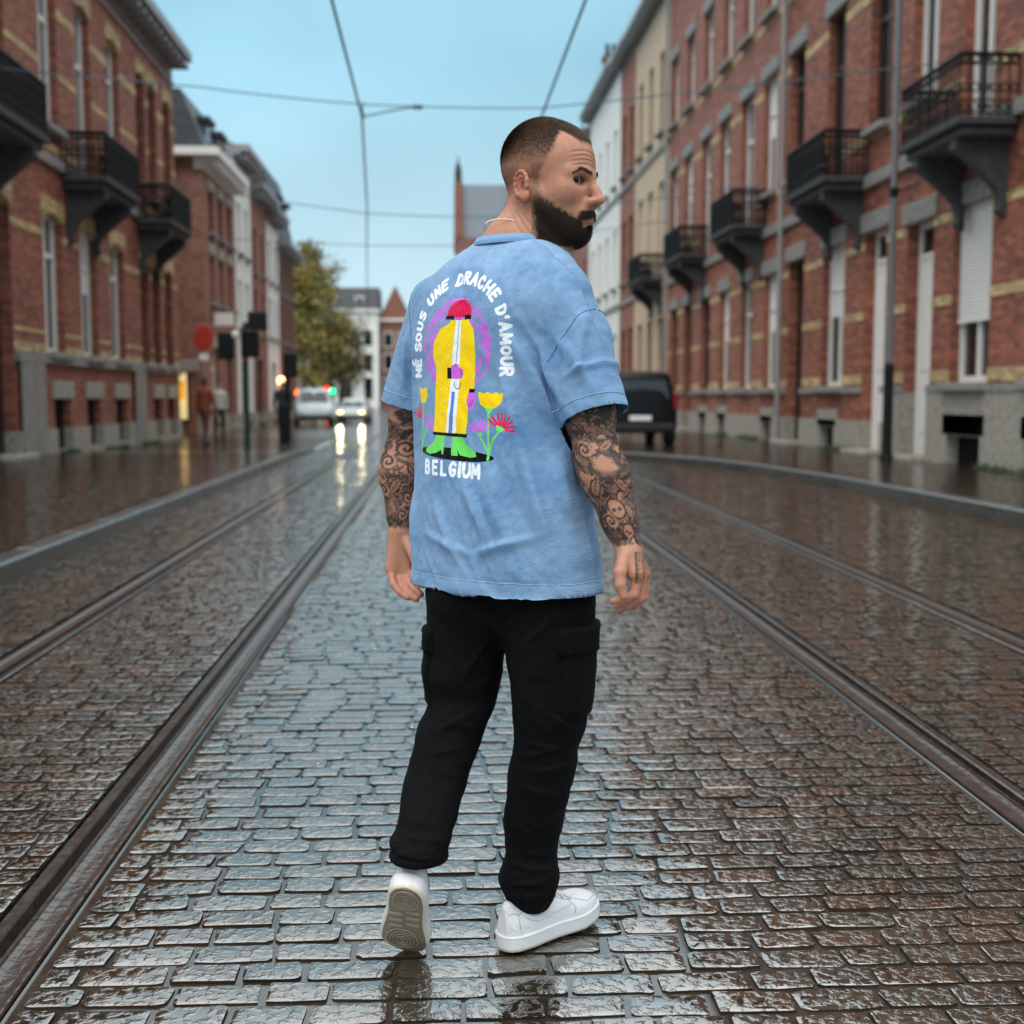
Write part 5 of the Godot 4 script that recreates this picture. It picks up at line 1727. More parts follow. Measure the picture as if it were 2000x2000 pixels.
func build_trousers() -> void:
	var prims := [Stack.new(LEG_L, 0.0, 1.0, 1.08, 0.0, 2.15), Stack.new(LEG_R, 0.0, 1.0, 1.06, 0.03, 2.15)]
	prims.append(Limb.new(Vector3(0.085, 0.80, -2.66), Vector3(0.20, 0.80, -2.62), 0.10, 0.105, 0.03))
	prims.append(Limb.new(Vector3(0.115, 0.755, -2.65), Vector3(0.175, 0.755, -2.63), 0.075, 0.075, 0.03))
	var m := net(prims, Vector3(-0.15, 0.06, -2.82), Vector3(0.37, 0.925, -2.40), 0.0052)
	relax(m, 0, 2, 0.5)
	var fn := FastNoiseLite.new()
	fn.seed = 8; fn.frequency = 1.0; fn.fractal_octaves = 3
	var TF := [   # creases at the knees, the seat and the bunched ankles, seen from behind: sideways and height
		[Vector2(0.00, 0.53), Vector2(0.09, 0.50), 0.009, 0.006], [Vector2(-0.03, 0.49), Vector2(0.07, 0.545), 0.008, 0.006], [Vector2(-0.03, 0.455), Vector2(0.05, 0.47), 0.009, 0.005], [Vector2(-0.01, 0.43), Vector2(0.06, 0.40), 0.010, 0.004],
		[Vector2(-0.08, 0.315), Vector2(0.03, 0.30), 0.008, 0.007], [Vector2(-0.08, 0.345), Vector2(0.01, 0.33), 0.009, 0.005], [Vector2(-0.10, 0.285), Vector2(0.01, 0.272), 0.007, 0.008], [Vector2(0.00, 0.69), Vector2(0.09, 0.58), 0.012, 0.004], [Vector2(0.11, 0.71), Vector2(0.04, 0.60), 0.012, 0.005],
		[Vector2(0.17, 0.50), Vector2(0.27, 0.47), 0.008, 0.006], [Vector2(0.16, 0.455), Vector2(0.25, 0.485), 0.008, 0.006], [Vector2(0.17, 0.425), Vector2(0.29, 0.445), 0.009, 0.005], [Vector2(0.19, 0.58), Vector2(0.29, 0.52), 0.010, 0.005], [Vector2(0.17, 0.395), Vector2(0.26, 0.37), 0.009, 0.004],
		[Vector2(0.14, 0.205), Vector2(0.25, 0.19), 0.008, 0.007], [Vector2(0.14, 0.16), Vector2(0.25, 0.175), 0.007, 0.008], [Vector2(0.13, 0.135), Vector2(0.23, 0.14), 0.007, 0.007], [Vector2(0.16, 0.235), Vector2(0.24, 0.23), 0.008, 0.004], [Vector2(0.20, 0.75), Vector2(0.29, 0.66), 0.012, 0.004],
		[Vector2(0.155, 0.69), Vector2(0.08, 0.76), 0.010, 0.006], [Vector2(0.16, 0.69), Vector2(0.23, 0.77), 0.010, 0.006], [Vector2(0.17, 0.64), Vector2(0.20, 0.53), 0.010, 0.005]]
	for k in m.V.size():
		var p := m.V[k]
		var d := 0.004 * fn.get_noise_3d(p.x * 8.0, p.y * 12.0, p.z * 8.0)
		for row in [[0.30, 0.03, 0.002], [0.14, 0.04, 0.003]]:
			var y: float = (p.y - row[0]) / row[1]
			d += row[2] * exp(-y * y) * sin(p.y * 150.0 + 26.0 * (p.x - p.z) + 14.0 * fn.get_noise_3d(p.x * 9.0, p.y * 5.0, p.z * 9.0)) * (0.4 + 0.6 * absf(fn.get_noise_3d(p.x * 14.0, p.y * 6.0, p.z * 14.0) * 2.0))
		var front := m.N[k].z
		if front > -0.2:
			for f in TF:
				d += fold(Vector2(p.x, p.y), f[0], f[1], f[2], f[3])
		m.V[k] = p + m.N[k] * d
	normals(m)
	var tr := part("trousers", m, M.black_cloth)
	# cargo pockets with flaps
	for q in [[LEG_R, 1.06, -0.75, 1.50, 0.525, 0.735, false], [LEG_R, 1.06, -0.80, 1.58, 0.675, 0.745, true], [LEG_L, 1.08, 2.55, 3.9, 0.53, 0.70, false], [LEG_L, 1.08, 2.5, 3.95, 0.655, 0.715, true]]:
		var st := Stack.new(q[0], 0.0, 1.0, q[1], 0.0, 2.15)
		var pk := MB.new()
		const NU := 14
		const NV := 9
		var grow: float = 0.012 if q[6] else 0.007
		for i in NU + 1:
			for j in NV + 1:
				var u := float(i) / NU
				var w := float(j) / NV
				var edge := minf(minf(u, 1.0 - u) * 6.0, minf(w, 1.0 - w) * 5.0)
				var off := grow * smoothstep(-0.05, 0.35, edge) - (0.012 if edge <= 0.0 else 0.0) + 0.003 * fn.get_noise_2d(u * 4.0, w * 4.0 + (7.0 if q[6] else 0.0))
				var y := lerpf(q[4], q[5], w) - (0.012 * sin(u * PI) if q[6] and j == 0 else 0.0)
				var g := st.ring(y)
				var f := lerpf(q[2], q[3], u)
				var c := Vector2(cos(f), sin(f))
				var r := pow(pow(absf(c.x) / g.z, 2.15) + pow(absf(c.y) / (g.z * q[1]), 2.15), -1.0 / 2.15)
				pk.vert(Vector3(g.x + c.x * (r + off), y, g.y + c.y * (r + off)), Vector3.ZERO)
		for i in NU:
			for j in NV:
				var a := i * (NV + 1) + j
				pk.I.append_array([a, a + 1, a + NV + 2, a, a + NV + 2, a + NV + 1])
		normals(pk)
		if pk.N[5 * (NV + 1) + 4].dot(pk.V[5 * (NV + 1) + 4] - Vector3(st.ring(0.6).x, 0.6, st.ring(0.6).y)) < 0.0:
			for t in range(0, pk.I.size(), 3):
				var s := pk.I[t + 1]
				pk.I[t + 1] = pk.I[t + 2]
				pk.I[t + 2] = s
			normals(pk)
		part("pocket_flap" if q[6] else "cargo_pocket", pk, M.black_cloth, tr)

# --- shoes, in their own axes: heel at the origin, z towards the toe, y up
const SHOE := 0.284
const OUTLINE := [[0.0, 0.004], [0.012, 0.016], [0.04, 0.026], [0.1, 0.034], [0.22, 0.0375], [0.36, 0.0375], [0.5, 0.041], [0.62, 0.0465], [0.74, 0.0490], [0.84, 0.0455], [0.92, 0.036], [0.965, 0.0245], [0.99, 0.012], [1.0, 0.004]]
const RIDGE := [[0.0, 0.070], [0.02, 0.089], [0.07, 0.098], [0.16, 0.088], [0.26, 0.086], [0.36, 0.100], [0.46, 0.090], [0.58, 0.074], [0.68, 0.064], [0.78, 0.060], [0.88, 0.056], [0.94, 0.050], [0.98, 0.043], [1.0, 0.036]]

func look_up(t: Array, x: float) -> float:
	for i in t.size() - 1:
		if x <= t[i + 1][0]:
			return lerpf(t[i][1], t[i + 1][1], clampf((x - t[i][0]) / (t[i + 1][0] - t[i][0]), 0, 1))
	return t[t.size() - 1][1]

func shoe_mid(t: float) -> float:   # the sole swings a little inwards at the toe; inwards is +x
	return 0.006 * sin(t * PI * 1.3 - 0.6) * smoothstep(0.2, 0.6, t) + 0.004 * smoothstep(0.55, 1.0, t)

func shoe_side(t: float, s: float, out := 0.0) -> Vector3:   # a place on the upper; s from 0 at the outer sole edge to 1 at the inner one
	var w := look_up(OUTLINE, t) - 0.003
	var h := look_up(RIDGE, t)
	var a := s * PI
	var n := Vector2(-cos(a), sin(a))
	var x := signf(n.x) * pow(absf(n.x), 0.62) * maxf(w, 0.002)
	var y := 0.031 + (h - 0.031) * pow(maxf(n.y, 0.0), 0.78)
	var narrow := lerpf(1.0, 0.66 if t < 0.75 else 1.0, smoothstep(0.05, 0.085, y) * (1.0 - smoothstep(0.4, 0.75, t)))
	var z := t * SHOE
	if t < 0.08:
		z += 0.012 * smoothstep(0.03, 0.10, y) * (1.0 - t / 0.08) * 0.5
	return Vector3(shoe_mid(t) + x * narrow, y, z) + Vector3(n.x, n.y, 0) * out

func make_shoe(called: String, where: Transform3D, bend: float) -> void:
	var at := Transform3D(where.basis * Basis.from_scale(Vector3(1.08, 1.10, 1.02)), where.origin)
	var flex := func(p: Vector3) -> Vector3:
		var zb := SHOE * 0.70
		if p.z <= zb:
			return p
		var a := bend * clampf((p.z - zb) / 0.03, 0.0, 1.0)
		var q := p - Vector3(0, 0.0, zb)
		return Vector3(q.x, q.y * cos(a) + q.z * sin(a), q.z * cos(a) - q.y * sin(a)) + Vector3(0, 0, zb)
	var put := func(m: MB) -> MB:
		for k in m.V.size():
			m.V[k] = at * (flex.call(m.V[k]) as Vector3)
		normals(m)
		return m
	var up := MB.new()
	const NT := 48
	const NS := 28
	for i in NT + 1:
		var t := pow(float(i) / NT, 1.0)
		t = lerpf(0.012, 0.985, 0.5 - 0.5 * cos(t * PI))
		for j in NS + 1:
			up.vert(shoe_side(t, float(j) / NS), Vector3.ZERO)
	for i in NT:
		for j in NS:
			var a := i * (NS + 1) + j
			up.I.append_array([a, a + 1, a + NS + 2, a, a + NS + 2, a + NS + 1])
	for e in [0, NT]:
		var cen := up.vert((up.V[e * (NS + 1)] + up.V[e * (NS + 1) + NS] + up.V[e * (NS + 1) + NS / 2]) / 3.0, Vector3.ZERO)
		for j in NS:
			var a: int = e * (NS + 1) + j
			up.I.append_array([cen, a, a + 1] if e == 0 else [cen, a + 1, a])
		var f0: int = e * (NS + 1)
		up.I.append_array([cen, f0 + NS, f0] if e == 0 else [cen, f0, f0 + NS])
	fix_out(up, Vector3(0, 0.04, SHOE * 0.5))
	var root := part(called, put.call(up), M.leather)
	var so := MB.new()
	var prof := [[0.000, -0.004], [0.002, -0.0005], [0.007, 0.0015], [0.008, 0.0005], [0.026, 0.0022], [0.029, 0.001], [0.030, 0.002], [0.0325, 0.001], [0.033, -0.004]]
	var ol := []
	for side in [1.0, -1.0]:
		for i in 33:
			var t := 0.5 - 0.5 * cos(PI * (i / 32.0))
			if side < 0:
				t = 1.0 - t
			ol.append(Vector3(shoe_mid(t) + side * look_up(OUTLINE, t), 0, t * SHOE))
	var n := ol.size()
	for pr in prof:
		for k in n:
			var p: Vector3 = ol[k]
			var q: Vector3 = (ol[(k + 1) % n] - ol[(k - 1 + n) % n])
			var o := Vector3(-q.z, 0, q.x).normalized()
			if o.dot(p - Vector3(shoe_mid(p.z / SHOE), 0, clampf(p.z, 0.04, SHOE - 0.045))) < 0.0:
				o = -o
			so.col = Color(0.60, 0.54, 0.44) if pr[0] < 0.0075 else (Color(0.55, 0.55, 0.56) if pr[0] == 0.029 else Color(0.62, 0.62, 0.65))
			so.vert(p + o * pr[1] + Vector3.UP * pr[0], Vector3.ZERO)
	for i in prof.size() - 1:
		for k in n:
			var a := i * n + k
			var b := i * n + (k + 1) % n
			so.I.append_array([a, b, b + n, a, b + n, a + n])
	fix_out(so, Vector3(0, 0.016, SHOE * 0.5))
	part("midsole", put.call(so), M.rubber, root).position = Vector3.ZERO
	var bt := MB.new()
	bt.col = Color(0.20, 0.165, 0.12)
	for i in 32:
		var ta := 0.5 - 0.5 * cos(PI * i / 32.0)
		var tb := 0.5 - 0.5 * cos(PI * (i + 1) / 32.0)
		var wa := look_up(OUTLINE, ta) - 0.004
		var wb := look_up(OUTLINE, tb) - 0.004
		for u in 4:
			var u0 := lerpf(-1, 1, u / 4.0)
			var u1 := lerpf(-1, 1, (u + 1) / 4.0)
			bt.quad(Vector3(shoe_mid(ta) + wa * u0, 0.0005, ta * SHOE), Vector3(shoe_mid(ta) + wa * u1, 0.0005, ta * SHOE), Vector3(shoe_mid(tb) + wb * u1, 0.0005, tb * SHOE), Vector3(shoe_mid(tb) + wb * u0, 0.0005, tb * SHOE), Vector3.DOWN)
	# tread: turning circles under the heel and ball, bars under the arch
	bt.col = Color(0.30, 0.25, 0.185)
	for c in [[0.17, 0.024, 0.034, 0.0], [0.735, 0.032, 0.046, 0.004]]:
		for r in 5:
			var f := lerpf(0.16, 1.0, r / 4.0)
			var loop := []
			for k in 33:
				var a := TAU * k / 32.0
				loop.append(Vector3(shoe_mid(c[0]) + c[3] + cos(a) * c[1] * f, -0.0008, c[0] * SHOE + sin(a) * c[2] * f))
			bt.tube(loop, [0.0018], 5, false)
	for k in 6:
		var z := lerpf(0.32, 0.53, k / 5.0) * SHOE
		bt.box(Vector3(shoe_mid(0.4) + (0.018 if k % 2 else -0.016), -0.001, z), Vector3(0.026, 0.003, 0.006))
	part("outsole", put.call(bt), M.gum, root).position = Vector3.ZERO
	# seams, the curved side mark, eyelet band and laces
	var seam := MB.new()
	seam.col = Color(0.30, 0.30, 0.33)
	var line := func(pts: Array, r := 0.0007): 
		var o := []
		for k in pts.size() - 1:
			for j in 5:
				var q: Vector2 = pts[k].lerp(pts[k + 1], j / 5.0)
				o.append(shoe_side(q.x, q.y, 0.0003))
		o.append(shoe_side(pts[pts.size() - 1].x, pts[pts.size() - 1].y, 0.0003))
		seam.tube(o, [r], 5, false)
	for m in [0.0, 1.0]:
		var f := func(x: float, y: float) -> Vector2: return Vector2(x, y if m == 0.0 else 1.0 - y)
		line.call([f.call(0.03, 0.22), f.call(0.12, 0.20), f.call(0.17, 0.27), f.call(0.22, 0.38)])
		line.call([f.call(0.30, 0.40), f.call(0.45, 0.35), f.call(0.62, 0.34), f.call(0.68, 0.40), f.call(0.70, 0.5)])
		line.call([f.call(0.62, 0.34), f.call(0.66, 0.18), f.call(0.64, 0.05)])
		line.call([f.call(0.70, 0.40), f.call(0.82, 0.24), f.call(0.93, 0.30), f.call(0.97, 0.5)])
		line.call([f.call(0.11, 0.20), f.call(0.10, 0.05)])
		var mark := MB.new()
		mark.col = Color(0.72, 0.72, 0.74)
		var a0 := -1
		for k in 21:
			var u := k / 20.0
			var t := lerpf(0.17, 0.63, u)
			var low := 0.165 - 0.10 * sin(pow(u, 0.8) * PI) + 0.03 * u
			var high := lerpf(0.17, 0.115, smoothstep(0.0, 0.55, u)) + 0.155 * smoothstep(0.62, 1.0, u) * (1.0 - 0.2 * u)
			if u > 0.9:
				low = lerpf(low, high - 0.012, (u - 0.9) / 0.1)
			for v in [minf(low, high - 0.004), high]:
				var q: Vector2 = f.call(t, v)
				mark.vert(shoe_side(q.x, q.y, 0.0016), Vector3.ZERO)
			if k > 0:
				var b := mark.V.size() - 4
				mark.I.append_array([b, b + 1, b + 3, b, b + 3, b + 2])
		fix_out(mark, Vector3(0, 0.04, SHOE * 0.4))
		part("side_mark", put.call(mark), M.leather_grey, root).position = Vector3.ZERO
	part("seam", put.call(seam), M.rubber, root).position = Vector3.ZERO
	var la := MB.new()
	la.col = Color(0.7, 0.7, 0.72)
	for k in 5:
		var t := lerpf(0.40, 0.64, k / 4.0)
		var pts := []
		for j in 9:
			pts.append(shoe_side(t + 0.012 * sin(j * 0.8), lerpf(0.36, 0.64, j / 8.0), 0.0025))
		la.tube(pts, [0.003], 6)
	part("lace", put.call(la), M.cloth_white, root).position = Vector3.ZERO

func fix_out(m: MB, from: Vector3) -> void:   # turns a mesh so that it faces away from a point
	normals(m)
	var s := 0.0
	for k in m.V.size():
		s += m.N[k].dot((m.V[k] - from).normalized())
	if s < 0.0:
		for t in range(0, m.I.size(), 3):
			var q := m.I[t + 1]
			m.I[t + 1] = m.I[t + 2]
			m.I[t + 2] = q
		normals(m)

# --- the print on the back of the shirt, drawn in metres right of the spine and above the ground
var art: Image
const ART := 1706.0

func fill(pts: Array, c: Color) -> void:
	var ymin := 1e9
	var ymax := -1e9
	for p in pts:
		ymin = minf(ymin, p.y); ymax = maxf(ymax, p.y)
	for y in range(int(floor(ymin)), int(ceil(ymax)) + 1):
		var yc := y + 0.5
		var xs := []
		for i in pts.size():
			var a: Vector2 = pts[i]
			var b: Vector2 = pts[(i + 1) % pts.size()]
			if (a.y <= yc) != (b.y <= yc):
				xs.append(a.x + (yc - a.y) / (b.y - a.y) * (b.x - a.x))
		xs.sort()
		for k in range(0, xs.size() - 1, 2):
			var x0 := roundi(xs[k])
			var x1 := roundi(xs[k + 1])
			if x1 > x0:
				art.fill_rect(Rect2i(x0, y, x1 - x0, 1), c)

func tex_at(r: float, y: float) -> Vector2:
	return Vector2((0.5 + r / 1.2) * 2048.0, (1.60 - y) * ART)

func art_at(x: float, y: float) -> Vector2:
	var d := x * 0.275 - 169.5
	return tex_at(d * (0.00118 if d > 0 else 0.00150), 1.578 - 0.0003025 * y)

func poly(l: Array, c: Color) -> void:
	var o := []
	for i in range(0, l.size(), 2):
		o.append(art_at(l[i], l[i + 1]))
	fill(o, c)

func pen(pts: Array, w: float, c: Color, w1 := -1.0) -> void:   # a round-ended stroke through texture points
	for i in pts.size():
		var p: Vector2 = pts[i]
		var ww := w if w1 < 0 else lerpf(w, w1, float(i) / maxf(1, pts.size() - 1))
		var ring := []
		for k in 10:
			ring.append(p + Vector2.from_angle(TAU * k / 10) * ww)
		fill(ring, c)
		if i < pts.size() - 1:
			var q: Vector2 = pts[i + 1]
			var n := (q - p).orthogonal().normalized() * ww
			fill([p + n, q + n, q - n, p - n], c)

func stroke(l: Array, w: float, c: Color) -> void:
	var o := []
	for i in range(0, l.size(), 2):
		o.append(art_at(l[i], l[i + 1]))
	pen(o, w, c)

# hand-lettered capitals as pen paths in a box one unit high
const GLYPH := {
	"N": [[0, 0, 0, 1, 0.6, 0, 0.6, 1]], "E": [[0.55, 1, 0, 1, 0, 0, 0.55, 0], [0, 0.52, 0.45, 0.52]], "É": [[0.55, 1, 0, 1, 0, 0, 0.55, 0], [0, 0.52, 0.45, 0.52], [0.16, 1.36, 0.46, 1.58]],
	"S": [[0.55, 0.86, 0.42, 1, 0.18, 1, 0.03, 0.86, 0.03, 0.66, 0.18, 0.55, 0.42, 0.46, 0.56, 0.33, 0.54, 0.13, 0.40, 0, 0.15, 0, 0.0, 0.14]], "O": [[0.3, 1, 0.08, 0.85, 0, 0.5, 0.08, 0.15, 0.3, 0, 0.54, 0.15, 0.62, 0.5, 0.54, 0.85, 0.3, 1]],
	"U": [[0, 1, 0, 0.3, 0.12, 0.06, 0.3, 0, 0.48, 0.06, 0.6, 0.3, 0.6, 1]], "D": [[0, 0, 0, 1, 0.3, 0.96, 0.56, 0.74, 0.6, 0.45, 0.48, 0.12, 0.25, 0, 0, 0]], "R": [[0, 0, 0, 1, 0.36, 1, 0.54, 0.86, 0.54, 0.64, 0.36, 0.5, 0, 0.48], [0.28, 0.48, 0.6, 0]],
	"A": [[0, 0, 0.32, 1, 0.64, 0], [0.12, 0.34, 0.52, 0.34]], "C": [[0.58, 0.82, 0.42, 1, 0.2, 0.97, 0.04, 0.74, 0.0, 0.45, 0.08, 0.15, 0.28, 0, 0.48, 0.03, 0.6, 0.2]], "H": [[0, 0, 0, 1], [0.58, 0, 0.58, 1], [0, 0.5, 0.58, 0.5]],
	"'": [[0.08, 1, 0.02, 0.74]], "M": [[0, 0, 0.06, 1, 0.38, 0.3, 0.7, 1, 0.76, 0]], "B": [[0, 0, 0, 1, 0.34, 1, 0.48, 0.84, 0.46, 0.64, 0.3, 0.53, 0.02, 0.52, 0.36, 0.5, 0.55, 0.34, 0.5, 0.1, 0.34, 0, 0, 0]],
	"L": [[0, 1, 0, 0, 0.5, 0]], "G": [[0.58, 0.84, 0.42, 1, 0.2, 0.97, 0.04, 0.74, 0.0, 0.45, 0.08, 0.15, 0.28, 0, 0.5, 0.04, 0.6, 0.2, 0.6, 0.44, 0.36, 0.44]], "I": [[0, 0, 0, 1]],
}

func letter(ch: String, at: Vector2, right: Vector2, up: Vector2, size: float, w: float, c: Color) -> void:
	for path in GLYPH[ch]:
		var o := []
		for i in range(0, path.size(), 2):
			o.append(at + right * (path[i] * size) + up * (path[i + 1] * size))
		pen(o, w, c)

func draw_shirt_art() -> Texture2D:
	var n := FastNoiseLite.new()
	n.seed = 3; n.frequency = 0.010; n.fractal_octaves = 5
	var n2 := FastNoiseLite.new()
	n2.seed = 9; n2.frequency = 0.05; n2.fractal_octaves = 3
	art = Image.create(512, 362, false, Image.FORMAT_RGB8)
	for y in 362:
		for x in 512:
			var v := n.get_noise_2d(x * 1.2, y * 1.6) * 0.36 + 0.17 * n2.get_noise_2d(x * 2.2, y * 2.2) + 0.0
			v += 0.30 * smoothstep(0.16, 0.04, y / 362.0) + 0.22 * smoothstep(0.78, 0.95, y / 362.0)
			var c := Color(0.088, 0.195, 0.375).lerp(Color(0.30, 0.445, 0.63), clampf(v + 0.34, 0.0, 1.0))
			art.set_pixel(x, y, c.linear_to_srgb())
	art.resize(2048, 1450, Image.INTERPOLATE_CUBIC)
	var white := Color(0.90, 0.92, 0.96)
	var lilac := Color(0.80, 0.38, 0.84)
	var yellow := Color(0.95, 0.80, 0.06)
	var green := Color(0.42, 0.84, 0.38)
	var red := Color(0.86, 0.10, 0.32)
	var black := Color(0.025, 0.025, 0.03)
	# whirl behind the figure
	var r := RandomNumberGenerator.new()
	r.seed = 12
	for k in 90:
		var f := r.randf_range(0.66, 1.05)
		var a := r.randf() * TAU
		var span := r.randf_range(0.25, 0.9)
		var pts := []
		for i in 12:
			var t := a + span * i / 11.0
			pts.append(art_at(598 + cos(t) * 232 * f, 865 + sin(t) * 312 * f))
		pen(pts, r.randf_range(1.6, 4.8), lilac, 0.6)
	# ground shadow, flowers
	var el := []
	for k in 40:
		el.append(art_at(608 + cos(TAU * k / 40) * 280, 1606 + sin(TAU * k / 40) * 42 + cos(TAU * k / 40) * 22))
	fill(el, black)
	stroke([835, 1285, 842, 1440, 852, 1635], 4.2, green)
	stroke([925, 1440, 880, 1500, 855, 1570], 3.4, green)
	stroke([788, 1475, 815, 1530, 850, 1590], 2.6, green)
	stroke([348, 1250, 342, 1420, 338, 1600], 3.0, green)
	stroke([378, 1440, 358, 1500, 340, 1580], 2.4, green)
	poly([757, 1185, 775, 1176, 800, 1192, 825, 1178, 850, 1194, 875, 1178, 900, 1194, 920, 1184, 935, 1192, 928, 1240, 895, 1280, 862, 1295, 815, 1292, 775, 1262], yellow)
	poly([808, 1288, 870, 1288, 842, 1330], green)
	poly([312, 1150, 330, 1146, 345, 1160, 360, 1148, 384, 1150, 385, 1200, 370, 1248, 330, 1256], yellow)
	for fl in [[925, 1428, 105, -2.5, 0.15, red, 9, 3.6], [782, 1452, 88, -2.9, -0.5, lilac, 8, 2.8], [385, 1425, 88, -2.2, 0.1, lilac, 8, 2.8], [330, 1370, 90, -2.6, -1.5, red, 5, 2.8]]:
		for k in fl[6]:
			var a := lerpf(fl[3], fl[4], float(k) / (fl[6] - 1))
			stroke([fl[0] + cos(a) * fl[2] * 0.25, fl[1] + sin(a) * fl[2] * 0.25, fl[0] + cos(a) * fl[2], fl[1] + sin(a) * fl[2]], fl[7], fl[5])
	poly([898, 1400, 960, 1432, 935, 1448, 905, 1442], green)
	poly([768, 1455, 808, 1455, 790, 1488], green)
	# boots, coat, hands, hat
	poly([470, 1475, 530, 1478, 526, 1608, 514, 1608, 508, 1578, 470, 1600, 420, 1610, 385, 1596, 384, 1572, 440, 1535], green)
	poly([578, 1480, 656, 1484, 690, 1540, 765, 1586, 772, 1618, 720, 1626, 640, 1612, 618, 1578, 626, 1616, 578, 1614], green)
	poly([440, 1450, 694, 1464, 690, 1490, 440, 1474], black)
	poly([550, 684, 668, 684, 712, 745, 728, 850, 728, 1165, 692, 1168, 684, 1466, 445, 1454, 456, 1012, 430, 930, 436, 830, 480, 745, 545, 705], yellow)
	poly([586, 684, 620, 684, 612, 1000, 614, 1100, 602, 1460, 534, 1456, 556, 1090, 568, 900], white)
	poly([566, 1178, 588, 1178, 578, 1462, 552, 1460], Color(0.36, 0.50, 0.74))
	stroke([480, 870, 500, 960, 520, 1010], 0.9, Color(0.98, 0.90, 0.35))
	poly([572, 650, 642, 650, 636, 688, 584, 688], lilac)
	for b in [[545, 855], [540, 932], [530, 1160], [522, 1235], [520, 1313]]:
		stroke([b[0], b[1], b[0] + 1, b[1]], 2.6, Color(0.98, 0.94, 0.66))
	poly([532, 1010, 562, 1014, 562, 1088, 532, 1086], black)
	poly([556, 1000, 580, 986, 606, 990, 612, 1014, 634, 1018, 641, 1048, 636, 1082, 608, 1090, 560, 1088], lilac)
	for k in 4:
		stroke([618, 1030 + k * 15, 636, 1031 + k * 15], 0.8, black)
	stroke([606, 655, 600, 820, 588, 1008], 0.9, black)
	stroke([580, 1110, 582, 1140, 600, 1160, 620, 1150, 628, 1110], 1.2, black)
	poly([690, 1158, 732, 1158, 732, 1182, 688, 1182], black)
	poly([682, 1182, 734, 1182, 738, 1262, 716, 1304, 694, 1300, 676, 1240], lilac)
	stroke([722, 1230, 716, 1270, 692, 1284], 0.9, black)
	stroke([706, 1240, 702, 1262, 690, 1268], 0.9, black)
	var hat := [art_at(512, 672), art_at(524, 640)]
	for k in 13:
		var a := lerpf(PI, 0.0, k / 12.0)
		hat.append(art_at(608 + cos(a) * 84, 640 - sin(a) * 92))
	hat.append(art_at(692, 672))
	fill(hat, red)
	for k in 7:
		var u := lerpf(-0.8, 0.8, k / 6.0)
		stroke([612 + u * 12, 555, 608 + u * 62, 600, 606 + u * 80, 660], 0.9, Color(0.45, 0.02, 0.15))
	poly([512, 658, 530, 655, 572, 655, 570, 690, 545, 680, 514, 682], black)
	poly([640, 655, 690, 655, 692, 684, 665, 684, 646, 690], black)
	stroke([626, 530, 622, 556], 1.0, Color(0.3, 0.05, 0.2))
	# lettering round the arch and below
	var text := "NÉ SOUS UNE DRACHE D'AMOUR"
	var adv := []
	var total := 0.0
	for ch in text:
		var a := 0.62 if ch == " " else 0.0
		if ch != " ":
			for path in GLYPH[ch]:
				for i in range(0, path.size(), 2):
					a = maxf(a, path[i])
			a += 0.36
		adv.append(a)
		total += a
	var R := 0.107
	var leg := 0.088
	var length := leg * 2.0 + PI * R
	var unit := length / total
	var s := 0.0
	for i in text.length():
		var mid: float = s + adv[i] * 0.5 * unit
		s += adv[i] * unit
		if text[i] == " ":
			continue
		var p: Vector2
		var dir: Vector2
		if mid < leg:
			p = Vector2(-R - 0.013, 1.340 - leg + mid); dir = Vector2(0, 1)
		elif mid > length - leg:
			p = Vector2(R - 0.013, 1.340 - (mid - length + leg)); dir = Vector2(0, -1)
		else:
			var a := PI - (mid - leg) / R
			p = Vector2(cos(a), sin(a)) * R + Vector2(-0.013, 1.340); dir = Vector2(sin(a), -cos(a))
		var up := Vector2(-dir.y, dir.x)
		var start: Vector2 = p - dir * ((adv[i] - 0.36) * unit * 0.5)
		var o := tex_at(start.x, start.y)
		letter(text[i], o, Vector2(dir.x, -dir.y), Vector2(up.x, -up.y), 0.0225 * ART, 6.2, white)
	var x := 385.0
	for ch in "BELGIUM":
		var o := art_at(x, 1742 + (x - 385) * 0.045)
		letter(ch, o, Vector2(0.92, 0.03), Vector2(0, -1), 0.0265 * ART, 6.4, white)
		var wide := 0.0
		for path in GLYPH[ch]:
			for i in range(0, path.size(), 2):
				wide = maxf(wide, path[i])
		x += (wide * 0.0265 * 0.92 + 0.0105) / (0.275 * 0.00133)
	return ImageTexture.create_from_image(art)

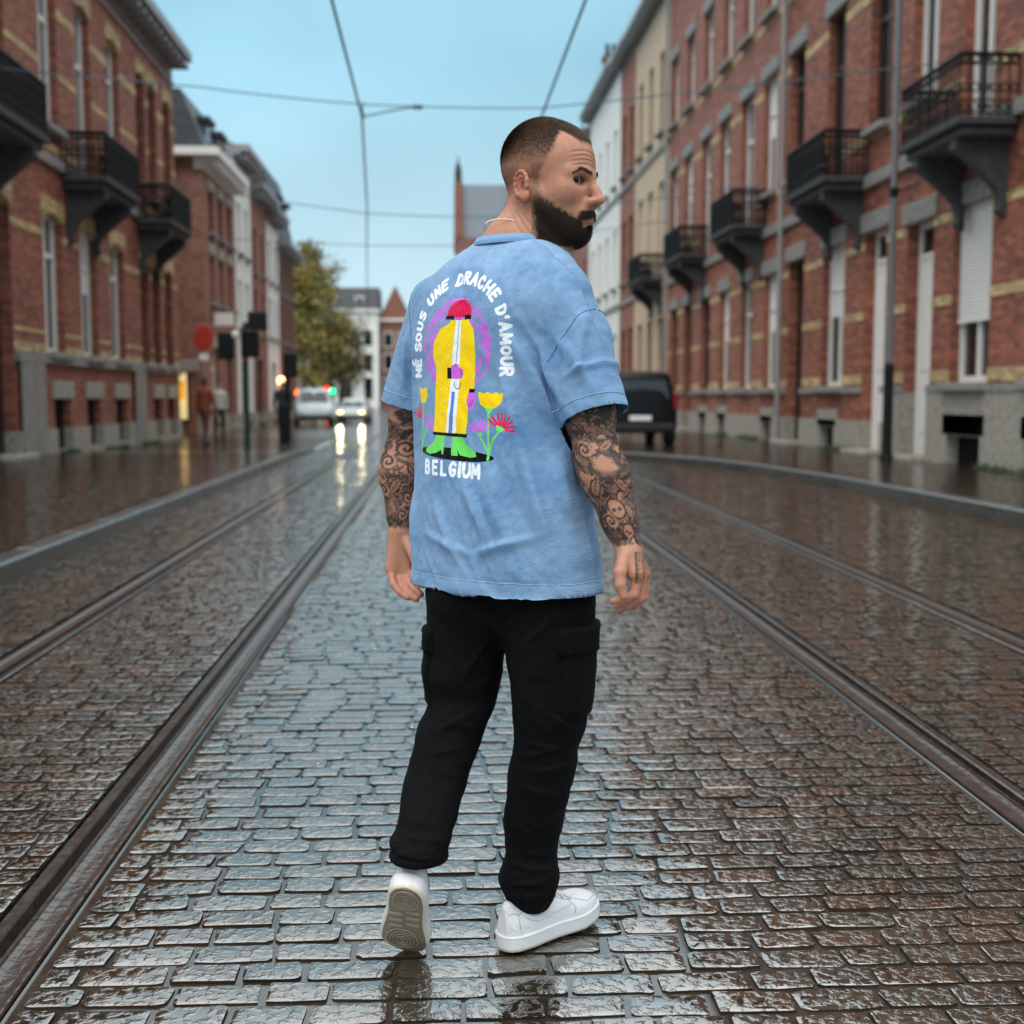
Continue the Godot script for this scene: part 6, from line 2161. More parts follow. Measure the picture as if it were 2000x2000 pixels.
func build_person() -> void:
	hn.seed = 2
	hn.frequency = 0.08
	hn.fractal_octaves = 3
	tn.seed = 14
	tn.frequency = 1.0
	tn.fractal_octaves = 2
	M.skin = mat(Color(1, 1, 1), 0.48, 0.0, 0.45)
	M.skin.vertex_color_use_as_albedo = true
	M.skin.uv1_triplanar = true
	M.skin.uv1_scale = Vector3(9, 9, 9)
	M.skin.heightmap_enabled = true
	M.skin.heightmap_texture = noise_tex(0.09, 63, [[0.0, grey(0.0)], [1.0, grey(1.0)]], 512, 4)
	M.skin.heightmap_scale = 0.06
	M.skin.subsurf_scatter_enabled = true
	M.skin.subsurf_scatter_strength = 0.08
	M.eye = mat(Color(1, 1, 1), 0.25, 0.0, 0.3)
	M.eye.vertex_color_use_as_albedo = true
	M.hair = mat(Color(1, 1, 1), 0.6, 0.0, 0.3)
	M.hair.vertex_color_use_as_albedo = true
	M.shirt = mat(Color(1, 1, 1), 0.92, 0.0, 0.25)
	M.shirt.vertex_color_use_as_albedo = true
	M.shirt.albedo_texture = draw_shirt_art()
	M.shirt.heightmap_enabled = true
	M.shirt.heightmap_texture = noise_tex(0.22, 65, [[0.0, grey(0.0)], [1.0, grey(1.0)]], 1024, 3)
	M.shirt.heightmap_scale = 0.08
	M.shirt.rim_enabled = true
	M.shirt.rim = 0.25
	M.shirt_plain = tri_world(mat(Color(1, 1, 1), 0.92, 0.0, 0.25), 4.0)
	M.shirt_plain.albedo_texture = noise_tex(0.02, 61, [[0.0, lin(0.15, 0.29, 0.50)], [1.0, lin(0.23, 0.38, 0.58)]])
	M.black_cloth = tri_world(mat(Color(1, 1, 1), 0.85, 0.0, 0.22), 3.0)
	M.stitch = mat(lin(0.30, 0.46, 0.66), 0.9)
	M.seam_blue = mat(lin(0.06, 0.15, 0.33), 0.9)
	M.black_cloth.albedo_texture = noise_tex(0.03, 62, [[0.0, lin(0.0022, 0.0023, 0.003)], [1.0, lin(0.005, 0.0051, 0.006)]])
	M.leather = tri_world(mat(lin(0.60, 0.61, 0.64), 0.45), 6.0)
	M.leather.heightmap_enabled = true
	M.leather.heightmap_texture = noise_tex(0.03, 64, [[0.0, grey(0.0)], [1.0, grey(1.0)]])
	M.leather.heightmap_scale = 0.12
	M.leather_grey = mat(lin(0.50, 0.50, 0.53), 0.45)
	M.rubber = mat(Color(1, 1, 1), 0.5)
	M.rubber.vertex_color_use_as_albedo = true
	M.gum = mat(Color(1, 1, 1), 0.35)
	M.gum.vertex_color_use_as_albedo = true
	M.cloth_white = mat(lin(0.6, 0.6, 0.62), 0.8)
	M.silver = mat(lin(0.75, 0.72, 0.68), 0.2, 0.95)
	person = thing("person", "man seen from behind in a faded blue printed T-shirt, black cargo trousers and white sneakers", "person", BASE)
	var body := MB.new()
	build_head(body)
	build_arm(body, true)
	build_arm(body, false)
	# chest, back and legs under the clothes
	var base := body.V.size()
	body.col = Color(0.48, 0.235, 0.152)
	var trunk := [Stack.new(SHIRT, TURN, 0.95, 0.58, 0.0, 2.2, false, -0.02), Stack.new(LEG_L, 0.0, 0.8, 0.8, 0.04), Stack.new(LEG_R, 0.0, 0.8, 0.8, 0.04), Limb.new(SH_R - RIGHT * 0.05 - Vector3.UP * 0.03, SH_R.lerp(EL_R, 0.25), 0.04, 0.042, 0.05), Limb.new(SH_L + RIGHT * 0.05 - Vector3.UP * 0.03, SH_L.lerp(EL_L, 0.25), 0.04, 0.042, 0.05)]
	net(trunk, Vector3(-0.14, 0.06, -2.95), Vector3(0.42, 1.56, -2.42), 0.014, body)
	body.col = Color(1, 1, 1)
	part("body", body, M.skin)
	build_shirt()
	build_trousers()
	var zr := Vector3(0.80, 0.012, -0.60).normalized()
	var xr := Vector3.UP.cross(zr).normalized()
	make_shoe("shoe", Transform3D(Basis(xr, zr.cross(xr), zr), Vector3(0.128, 0.004, -2.602)), 0.10)
	var zl := Vector3(-0.01, -0.79, -0.60).normalized()
	var yl := Vector3(0.20, 0.52, -0.80)
	var xl := yl.cross(zl).normalized()
	make_shoe("shoe", Transform3D(Basis(-xl, zl.cross(-xl), zl) if false else Basis(xl, zl.cross(xl), zl), Vector3(-0.073, 0.217, -2.440)), 0.16)
	# chain round the neck
	var ch := MB.new()
	for k in 110:
		var t := TAU * k / 110.0
		var rad := RIGHT * cos(t) + FRONT * sin(t)
		var c := Vector3(0.163, 1.562 - 0.022 * sin(t), -2.70) + FRONT * 0.004 + rad * 0.0650
		var m := SphereMesh.new()
		ch.lathe([Vector2(0.0003, -0.0021), Vector2(0.0013, -0.001), Vector2(0.0013, 0.001), Vector2(0.0003, 0.0021)], Transform3D(Basis.IDENTITY, c), 6)
	part("necklace", ch, M.silver)

func glow(c: Color, e: float) -> StandardMaterial3D:
	var m := mat(c, 0.4)
	m.emission_enabled = true
	m.emission = c
	m.emission_energy_multiplier = e
	return m

func lamp_light(parent: Node, at: Vector3, c: Color, e: float, size: float) -> void:
	var l := OmniLight3D.new()
	l.name = "light"
	l.position = at
	l.light_color = c
	l.light_energy = e
	l.light_size = size
	l.omni_range = 40.0
	l.omni_attenuation = 2.0
	l.shadow_enabled = true
	parent.add_child(l, true)

func wire(called: String, label: String, pts: Array, r: float, sag := 0.0, group := "") -> Node:
	var o := []
	for k in pts.size() - 1:
		for j in 12:
			var t := j / 12.0
			o.append((pts[k] as Vector3).lerp(pts[k + 1], t) - Vector3(0, sag * 4.0 * t * (1.0 - t), 0))
	o.append(pts[pts.size() - 1])
	var m := MB.new()
	m.tube(o, [r], 6)
	var w := obj(called, m, M.cable)
	return tag(w, label, "overhead wire", group)

func build_wires() -> void:
	M.cable = mat(lin(0.07, 0.13, 0.16), 0.7)
	wire("contact_wire", "left overhead tram wire, bending toward the left beyond the first span", [Vector3(-1.12, 5.66, 4.0), Vector3(-1.18, 5.60, -20.0), Vector3(-1.62, 5.60, -29.0), Vector3(-2.2, 5.60, -39.0), Vector3(-4.2, 5.60, -75.0)], 0.018)
	wire("contact_wire", "right overhead tram wire, running straight toward the man's head", [Vector3(1.72, 5.66, 4.0), Vector3(1.64, 5.62, -20.0), Vector3(1.55, 5.6, -39.0), Vector3(0.2, 5.6, -75.0)], 0.018)
	wire("span_wire", "nearest wire stretched across the street between the brick house fronts", [Vector3(-7.6, 6.35, -20.0), Vector3(-3.7, 6.02, -20.0), Vector3(-1.15, 5.79, -20.0), Vector3(1.65, 5.77, -20.0), Vector3(8.3, 6.6, -20.0)], 0.011, 0.02)
	wire("span_wire", "second wire stretched across the street, behind the nearest one", [Vector3(-7.6, 6.6, -31.5), Vector3(-1.8, 5.78, -31.5), Vector3(1.6, 5.72, -31.5), Vector3(8.3, 6.6, -31.5)], 0.013, 0.03)
	wire("span_wire", "farthest wire stretched across the street, low above the tree", [Vector3(-7.2, 6.4, -41.5), Vector3(-2.3, 5.9, -39.0), Vector3(1.6, 5.95, -39.0), Vector3(8.3, 6.9, -39.0)], 0.014, 0.03)
	var t := thing("registration_arm", "short arm holding the left tram wire under the nearest span wire", "wire arm", Vector3(-1.17, 5.6, -20.0))
	var m := MB.new()
	m.tube([Vector3(0, 0.0, 0), Vector3(0.45, 0.10, 0), Vector3(0.86, 0.17, 0)], [0.014], 6)
	m.tube([Vector3(0, 0.0, 0), Vector3(0.0, 0.21, 0)], [0.016], 6)
	obj("arm", m, M.cable, t)
	var c := MB.new()
	c.bev(Vector3(0.86, 0.16, 0), Vector3(0.16, 0.07, 0.06), 0.015)
	c.bev(Vector3(0, 0.01, 0), Vector3(0.05, 0.08, 0.08), 0.01)
	obj("clamp", c, M.cable, t)

func build_poles() -> void:
	var p := thing("street_pole", "tall thin grey pole with a black foot at the right house front", "pole", Vector3(7.85, 0.128, -21.3))
	var m := MB.new()
	m.tube([Vector3(0, 1.6, 0), Vector3(0, 5.3, 0), Vector3(0, 11.0, 0)], [0.062, 0.056, 0.045], 12)
	obj("shaft", m, mat(lin(0.16, 0.17, 0.18), 0.5, 0.3), p)
	m = MB.new()
	m.lathe([Vector2(0.13, 0.0), Vector2(0.13, 0.05), Vector2(0.09, 0.12), Vector2(0.085, 1.6), Vector2(0.07, 1.68), Vector2(0.0, 1.68)], Transform3D.IDENTITY, 12)
	obj("foot", m, M.iron, p)
	m = MB.new()
	m.tube([Vector3(0, 4.6, 0), Vector3(0.42, 4.75, 0)], [0.02], 6)
	m.tube([Vector3(0, 4.52, 0), Vector3(0, 4.68, 0)], [0.075], 10)
	obj("bracket", m, M.iron, p)
	# traffic lights by the left kerb, seen from behind
	traffic_light("traffic light on a green pole with amber edge, beside the left kerb", Vector3(-4.42, 0.02, -28.9), [[-0.42, 2.05, 0.36, 0.62, 0.0], [0.12, 2.1, 0.40, 0.60, 0.5], [0.30, 2.72, 0.44, 0.42, 0.2]], 2.9, true)
	traffic_light("dark traffic light on a black pole near the pale parked car", Vector3(-4.15, 0.0, -34.3), [[0.12, 1.75, 0.38, 0.68, 0.2], [-0.05, 0.0, 0.30, 1.05, 0.0]], 2.4, false)
	traffic_light("far traffic light showing green, left of the oncoming car", Vector3(-7.45, 0.0, -88.0), [[0.0, 1.35, 0.30, 0.85, 0.0], [-0.4, 1.35, 0.30, 0.85, 0.0]], 2.3, false)

func traffic_light(label: String, at: Vector3, heads: Array, h: float, green: bool) -> void:
	var t := thing("traffic_light", label, "traffic light", at, "traffic lights on the left")
	var m := MB.new()
	m.lathe([Vector2(0.11, 0.0), Vector2(0.075, 0.08), Vector2(0.06, 0.9), Vector2(0.055, h), Vector2(0.0, h + 0.02)], Transform3D.IDENTITY, 10)
	obj("pole", m, M.iron_green if green else M.iron, t)
	for q in heads:
		m = MB.new()
		m.bev(Vector3(q[0], q[1] + q[3] / 2, 0.12), Vector3(q[2], q[3], 0.2), 0.04, Basis(Vector3.UP, q[4]))
		for k in 3:
			m.tube([Vector3(q[0], q[1] + q[3] * (k + 0.5) / 3.0 + 0.02, 0.0) + Basis(Vector3.UP, q[4]) * Vector3(0, 0, -0.1), Vector3(q[0], q[1] + q[3] * (k + 0.5) / 3.0, 0.0) + Basis(Vector3.UP, q[4]) * Vector3(0, 0, -0.28)], [q[3] * 0.13], 10, false)
		obj("signal_head" if q[1] > 0.5 else "control_box", m, M.iron, t)
	if green:
		m = MB.new()
		m.bev(Vector3(-0.04, 2.33, 0.13), Vector3(0.09, 0.62, 0.05), 0.012)
		obj("amber_strip", m, mat(lin(0.55, 0.20, 0.02), 0.5), t)
		m = MB.new()
		m.lathe([Vector2(0.0, -0.05), Vector2(0.09, -0.045), Vector2(0.09, 0.045), Vector2(0.0, 0.05)], Transform3D(Basis(Vector3(1, 0, 0), PI / 2), Vector3(-0.20, 2.62, 0.16)), 14)
		obj("white_disc", m, mat(lin(0.75, 0.75, 0.75), 0.5), t)
	elif at.z < -80.0:
		for q in [[0.0, Color(0.1, 0.9, 0.6), 1.65], [-0.4, Color(0.95, 0.12, 0.12), 1.8]]:
			m = MB.new()
			m.lathe([Vector2(0.0, -0.02), Vector2(0.22, -0.015), Vector2(0.22, 0.015), Vector2(0.0, 0.02)], Transform3D(Basis(Vector3(1, 0, 0), PI / 2), Vector3(q[0], q[2], 0.26)), 14)
			obj("signal_lamp", m, glow(q[1], 1.6), t)
			lamp_light(t, Vector3(q[0], q[2], 0.4), q[1], 0.1, 0.1)

func build_signs() -> void:
	var t := thing("round_sign", "red oval sign on a post at the corner of the left side street", "sign", Vector3(-6.72, 0.01, -36.2))
	var m := MB.new()
	m.tube([Vector3(0, 0, 0), Vector3(0, 3.3, 0)], [0.035], 8)
	obj("post", m, M.zinc, t)
	m = MB.new()
	var b := Basis(Vector3.UP, 0.9) * Basis(Vector3(1, 0, 0), PI / 2)
	m.lathe([Vector2(0.0, -0.02), Vector2(0.36, -0.02), Vector2(0.38, 0.0), Vector2(0.36, 0.02), Vector2(0.0, 0.02)], Transform3D(b, Vector3(0, 2.9, 0.06)), 24)
	obj("red_plate", m, mat(lin(0.42, 0.03, 0.018), 0.5), t)
	m = MB.new()
	m.bev(Vector3(0, 2.35, 0.06), Vector3(0.34, 0.2, 0.03), 0.006, Basis(Vector3.UP, 0.9))
	obj("lower_plate", m, M.white, t)
	t = thing("shop_window", "lit yellow poster window on the side wall of the corner house", "lit window", Vector3(-8.5, 0.4, -41.3))
	m = MB.new()
	m.bev(Vector3(0, 0.85, 0), Vector3(0.62, 1.7, 0.12), 0.02)
	obj("case", m, M.iron, t)
	m = MB.new()
	m.rng(-0.26, 0.26, 0.1, 1.62, 0.063, 0.075)
	obj("lit_panel", m, glow(Color(0.95, 0.86, 0.62), 0.5), t)
	m = MB.new()
	m.rng(-0.2, 0.2, 0.75, 1.35, 0.078, 0.083)
	obj("poster", m, glow(Color(0.90, 0.62, 0.08), 0.5), t)
	lamp_light(t, Vector3(0, 0.9, 0.5), Color(1.0, 0.85, 0.55), 0.12, 0.3)
	t = thing("shop_sign", "white box sign jutting from the brown corner house", "sign", Vector3(-7.3, 3.5, -42.2))
	m = MB.new()
	m.bev(Vector3(0.15, 0.3, 0), Vector3(0.62, 0.42, 0.16), 0.02)
	obj("box", m, M.white, t)
	m = MB.new()
	m.tube([Vector3(-0.32, 0.3, 0), Vector3(-0.15, 0.3, 0)], [0.025], 6)
	obj("bracket", m, M.iron, t)
	t = thing("shop_awning", "pale sign board above the dark shop door on the side street corner", "sign", Vector3(-8.35, 2.05, -41.25))
	m = MB.new()
	m.bev(Vector3(0, 0.2, 0), Vector3(1.0, 0.36, 0.12), 0.02)
	obj("board", m, M.plinth, t)
	t = thing("street_lamp", "warm glowing street lamp on a short dark post by the parked pale car", "street lamp", Vector3(-5.15, 0.0, -41.0))
	m = MB.new()
	m.tube([Vector3(0, 0, 0), Vector3(0, 1.65, 0)], [0.05, 0.035], 8)
	obj("post", m, M.iron, t)
	m = MB.new()
	m.lathe([Vector2(0.0, 1.63), Vector2(0.09, 1.66), Vector2(0.12, 1.76), Vector2(0.09, 1.86), Vector2(0.0, 1.89)], Transform3D.IDENTITY, 14)
	obj("globe", m, glow(Color(1.0, 0.80, 0.48), 6.0), t)
	lamp_light(t, Vector3(0, 1.76, 0), Color(1.0, 0.78, 0.45), 1.0, 0.1)
	t = thing("street_lamp", "orange warning lamp on a post behind the pale parked car", "street lamp", Vector3(-6.7, 0.0, -60.0))
	m = MB.new()
	m.tube([Vector3(0, 0, 0), Vector3(0, 1.3, 0)], [0.05, 0.035], 8)
	obj("post", m, M.iron, t)
	m = MB.new()
	m.lathe([Vector2(0.0, 1.24), Vector2(0.13, 1.28), Vector2(0.18, 1.42), Vector2(0.13, 1.56), Vector2(0.0, 1.60)], Transform3D.IDENTITY, 14)
	obj("globe", m, glow(Color(1.0, 0.45, 0.10), 5.0), t)
	lamp_light(t, Vector3(0, 1.42, 0), Color(1.0, 0.45, 0.12), 1.0, 0.12)

# a car in its own axes: x across, y up, +z is its front
func car(label: String, at: Vector3, turn: float, scale_: float, paint: Material, tall: bool, lights: bool) -> Node3D:
	var t := thing("parked_car" if not lights else "car", label, "car", at)
	t.rotation.y = turn
	t.scale = Vector3.ONE * scale_
	var hw := 0.88
	var prof: Array   # z, underside, belt height, roof height, half width at belt, half width at roof
	if tall:
		prof = [[-2.08, 0.42, 0.72, 0.72, 0.72, 0.5], [-2.02, 0.30, 1.00, 1.50, 0.82, 0.62], [-1.9, 0.28, 1.02, 1.64, 0.86, 0.68], [-1.0, 0.26, 1.03, 1.68, hw, 0.70], [0.2, 0.26, 1.02, 1.66, hw, 0.70], [0.75, 0.26, 1.0, 1.52, hw, 0.66], [1.25, 0.26, 0.98, 1.02, 0.87, 0.62], [1.8, 0.28, 0.86, 0.88, 0.82, 0.6], [2.05, 0.34, 0.70, 0.71, 0.72, 0.5]]
	else:
		prof = [[-2.10, 0.42, 0.68, 0.69, 0.70, 0.5], [-2.0, 0.30, 0.90, 0.98, 0.82, 0.60], [-1.6, 0.28, 0.92, 1.34, 0.86, 0.62], [-0.9, 0.26, 0.92, 1.46, hw, 0.64], [0.1, 0.26, 0.91, 1.45, hw, 0.64], [0.6, 0.26, 0.90, 1.28, hw, 0.62], [1.1, 0.26, 0.88, 0.93, 0.87, 0.62], [1.75, 0.28, 0.78, 0.80, 0.82, 0.6], [2.05, 0.34, 0.62, 0.63, 0.72, 0.5]]
	var m := MB.new()
	var n := 0
	for p in prof:
		var ring := [Vector2(0, p[1]), Vector2(p[4] - 0.08, p[1]), Vector2(p[4], p[1] + 0.12), Vector2(p[4] + 0.01, lerpf(p[1], p[2], 0.6)), Vector2(p[4] - 0.02, p[2]), Vector2(lerpf(p[4] - 0.04, p[5], 0.5), lerpf(p[2], p[3], 0.5)), Vector2(p[5], p[3] - 0.05), Vector2(p[5] - 0.12, p[3]), Vector2(0, p[3] + 0.02)]
		n = ring.size() * 2 - 2
		var full := []
		for k in ring.size():
			full.append(ring[k])
		for k in range(ring.size() - 2, 0, -1):
			full.append(Vector2(-ring[k].x, ring[k].y))
		for q in full:
			m.vert(Vector3(q.x, q.y, p[0]), Vector3.ZERO)
	for i in prof.size() - 1:
		for k in n:
			var a := i * n + k
			var b := i * n + (k + 1) % n
			m.I.append_array([a, b, b + n, a, b + n, a + n])
	for e in [0, prof.size() - 1]:
		for k in range(1, n - 1):
			var a: int = e * n
			if e == 0:
				m.I.append_array([a, a + k + 1, a + k])
			else:
				m.I.append_array([a, a + k, a + k + 1])
	fix_out(m, Vector3(0, 0.7, 0))
	obj("body", m, paint, t)
	# glass: screens and side windows set a little proud of the cabin
	var g := MB.new()
	var quadp := func(a: Vector3, b: Vector3, c: Vector3, d: Vector3, o: Vector3): g.quad(a + o * 0.012, b + o * 0.012, c + o * 0.012, d + o * 0.012, o)
	var r: Array = prof[2]
	var f0: Array = prof[5]
	var f1: Array = prof[6]
	if tall:
		quadp.call(Vector3(-0.66, 1.06, -2.035), Vector3(0.66, 1.06, -2.035), Vector3(0.57, 1.46, -2.02), Vector3(-0.57, 1.46, -2.02), Vector3(0, 0.05, -1))
	else:
		quadp.call(Vector3(-0.66, 0.98, -1.98), Vector3(0.66, 0.98, -1.98), Vector3(0.56, 1.30, -1.62), Vector3(-0.56, 1.30, -1.62), Vector3(0, 0.6, -0.8))
	obj("rear_window", g, M.glass, t)
	g = MB.new()
	quadp = func(a: Vector3, b: Vector3, c: Vector3, d: Vector3, o: Vector3): g.quad(a + o * 0.012, b + o * 0.012, c + o * 0.012, d + o * 0.012, o)
	quadp.call(Vector3(-0.62, f1[3] + 0.04, f1[0] - 0.03), Vector3(0.62, f1[3] + 0.04, f1[0] - 0.03), Vector3(0.56, f0[3] - 0.0, f0[0]), Vector3(-0.56, f0[3], f0[0]), Vector3(0, 0.7, 0.7))
	obj("windscreen", g, M.glass, t)
	for s in [-1.0, 1.0]:
		for w in ([[-1.75, -0.75], [-0.65, 0.3]] if tall else [[-1.3, -0.55], [-0.45, 0.35]]):
			g = MB.new()
			g.quad(Vector3(s * (prof[3][4] - 0.02), prof[3][2] + 0.03, w[0]), Vector3(s * (prof[3][4] - 0.02), prof[3][2] + 0.03, w[1]), Vector3(s * (prof[3][5] + 0.02), prof[3][3] - 0.12, w[1] - 0.08), Vector3(s * (prof[3][5] + 0.02), prof[3][3] - 0.12, w[0] + 0.08), Vector3(s, 0.3, 0))
			obj("side_window", g, M.glass, t)
	for s in [-1.0, 1.0]:
		for z in [-1.3, 1.3]:
			var w := MB.new()
			var at2 := Transform3D(Basis(Vector3(0, 0, 1), -PI / 2), Vector3(s * 0.79, 0.31, z))
			w.lathe([Vector2(0.20, -0.10), Vector2(0.29, -0.105), Vector2(0.315, -0.08), Vector2(0.315, 0.08), Vector2(0.29, 0.105), Vector2(0.20, 0.10)], at2, 20)
			var wh := obj("wheel", w, M.tyre, t)
			w = MB.new()
			w.lathe([Vector2(0.0, -0.085), Vector2(0.205, -0.09), Vector2(0.205, 0.09), Vector2(0.0, 0.085)], at2, 14)
			obj("rim", w, M.zinc, wh)
		var l := MB.new()
		l.bev(Vector3(s * 0.62, 0.70 if tall else 0.64, 1.93), Vector3(0.26, 0.15, 0.2), 0.04)
		obj("headlight", l, glow(Color(1.0, 0.86, 0.55), 8.0) if lights else M.white, t)
		if lights:
			var sp := SpotLight3D.new()
			sp.name = "headlight_beam"
			sp.light_color = Color(1.0, 0.92, 0.72)
			sp.light_energy = 1.2
			sp.spot_angle = 32.0
			sp.spot_range = 60.0
			sp.spot_attenuation = 2.0
			sp.light_size = 0.08
			sp.shadow_enabled = true
			t.add_child(sp, true)
			sp.position = Vector3(s * 0.62, 0.64, 2.08)
			sp.rotation = Vector3(-0.03, PI, 0)
		l = MB.new()
		l.bev(Vector3(s * 0.80, 0.98 if tall else 0.80, -1.97), Vector3(0.13, 0.42 if tall else 0.18, 0.14), 0.03)
		obj("tail_light", l, mat(lin(0.22, 0.008, 0.008), 0.2), t)
		l = MB.new()
		l.bev(Vector3(s * 0.96, 1.02, 0.72), Vector3(0.18, 0.13, 0.1), 0.04)
		obj("mirror", l, paint, t)
	var pl := MB.new()
	pl.bev(Vector3(0, 0.62, -2.075), Vector3(0.5, 0.11, 0.03), 0.005)
	obj("number_plate", pl, M.white, t)
	for e in [[0.42, -2.02, 1.56], [0.40, 2.0, 1.50]]:
		var bu := MB.new()
		bu.bev(Vector3(0, e[0], e[1]), Vector3(e[2], 0.2, 0.18), 0.05)
		obj("bumper", bu, M.tyre, t)
	return t

func build_cars() -> void:
	M.tyre = mat(lin(0.015, 0.015, 0.016), 0.7)
	var black := mat(lin(0.005, 0.0055, 0.007), 0.35, 0.0, 0.35)
	var silver := mat(lin(0.42, 0.50, 0.53), 0.25)
	silver.clearcoat_enabled = true
	var pale := mat(lin(0.48, 0.58, 0.62), 0.3)
	car("black small van parked on the right, rear toward us, behind the man's arm", Vector3(4.50, 0.13, -29.6), PI, 1.0, black, true, false)
	car("pale blue car parked at the left roadside, facing us", Vector3(-5.45, 0.0, -54.5), 0.12, 0.95, pale, true, false)
	car("silver car driving toward us with both headlights on", Vector3(-3.95, 0.0, -58.5), -0.04, 0.80, silver, false, true)

func walker(label: String, at: Vector3, turn: float, h: float, coat: Color, legs: Color, hat: Color) -> void:
	var t := thing("person", label, "person", at, "")
	t.rotation.y = turn
	var s := h / 1.75
	var P := [Limb.new(Vector3(0, 0.95, 0), Vector3(0, 1.36, 0), 0.15, 0.17, 0.0), Limb.new(Vector3(-0.12, 1.38, 0), Vector3(0.12, 1.38, 0), 0.09, 0.09, 0.06), Limb.new(Vector3(0, 1.42, 0), Vector3(0, 1.55, 0.01), 0.055, 0.055, 0.04), Ball.new(Vector3(0, 1.635, 0.015), Vector3(0.078, 0.115, 0.098), 0.02)]
	for e in [-1.0, 1.0]:
		P.append_array([Limb.new(Vector3(e * 0.09, 0.9, 0), Vector3(e * 0.10, 0.5, 0.10 * e), 0.095, 0.065, 0.05), Limb.new(Vector3(e * 0.10, 0.5, 0.10 * e), Vector3(e * 0.10, 0.09, 0.12 * e - 0.05), 0.062, 0.045, 0.03), Limb.new(Vector3(e * 0.10, 0.05, 0.12 * e - 0.06), Vector3(e * 0.11, 0.04, 0.12 * e + 0.12), 0.048, 0.038, 0.03)])
		P.append_array([Limb.new(Vector3(e * 0.2, 1.37, 0), Vector3(e * 0.25, 1.09, -0.05 * e), 0.062, 0.05, 0.04), Limb.new(Vector3(e * 0.25, 1.09, -0.05 * e), Vector3(e * 0.25, 0.84, 0.06 - 0.08 * e), 0.048, 0.036, 0.03)])
		P.append(Limb.new(Vector3(e * 0.25, 0.82, 0.06 - 0.08 * e), Vector3(e * 0.245, 0.76, 0.075 - 0.08 * e), 0.036, 0.026, 0.02))
		for k in 4:
			P.append(Limb.new(Vector3(e * 0.245, 0.77, 0.05 + 0.018 * k - 0.08 * e), Vector3(e * 0.24, 0.70 + 0.008 * absf(k - 1.5), 0.055 + 0.02 * k - 0.08 * e), 0.011, 0.009, 0.008))
	P.append(Ball.new(Vector3(0, 1.615, 0.11), Vector3(0.014, 0.022, 0.02), 0.02))
	var m := net(P, Vector3(-0.34, -0.02, -0.3), Vector3(0.34, 1.79, 0.32), 0.018)
	for k in m.V.size():
		var p := m.V[k]
		var c := coat
		if p.y < 0.92:
			c = legs
		if p.y < 0.1:
			c = Color(0.02, 0.02, 0.02)
		if p.y < 0.86 and absf(p.x) > 0.19 and p.y > 0.66:
			c = Color(0.36, 0.2, 0.15)
		if p.y > 1.5:
			c = Color(0.38, 0.22, 0.16) if p.z > 0.03 and p.y < 1.69 else hat
		m.C[k] = c
		m.V[k] = p * s
	obj("body", m, M.walkers, t)

func build_walkers() -> void:
	M.walkers = mat(Color(1, 1, 1), 0.8)
	M.walkers.vertex_color_use_as_albedo = true
	walker("far pedestrian in a rust red coat on the left pavement", Vector3(-5.85, 0.01, -31.5), 2.6, 1.70, Color(0.22, 0.05, 0.03), Color(0.10, 0.035, 0.03), Color(0.06, 0.03, 0.02))
	walker("far pedestrian in a pale jacket and dark trousers by the left house corner", Vector3(-6.45, 0.01, -36.9), 0.4, 1.66, Color(0.5, 0.49, 0.46), Color(0.02, 0.02, 0.025), Color(0.03, 0.02, 0.02))
	walker("far pedestrian in dark clothes beside the black traffic light", Vector3(-4.65, 0.0, -37.4), 0.1, 1.72, Color(0.02, 0.022, 0.03), Color(0.015, 0.015, 0.02), Color(0.03, 0.02, 0.015))

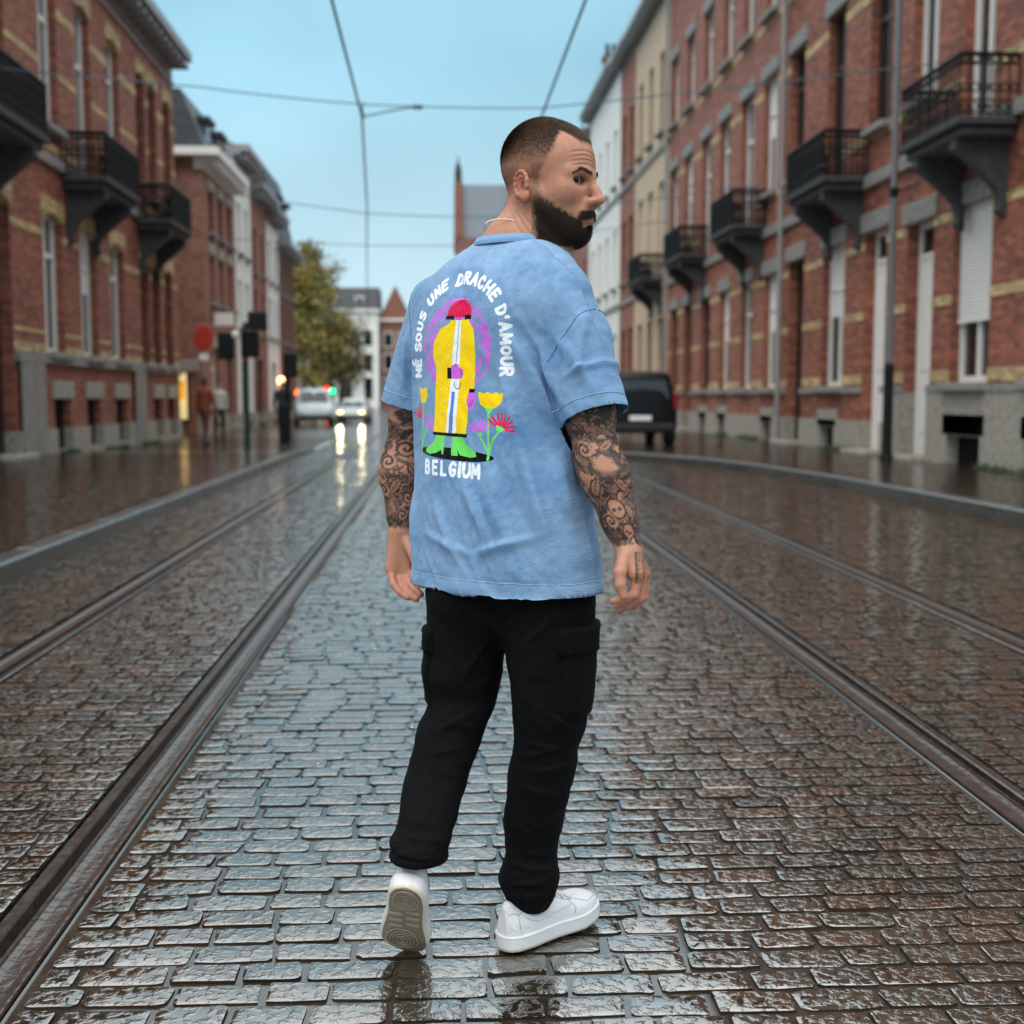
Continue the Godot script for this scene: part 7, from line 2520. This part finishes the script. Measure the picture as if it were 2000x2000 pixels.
func tree(label: String, at: Vector3, h: float, w: float, cols: Array, n: int, seed_: int) -> void:
	var t := thing("tree", label, "tree", at)
	var r := RandomNumberGenerator.new()
	r.seed = seed_
	var tr := MB.new()
	tr.tube([Vector3(0, 0, 0), Vector3(0.1, h * 0.3, 0), Vector3(-0.1, h * 0.6, 0.1), Vector3(0, h * 0.9, 0)], [0.3, 0.22, 0.13, 0.03], 8)
	var ends := []
	for k in 16:
		var a := r.randf() * TAU
		var y0 := r.randf_range(0.22, 0.72) * h
		var ln := w * r.randf_range(0.55, 0.95) * (1.0 - 0.55 * absf(y0 / h - 0.42))
		var e := Vector3(cos(a) * ln, y0 + r.randf_range(0.08, 0.22) * h, sin(a) * ln)
		tr.tube([Vector3(0, y0, 0), Vector3(0, y0, 0).lerp(e, 0.5) + Vector3(0, 0.2, 0), e], [0.09, 0.05, 0.015], 5)
		ends.append([Vector3(0, y0, 0), e])
	obj("trunk", tr, M.bark, t)
	var cr := MB.new()
	var clumps := []
	for e in ends:
		for j in 5:
			clumps.append([(e[0] as Vector3).lerp(e[1], r.randf_range(0.45, 1.1)) + Vector3(r.randf_range(-0.5, 0.5), r.randf_range(-0.3, 0.7), r.randf_range(-0.5, 0.5)), r.randf_range(0.5, 1.1), cols[r.randi() % cols.size()]])
	for j in 70:
		var yy := r.randf_range(0.18, 1.0)
		var wide := w * 0.85 * pow(sin(clampf((yy - 0.05) / 0.97, 0.0, 1.0) * PI), 0.7)
		var aa := r.randf() * TAU
		var rr := wide * sqrt(r.randf())
		clumps.append([Vector3(cos(aa) * rr, yy * h, sin(aa) * rr), r.randf_range(0.5, 1.0), cols[r.randi() % cols.size()]])
	for j in 5:
		clumps.append([Vector3(r.randf_range(-0.4, 0.4), h * r.randf_range(0.82, 1.0), r.randf_range(-0.4, 0.4)), r.randf_range(0.4, 0.8), cols[r.randi() % cols.size()]])
	for k in n:
		var c: Array = clumps[r.randi() % clumps.size()]
		var d := Vector3(r.randfn(), r.randfn(), r.randfn()) * 0.5
		var p: Vector3 = c[0] + d * c[1]
		var f := r.randf_range(0.6, 1.4)
		cr.col = Color(c[2].r * f, c[2].g * f, c[2].b * f)
		var u := Vector3(r.randfn(), r.randfn(), r.randfn()).normalized() * r.randf_range(0.10, 0.2)
		var v := u.cross(Vector3(r.randfn(), r.randfn(), r.randfn())).normalized() * u.length() * 0.6
		cr.quad(p - u, p + v, p + u, p - v, Vector3.UP)
	obj("crown", cr, M.leaf, t)

func build_plants() -> void:
	M.bark = mat(lin(0.06, 0.05, 0.04), 0.9)
	M.leaf = mat(Color(1, 1, 1), 0.7)
	M.leaf.vertex_color_use_as_albedo = true
	M.leaf.backlight_enabled = true
	M.leaf.backlight = Color(0.3, 0.3, 0.2)
	tree("tall autumn tree turning yellow green left of the far white house", Vector3(-9.6, 0, -96.0), 12.4, 2.5, [Color(0.19, 0.18, 0.05), Color(0.34, 0.27, 0.07), Color(0.13, 0.14, 0.05), Color(0.32, 0.26, 0.09)], 15000, 3)
	tree("olive brown tree just in front of the far white house", Vector3(-9.4, 0, -120.0), 9.0, 3.0, [Color(0.09, 0.085, 0.03), Color(0.14, 0.11, 0.03), Color(0.06, 0.07, 0.025)], 6000, 4)
	# tufts of grass and moss where the house fronts meet the pavement
	var g := MB.new()
	var r := RandomNumberGenerator.new()
	r.seed = 6
	for k in 2600:
		var left := r.randf() < 0.4
		var z := -r.randf_range(15.0, 36.0)
		if sin(z * 1.7 + (1.0 if left else 0.0)) + 0.5 * sin(z * 4.1) < 0.1:
			continue
		var x := (XL + 0.09 + absf(r.randfn()) * 0.05) if left else (XR - 0.09 - absf(r.randfn()) * 0.06)
		var y := 0.128 if not left or z > -24.0 else maxf(0.01, 0.128 + (z + 24.0) * 0.0236)
		var f := r.randf_range(0.6, 1.4)
		g.col = Color(0.045 * f, 0.085 * f, 0.018 * f)
		var a := r.randf() * TAU
		var d := Vector3(cos(a), 0, sin(a)) * 0.02
		g.tri(Vector3(x, y, z) - d, Vector3(x, y, z) + d, Vector3(x + r.randf_range(-0.05, 0.05), y + r.randf_range(0.04, 0.13), z + r.randf_range(-0.05, 0.05)), Vector3(0, 0.3, 1))
	var o := obj("grass_tufts", g, M.leaf)
	tag(o, "green moss and grass tufts along the feet of the house fronts", "grass", "", "stuff")

func build_street() -> void:
	build_wires()
	build_poles()
	build_signs()
	build_cars()
	build_walkers()
	build_plants()

func _ready() -> void:
	setup_camera_and_light()
	make_materials()
	build_ground()
	build_houses()
	build_street()
	build_person()
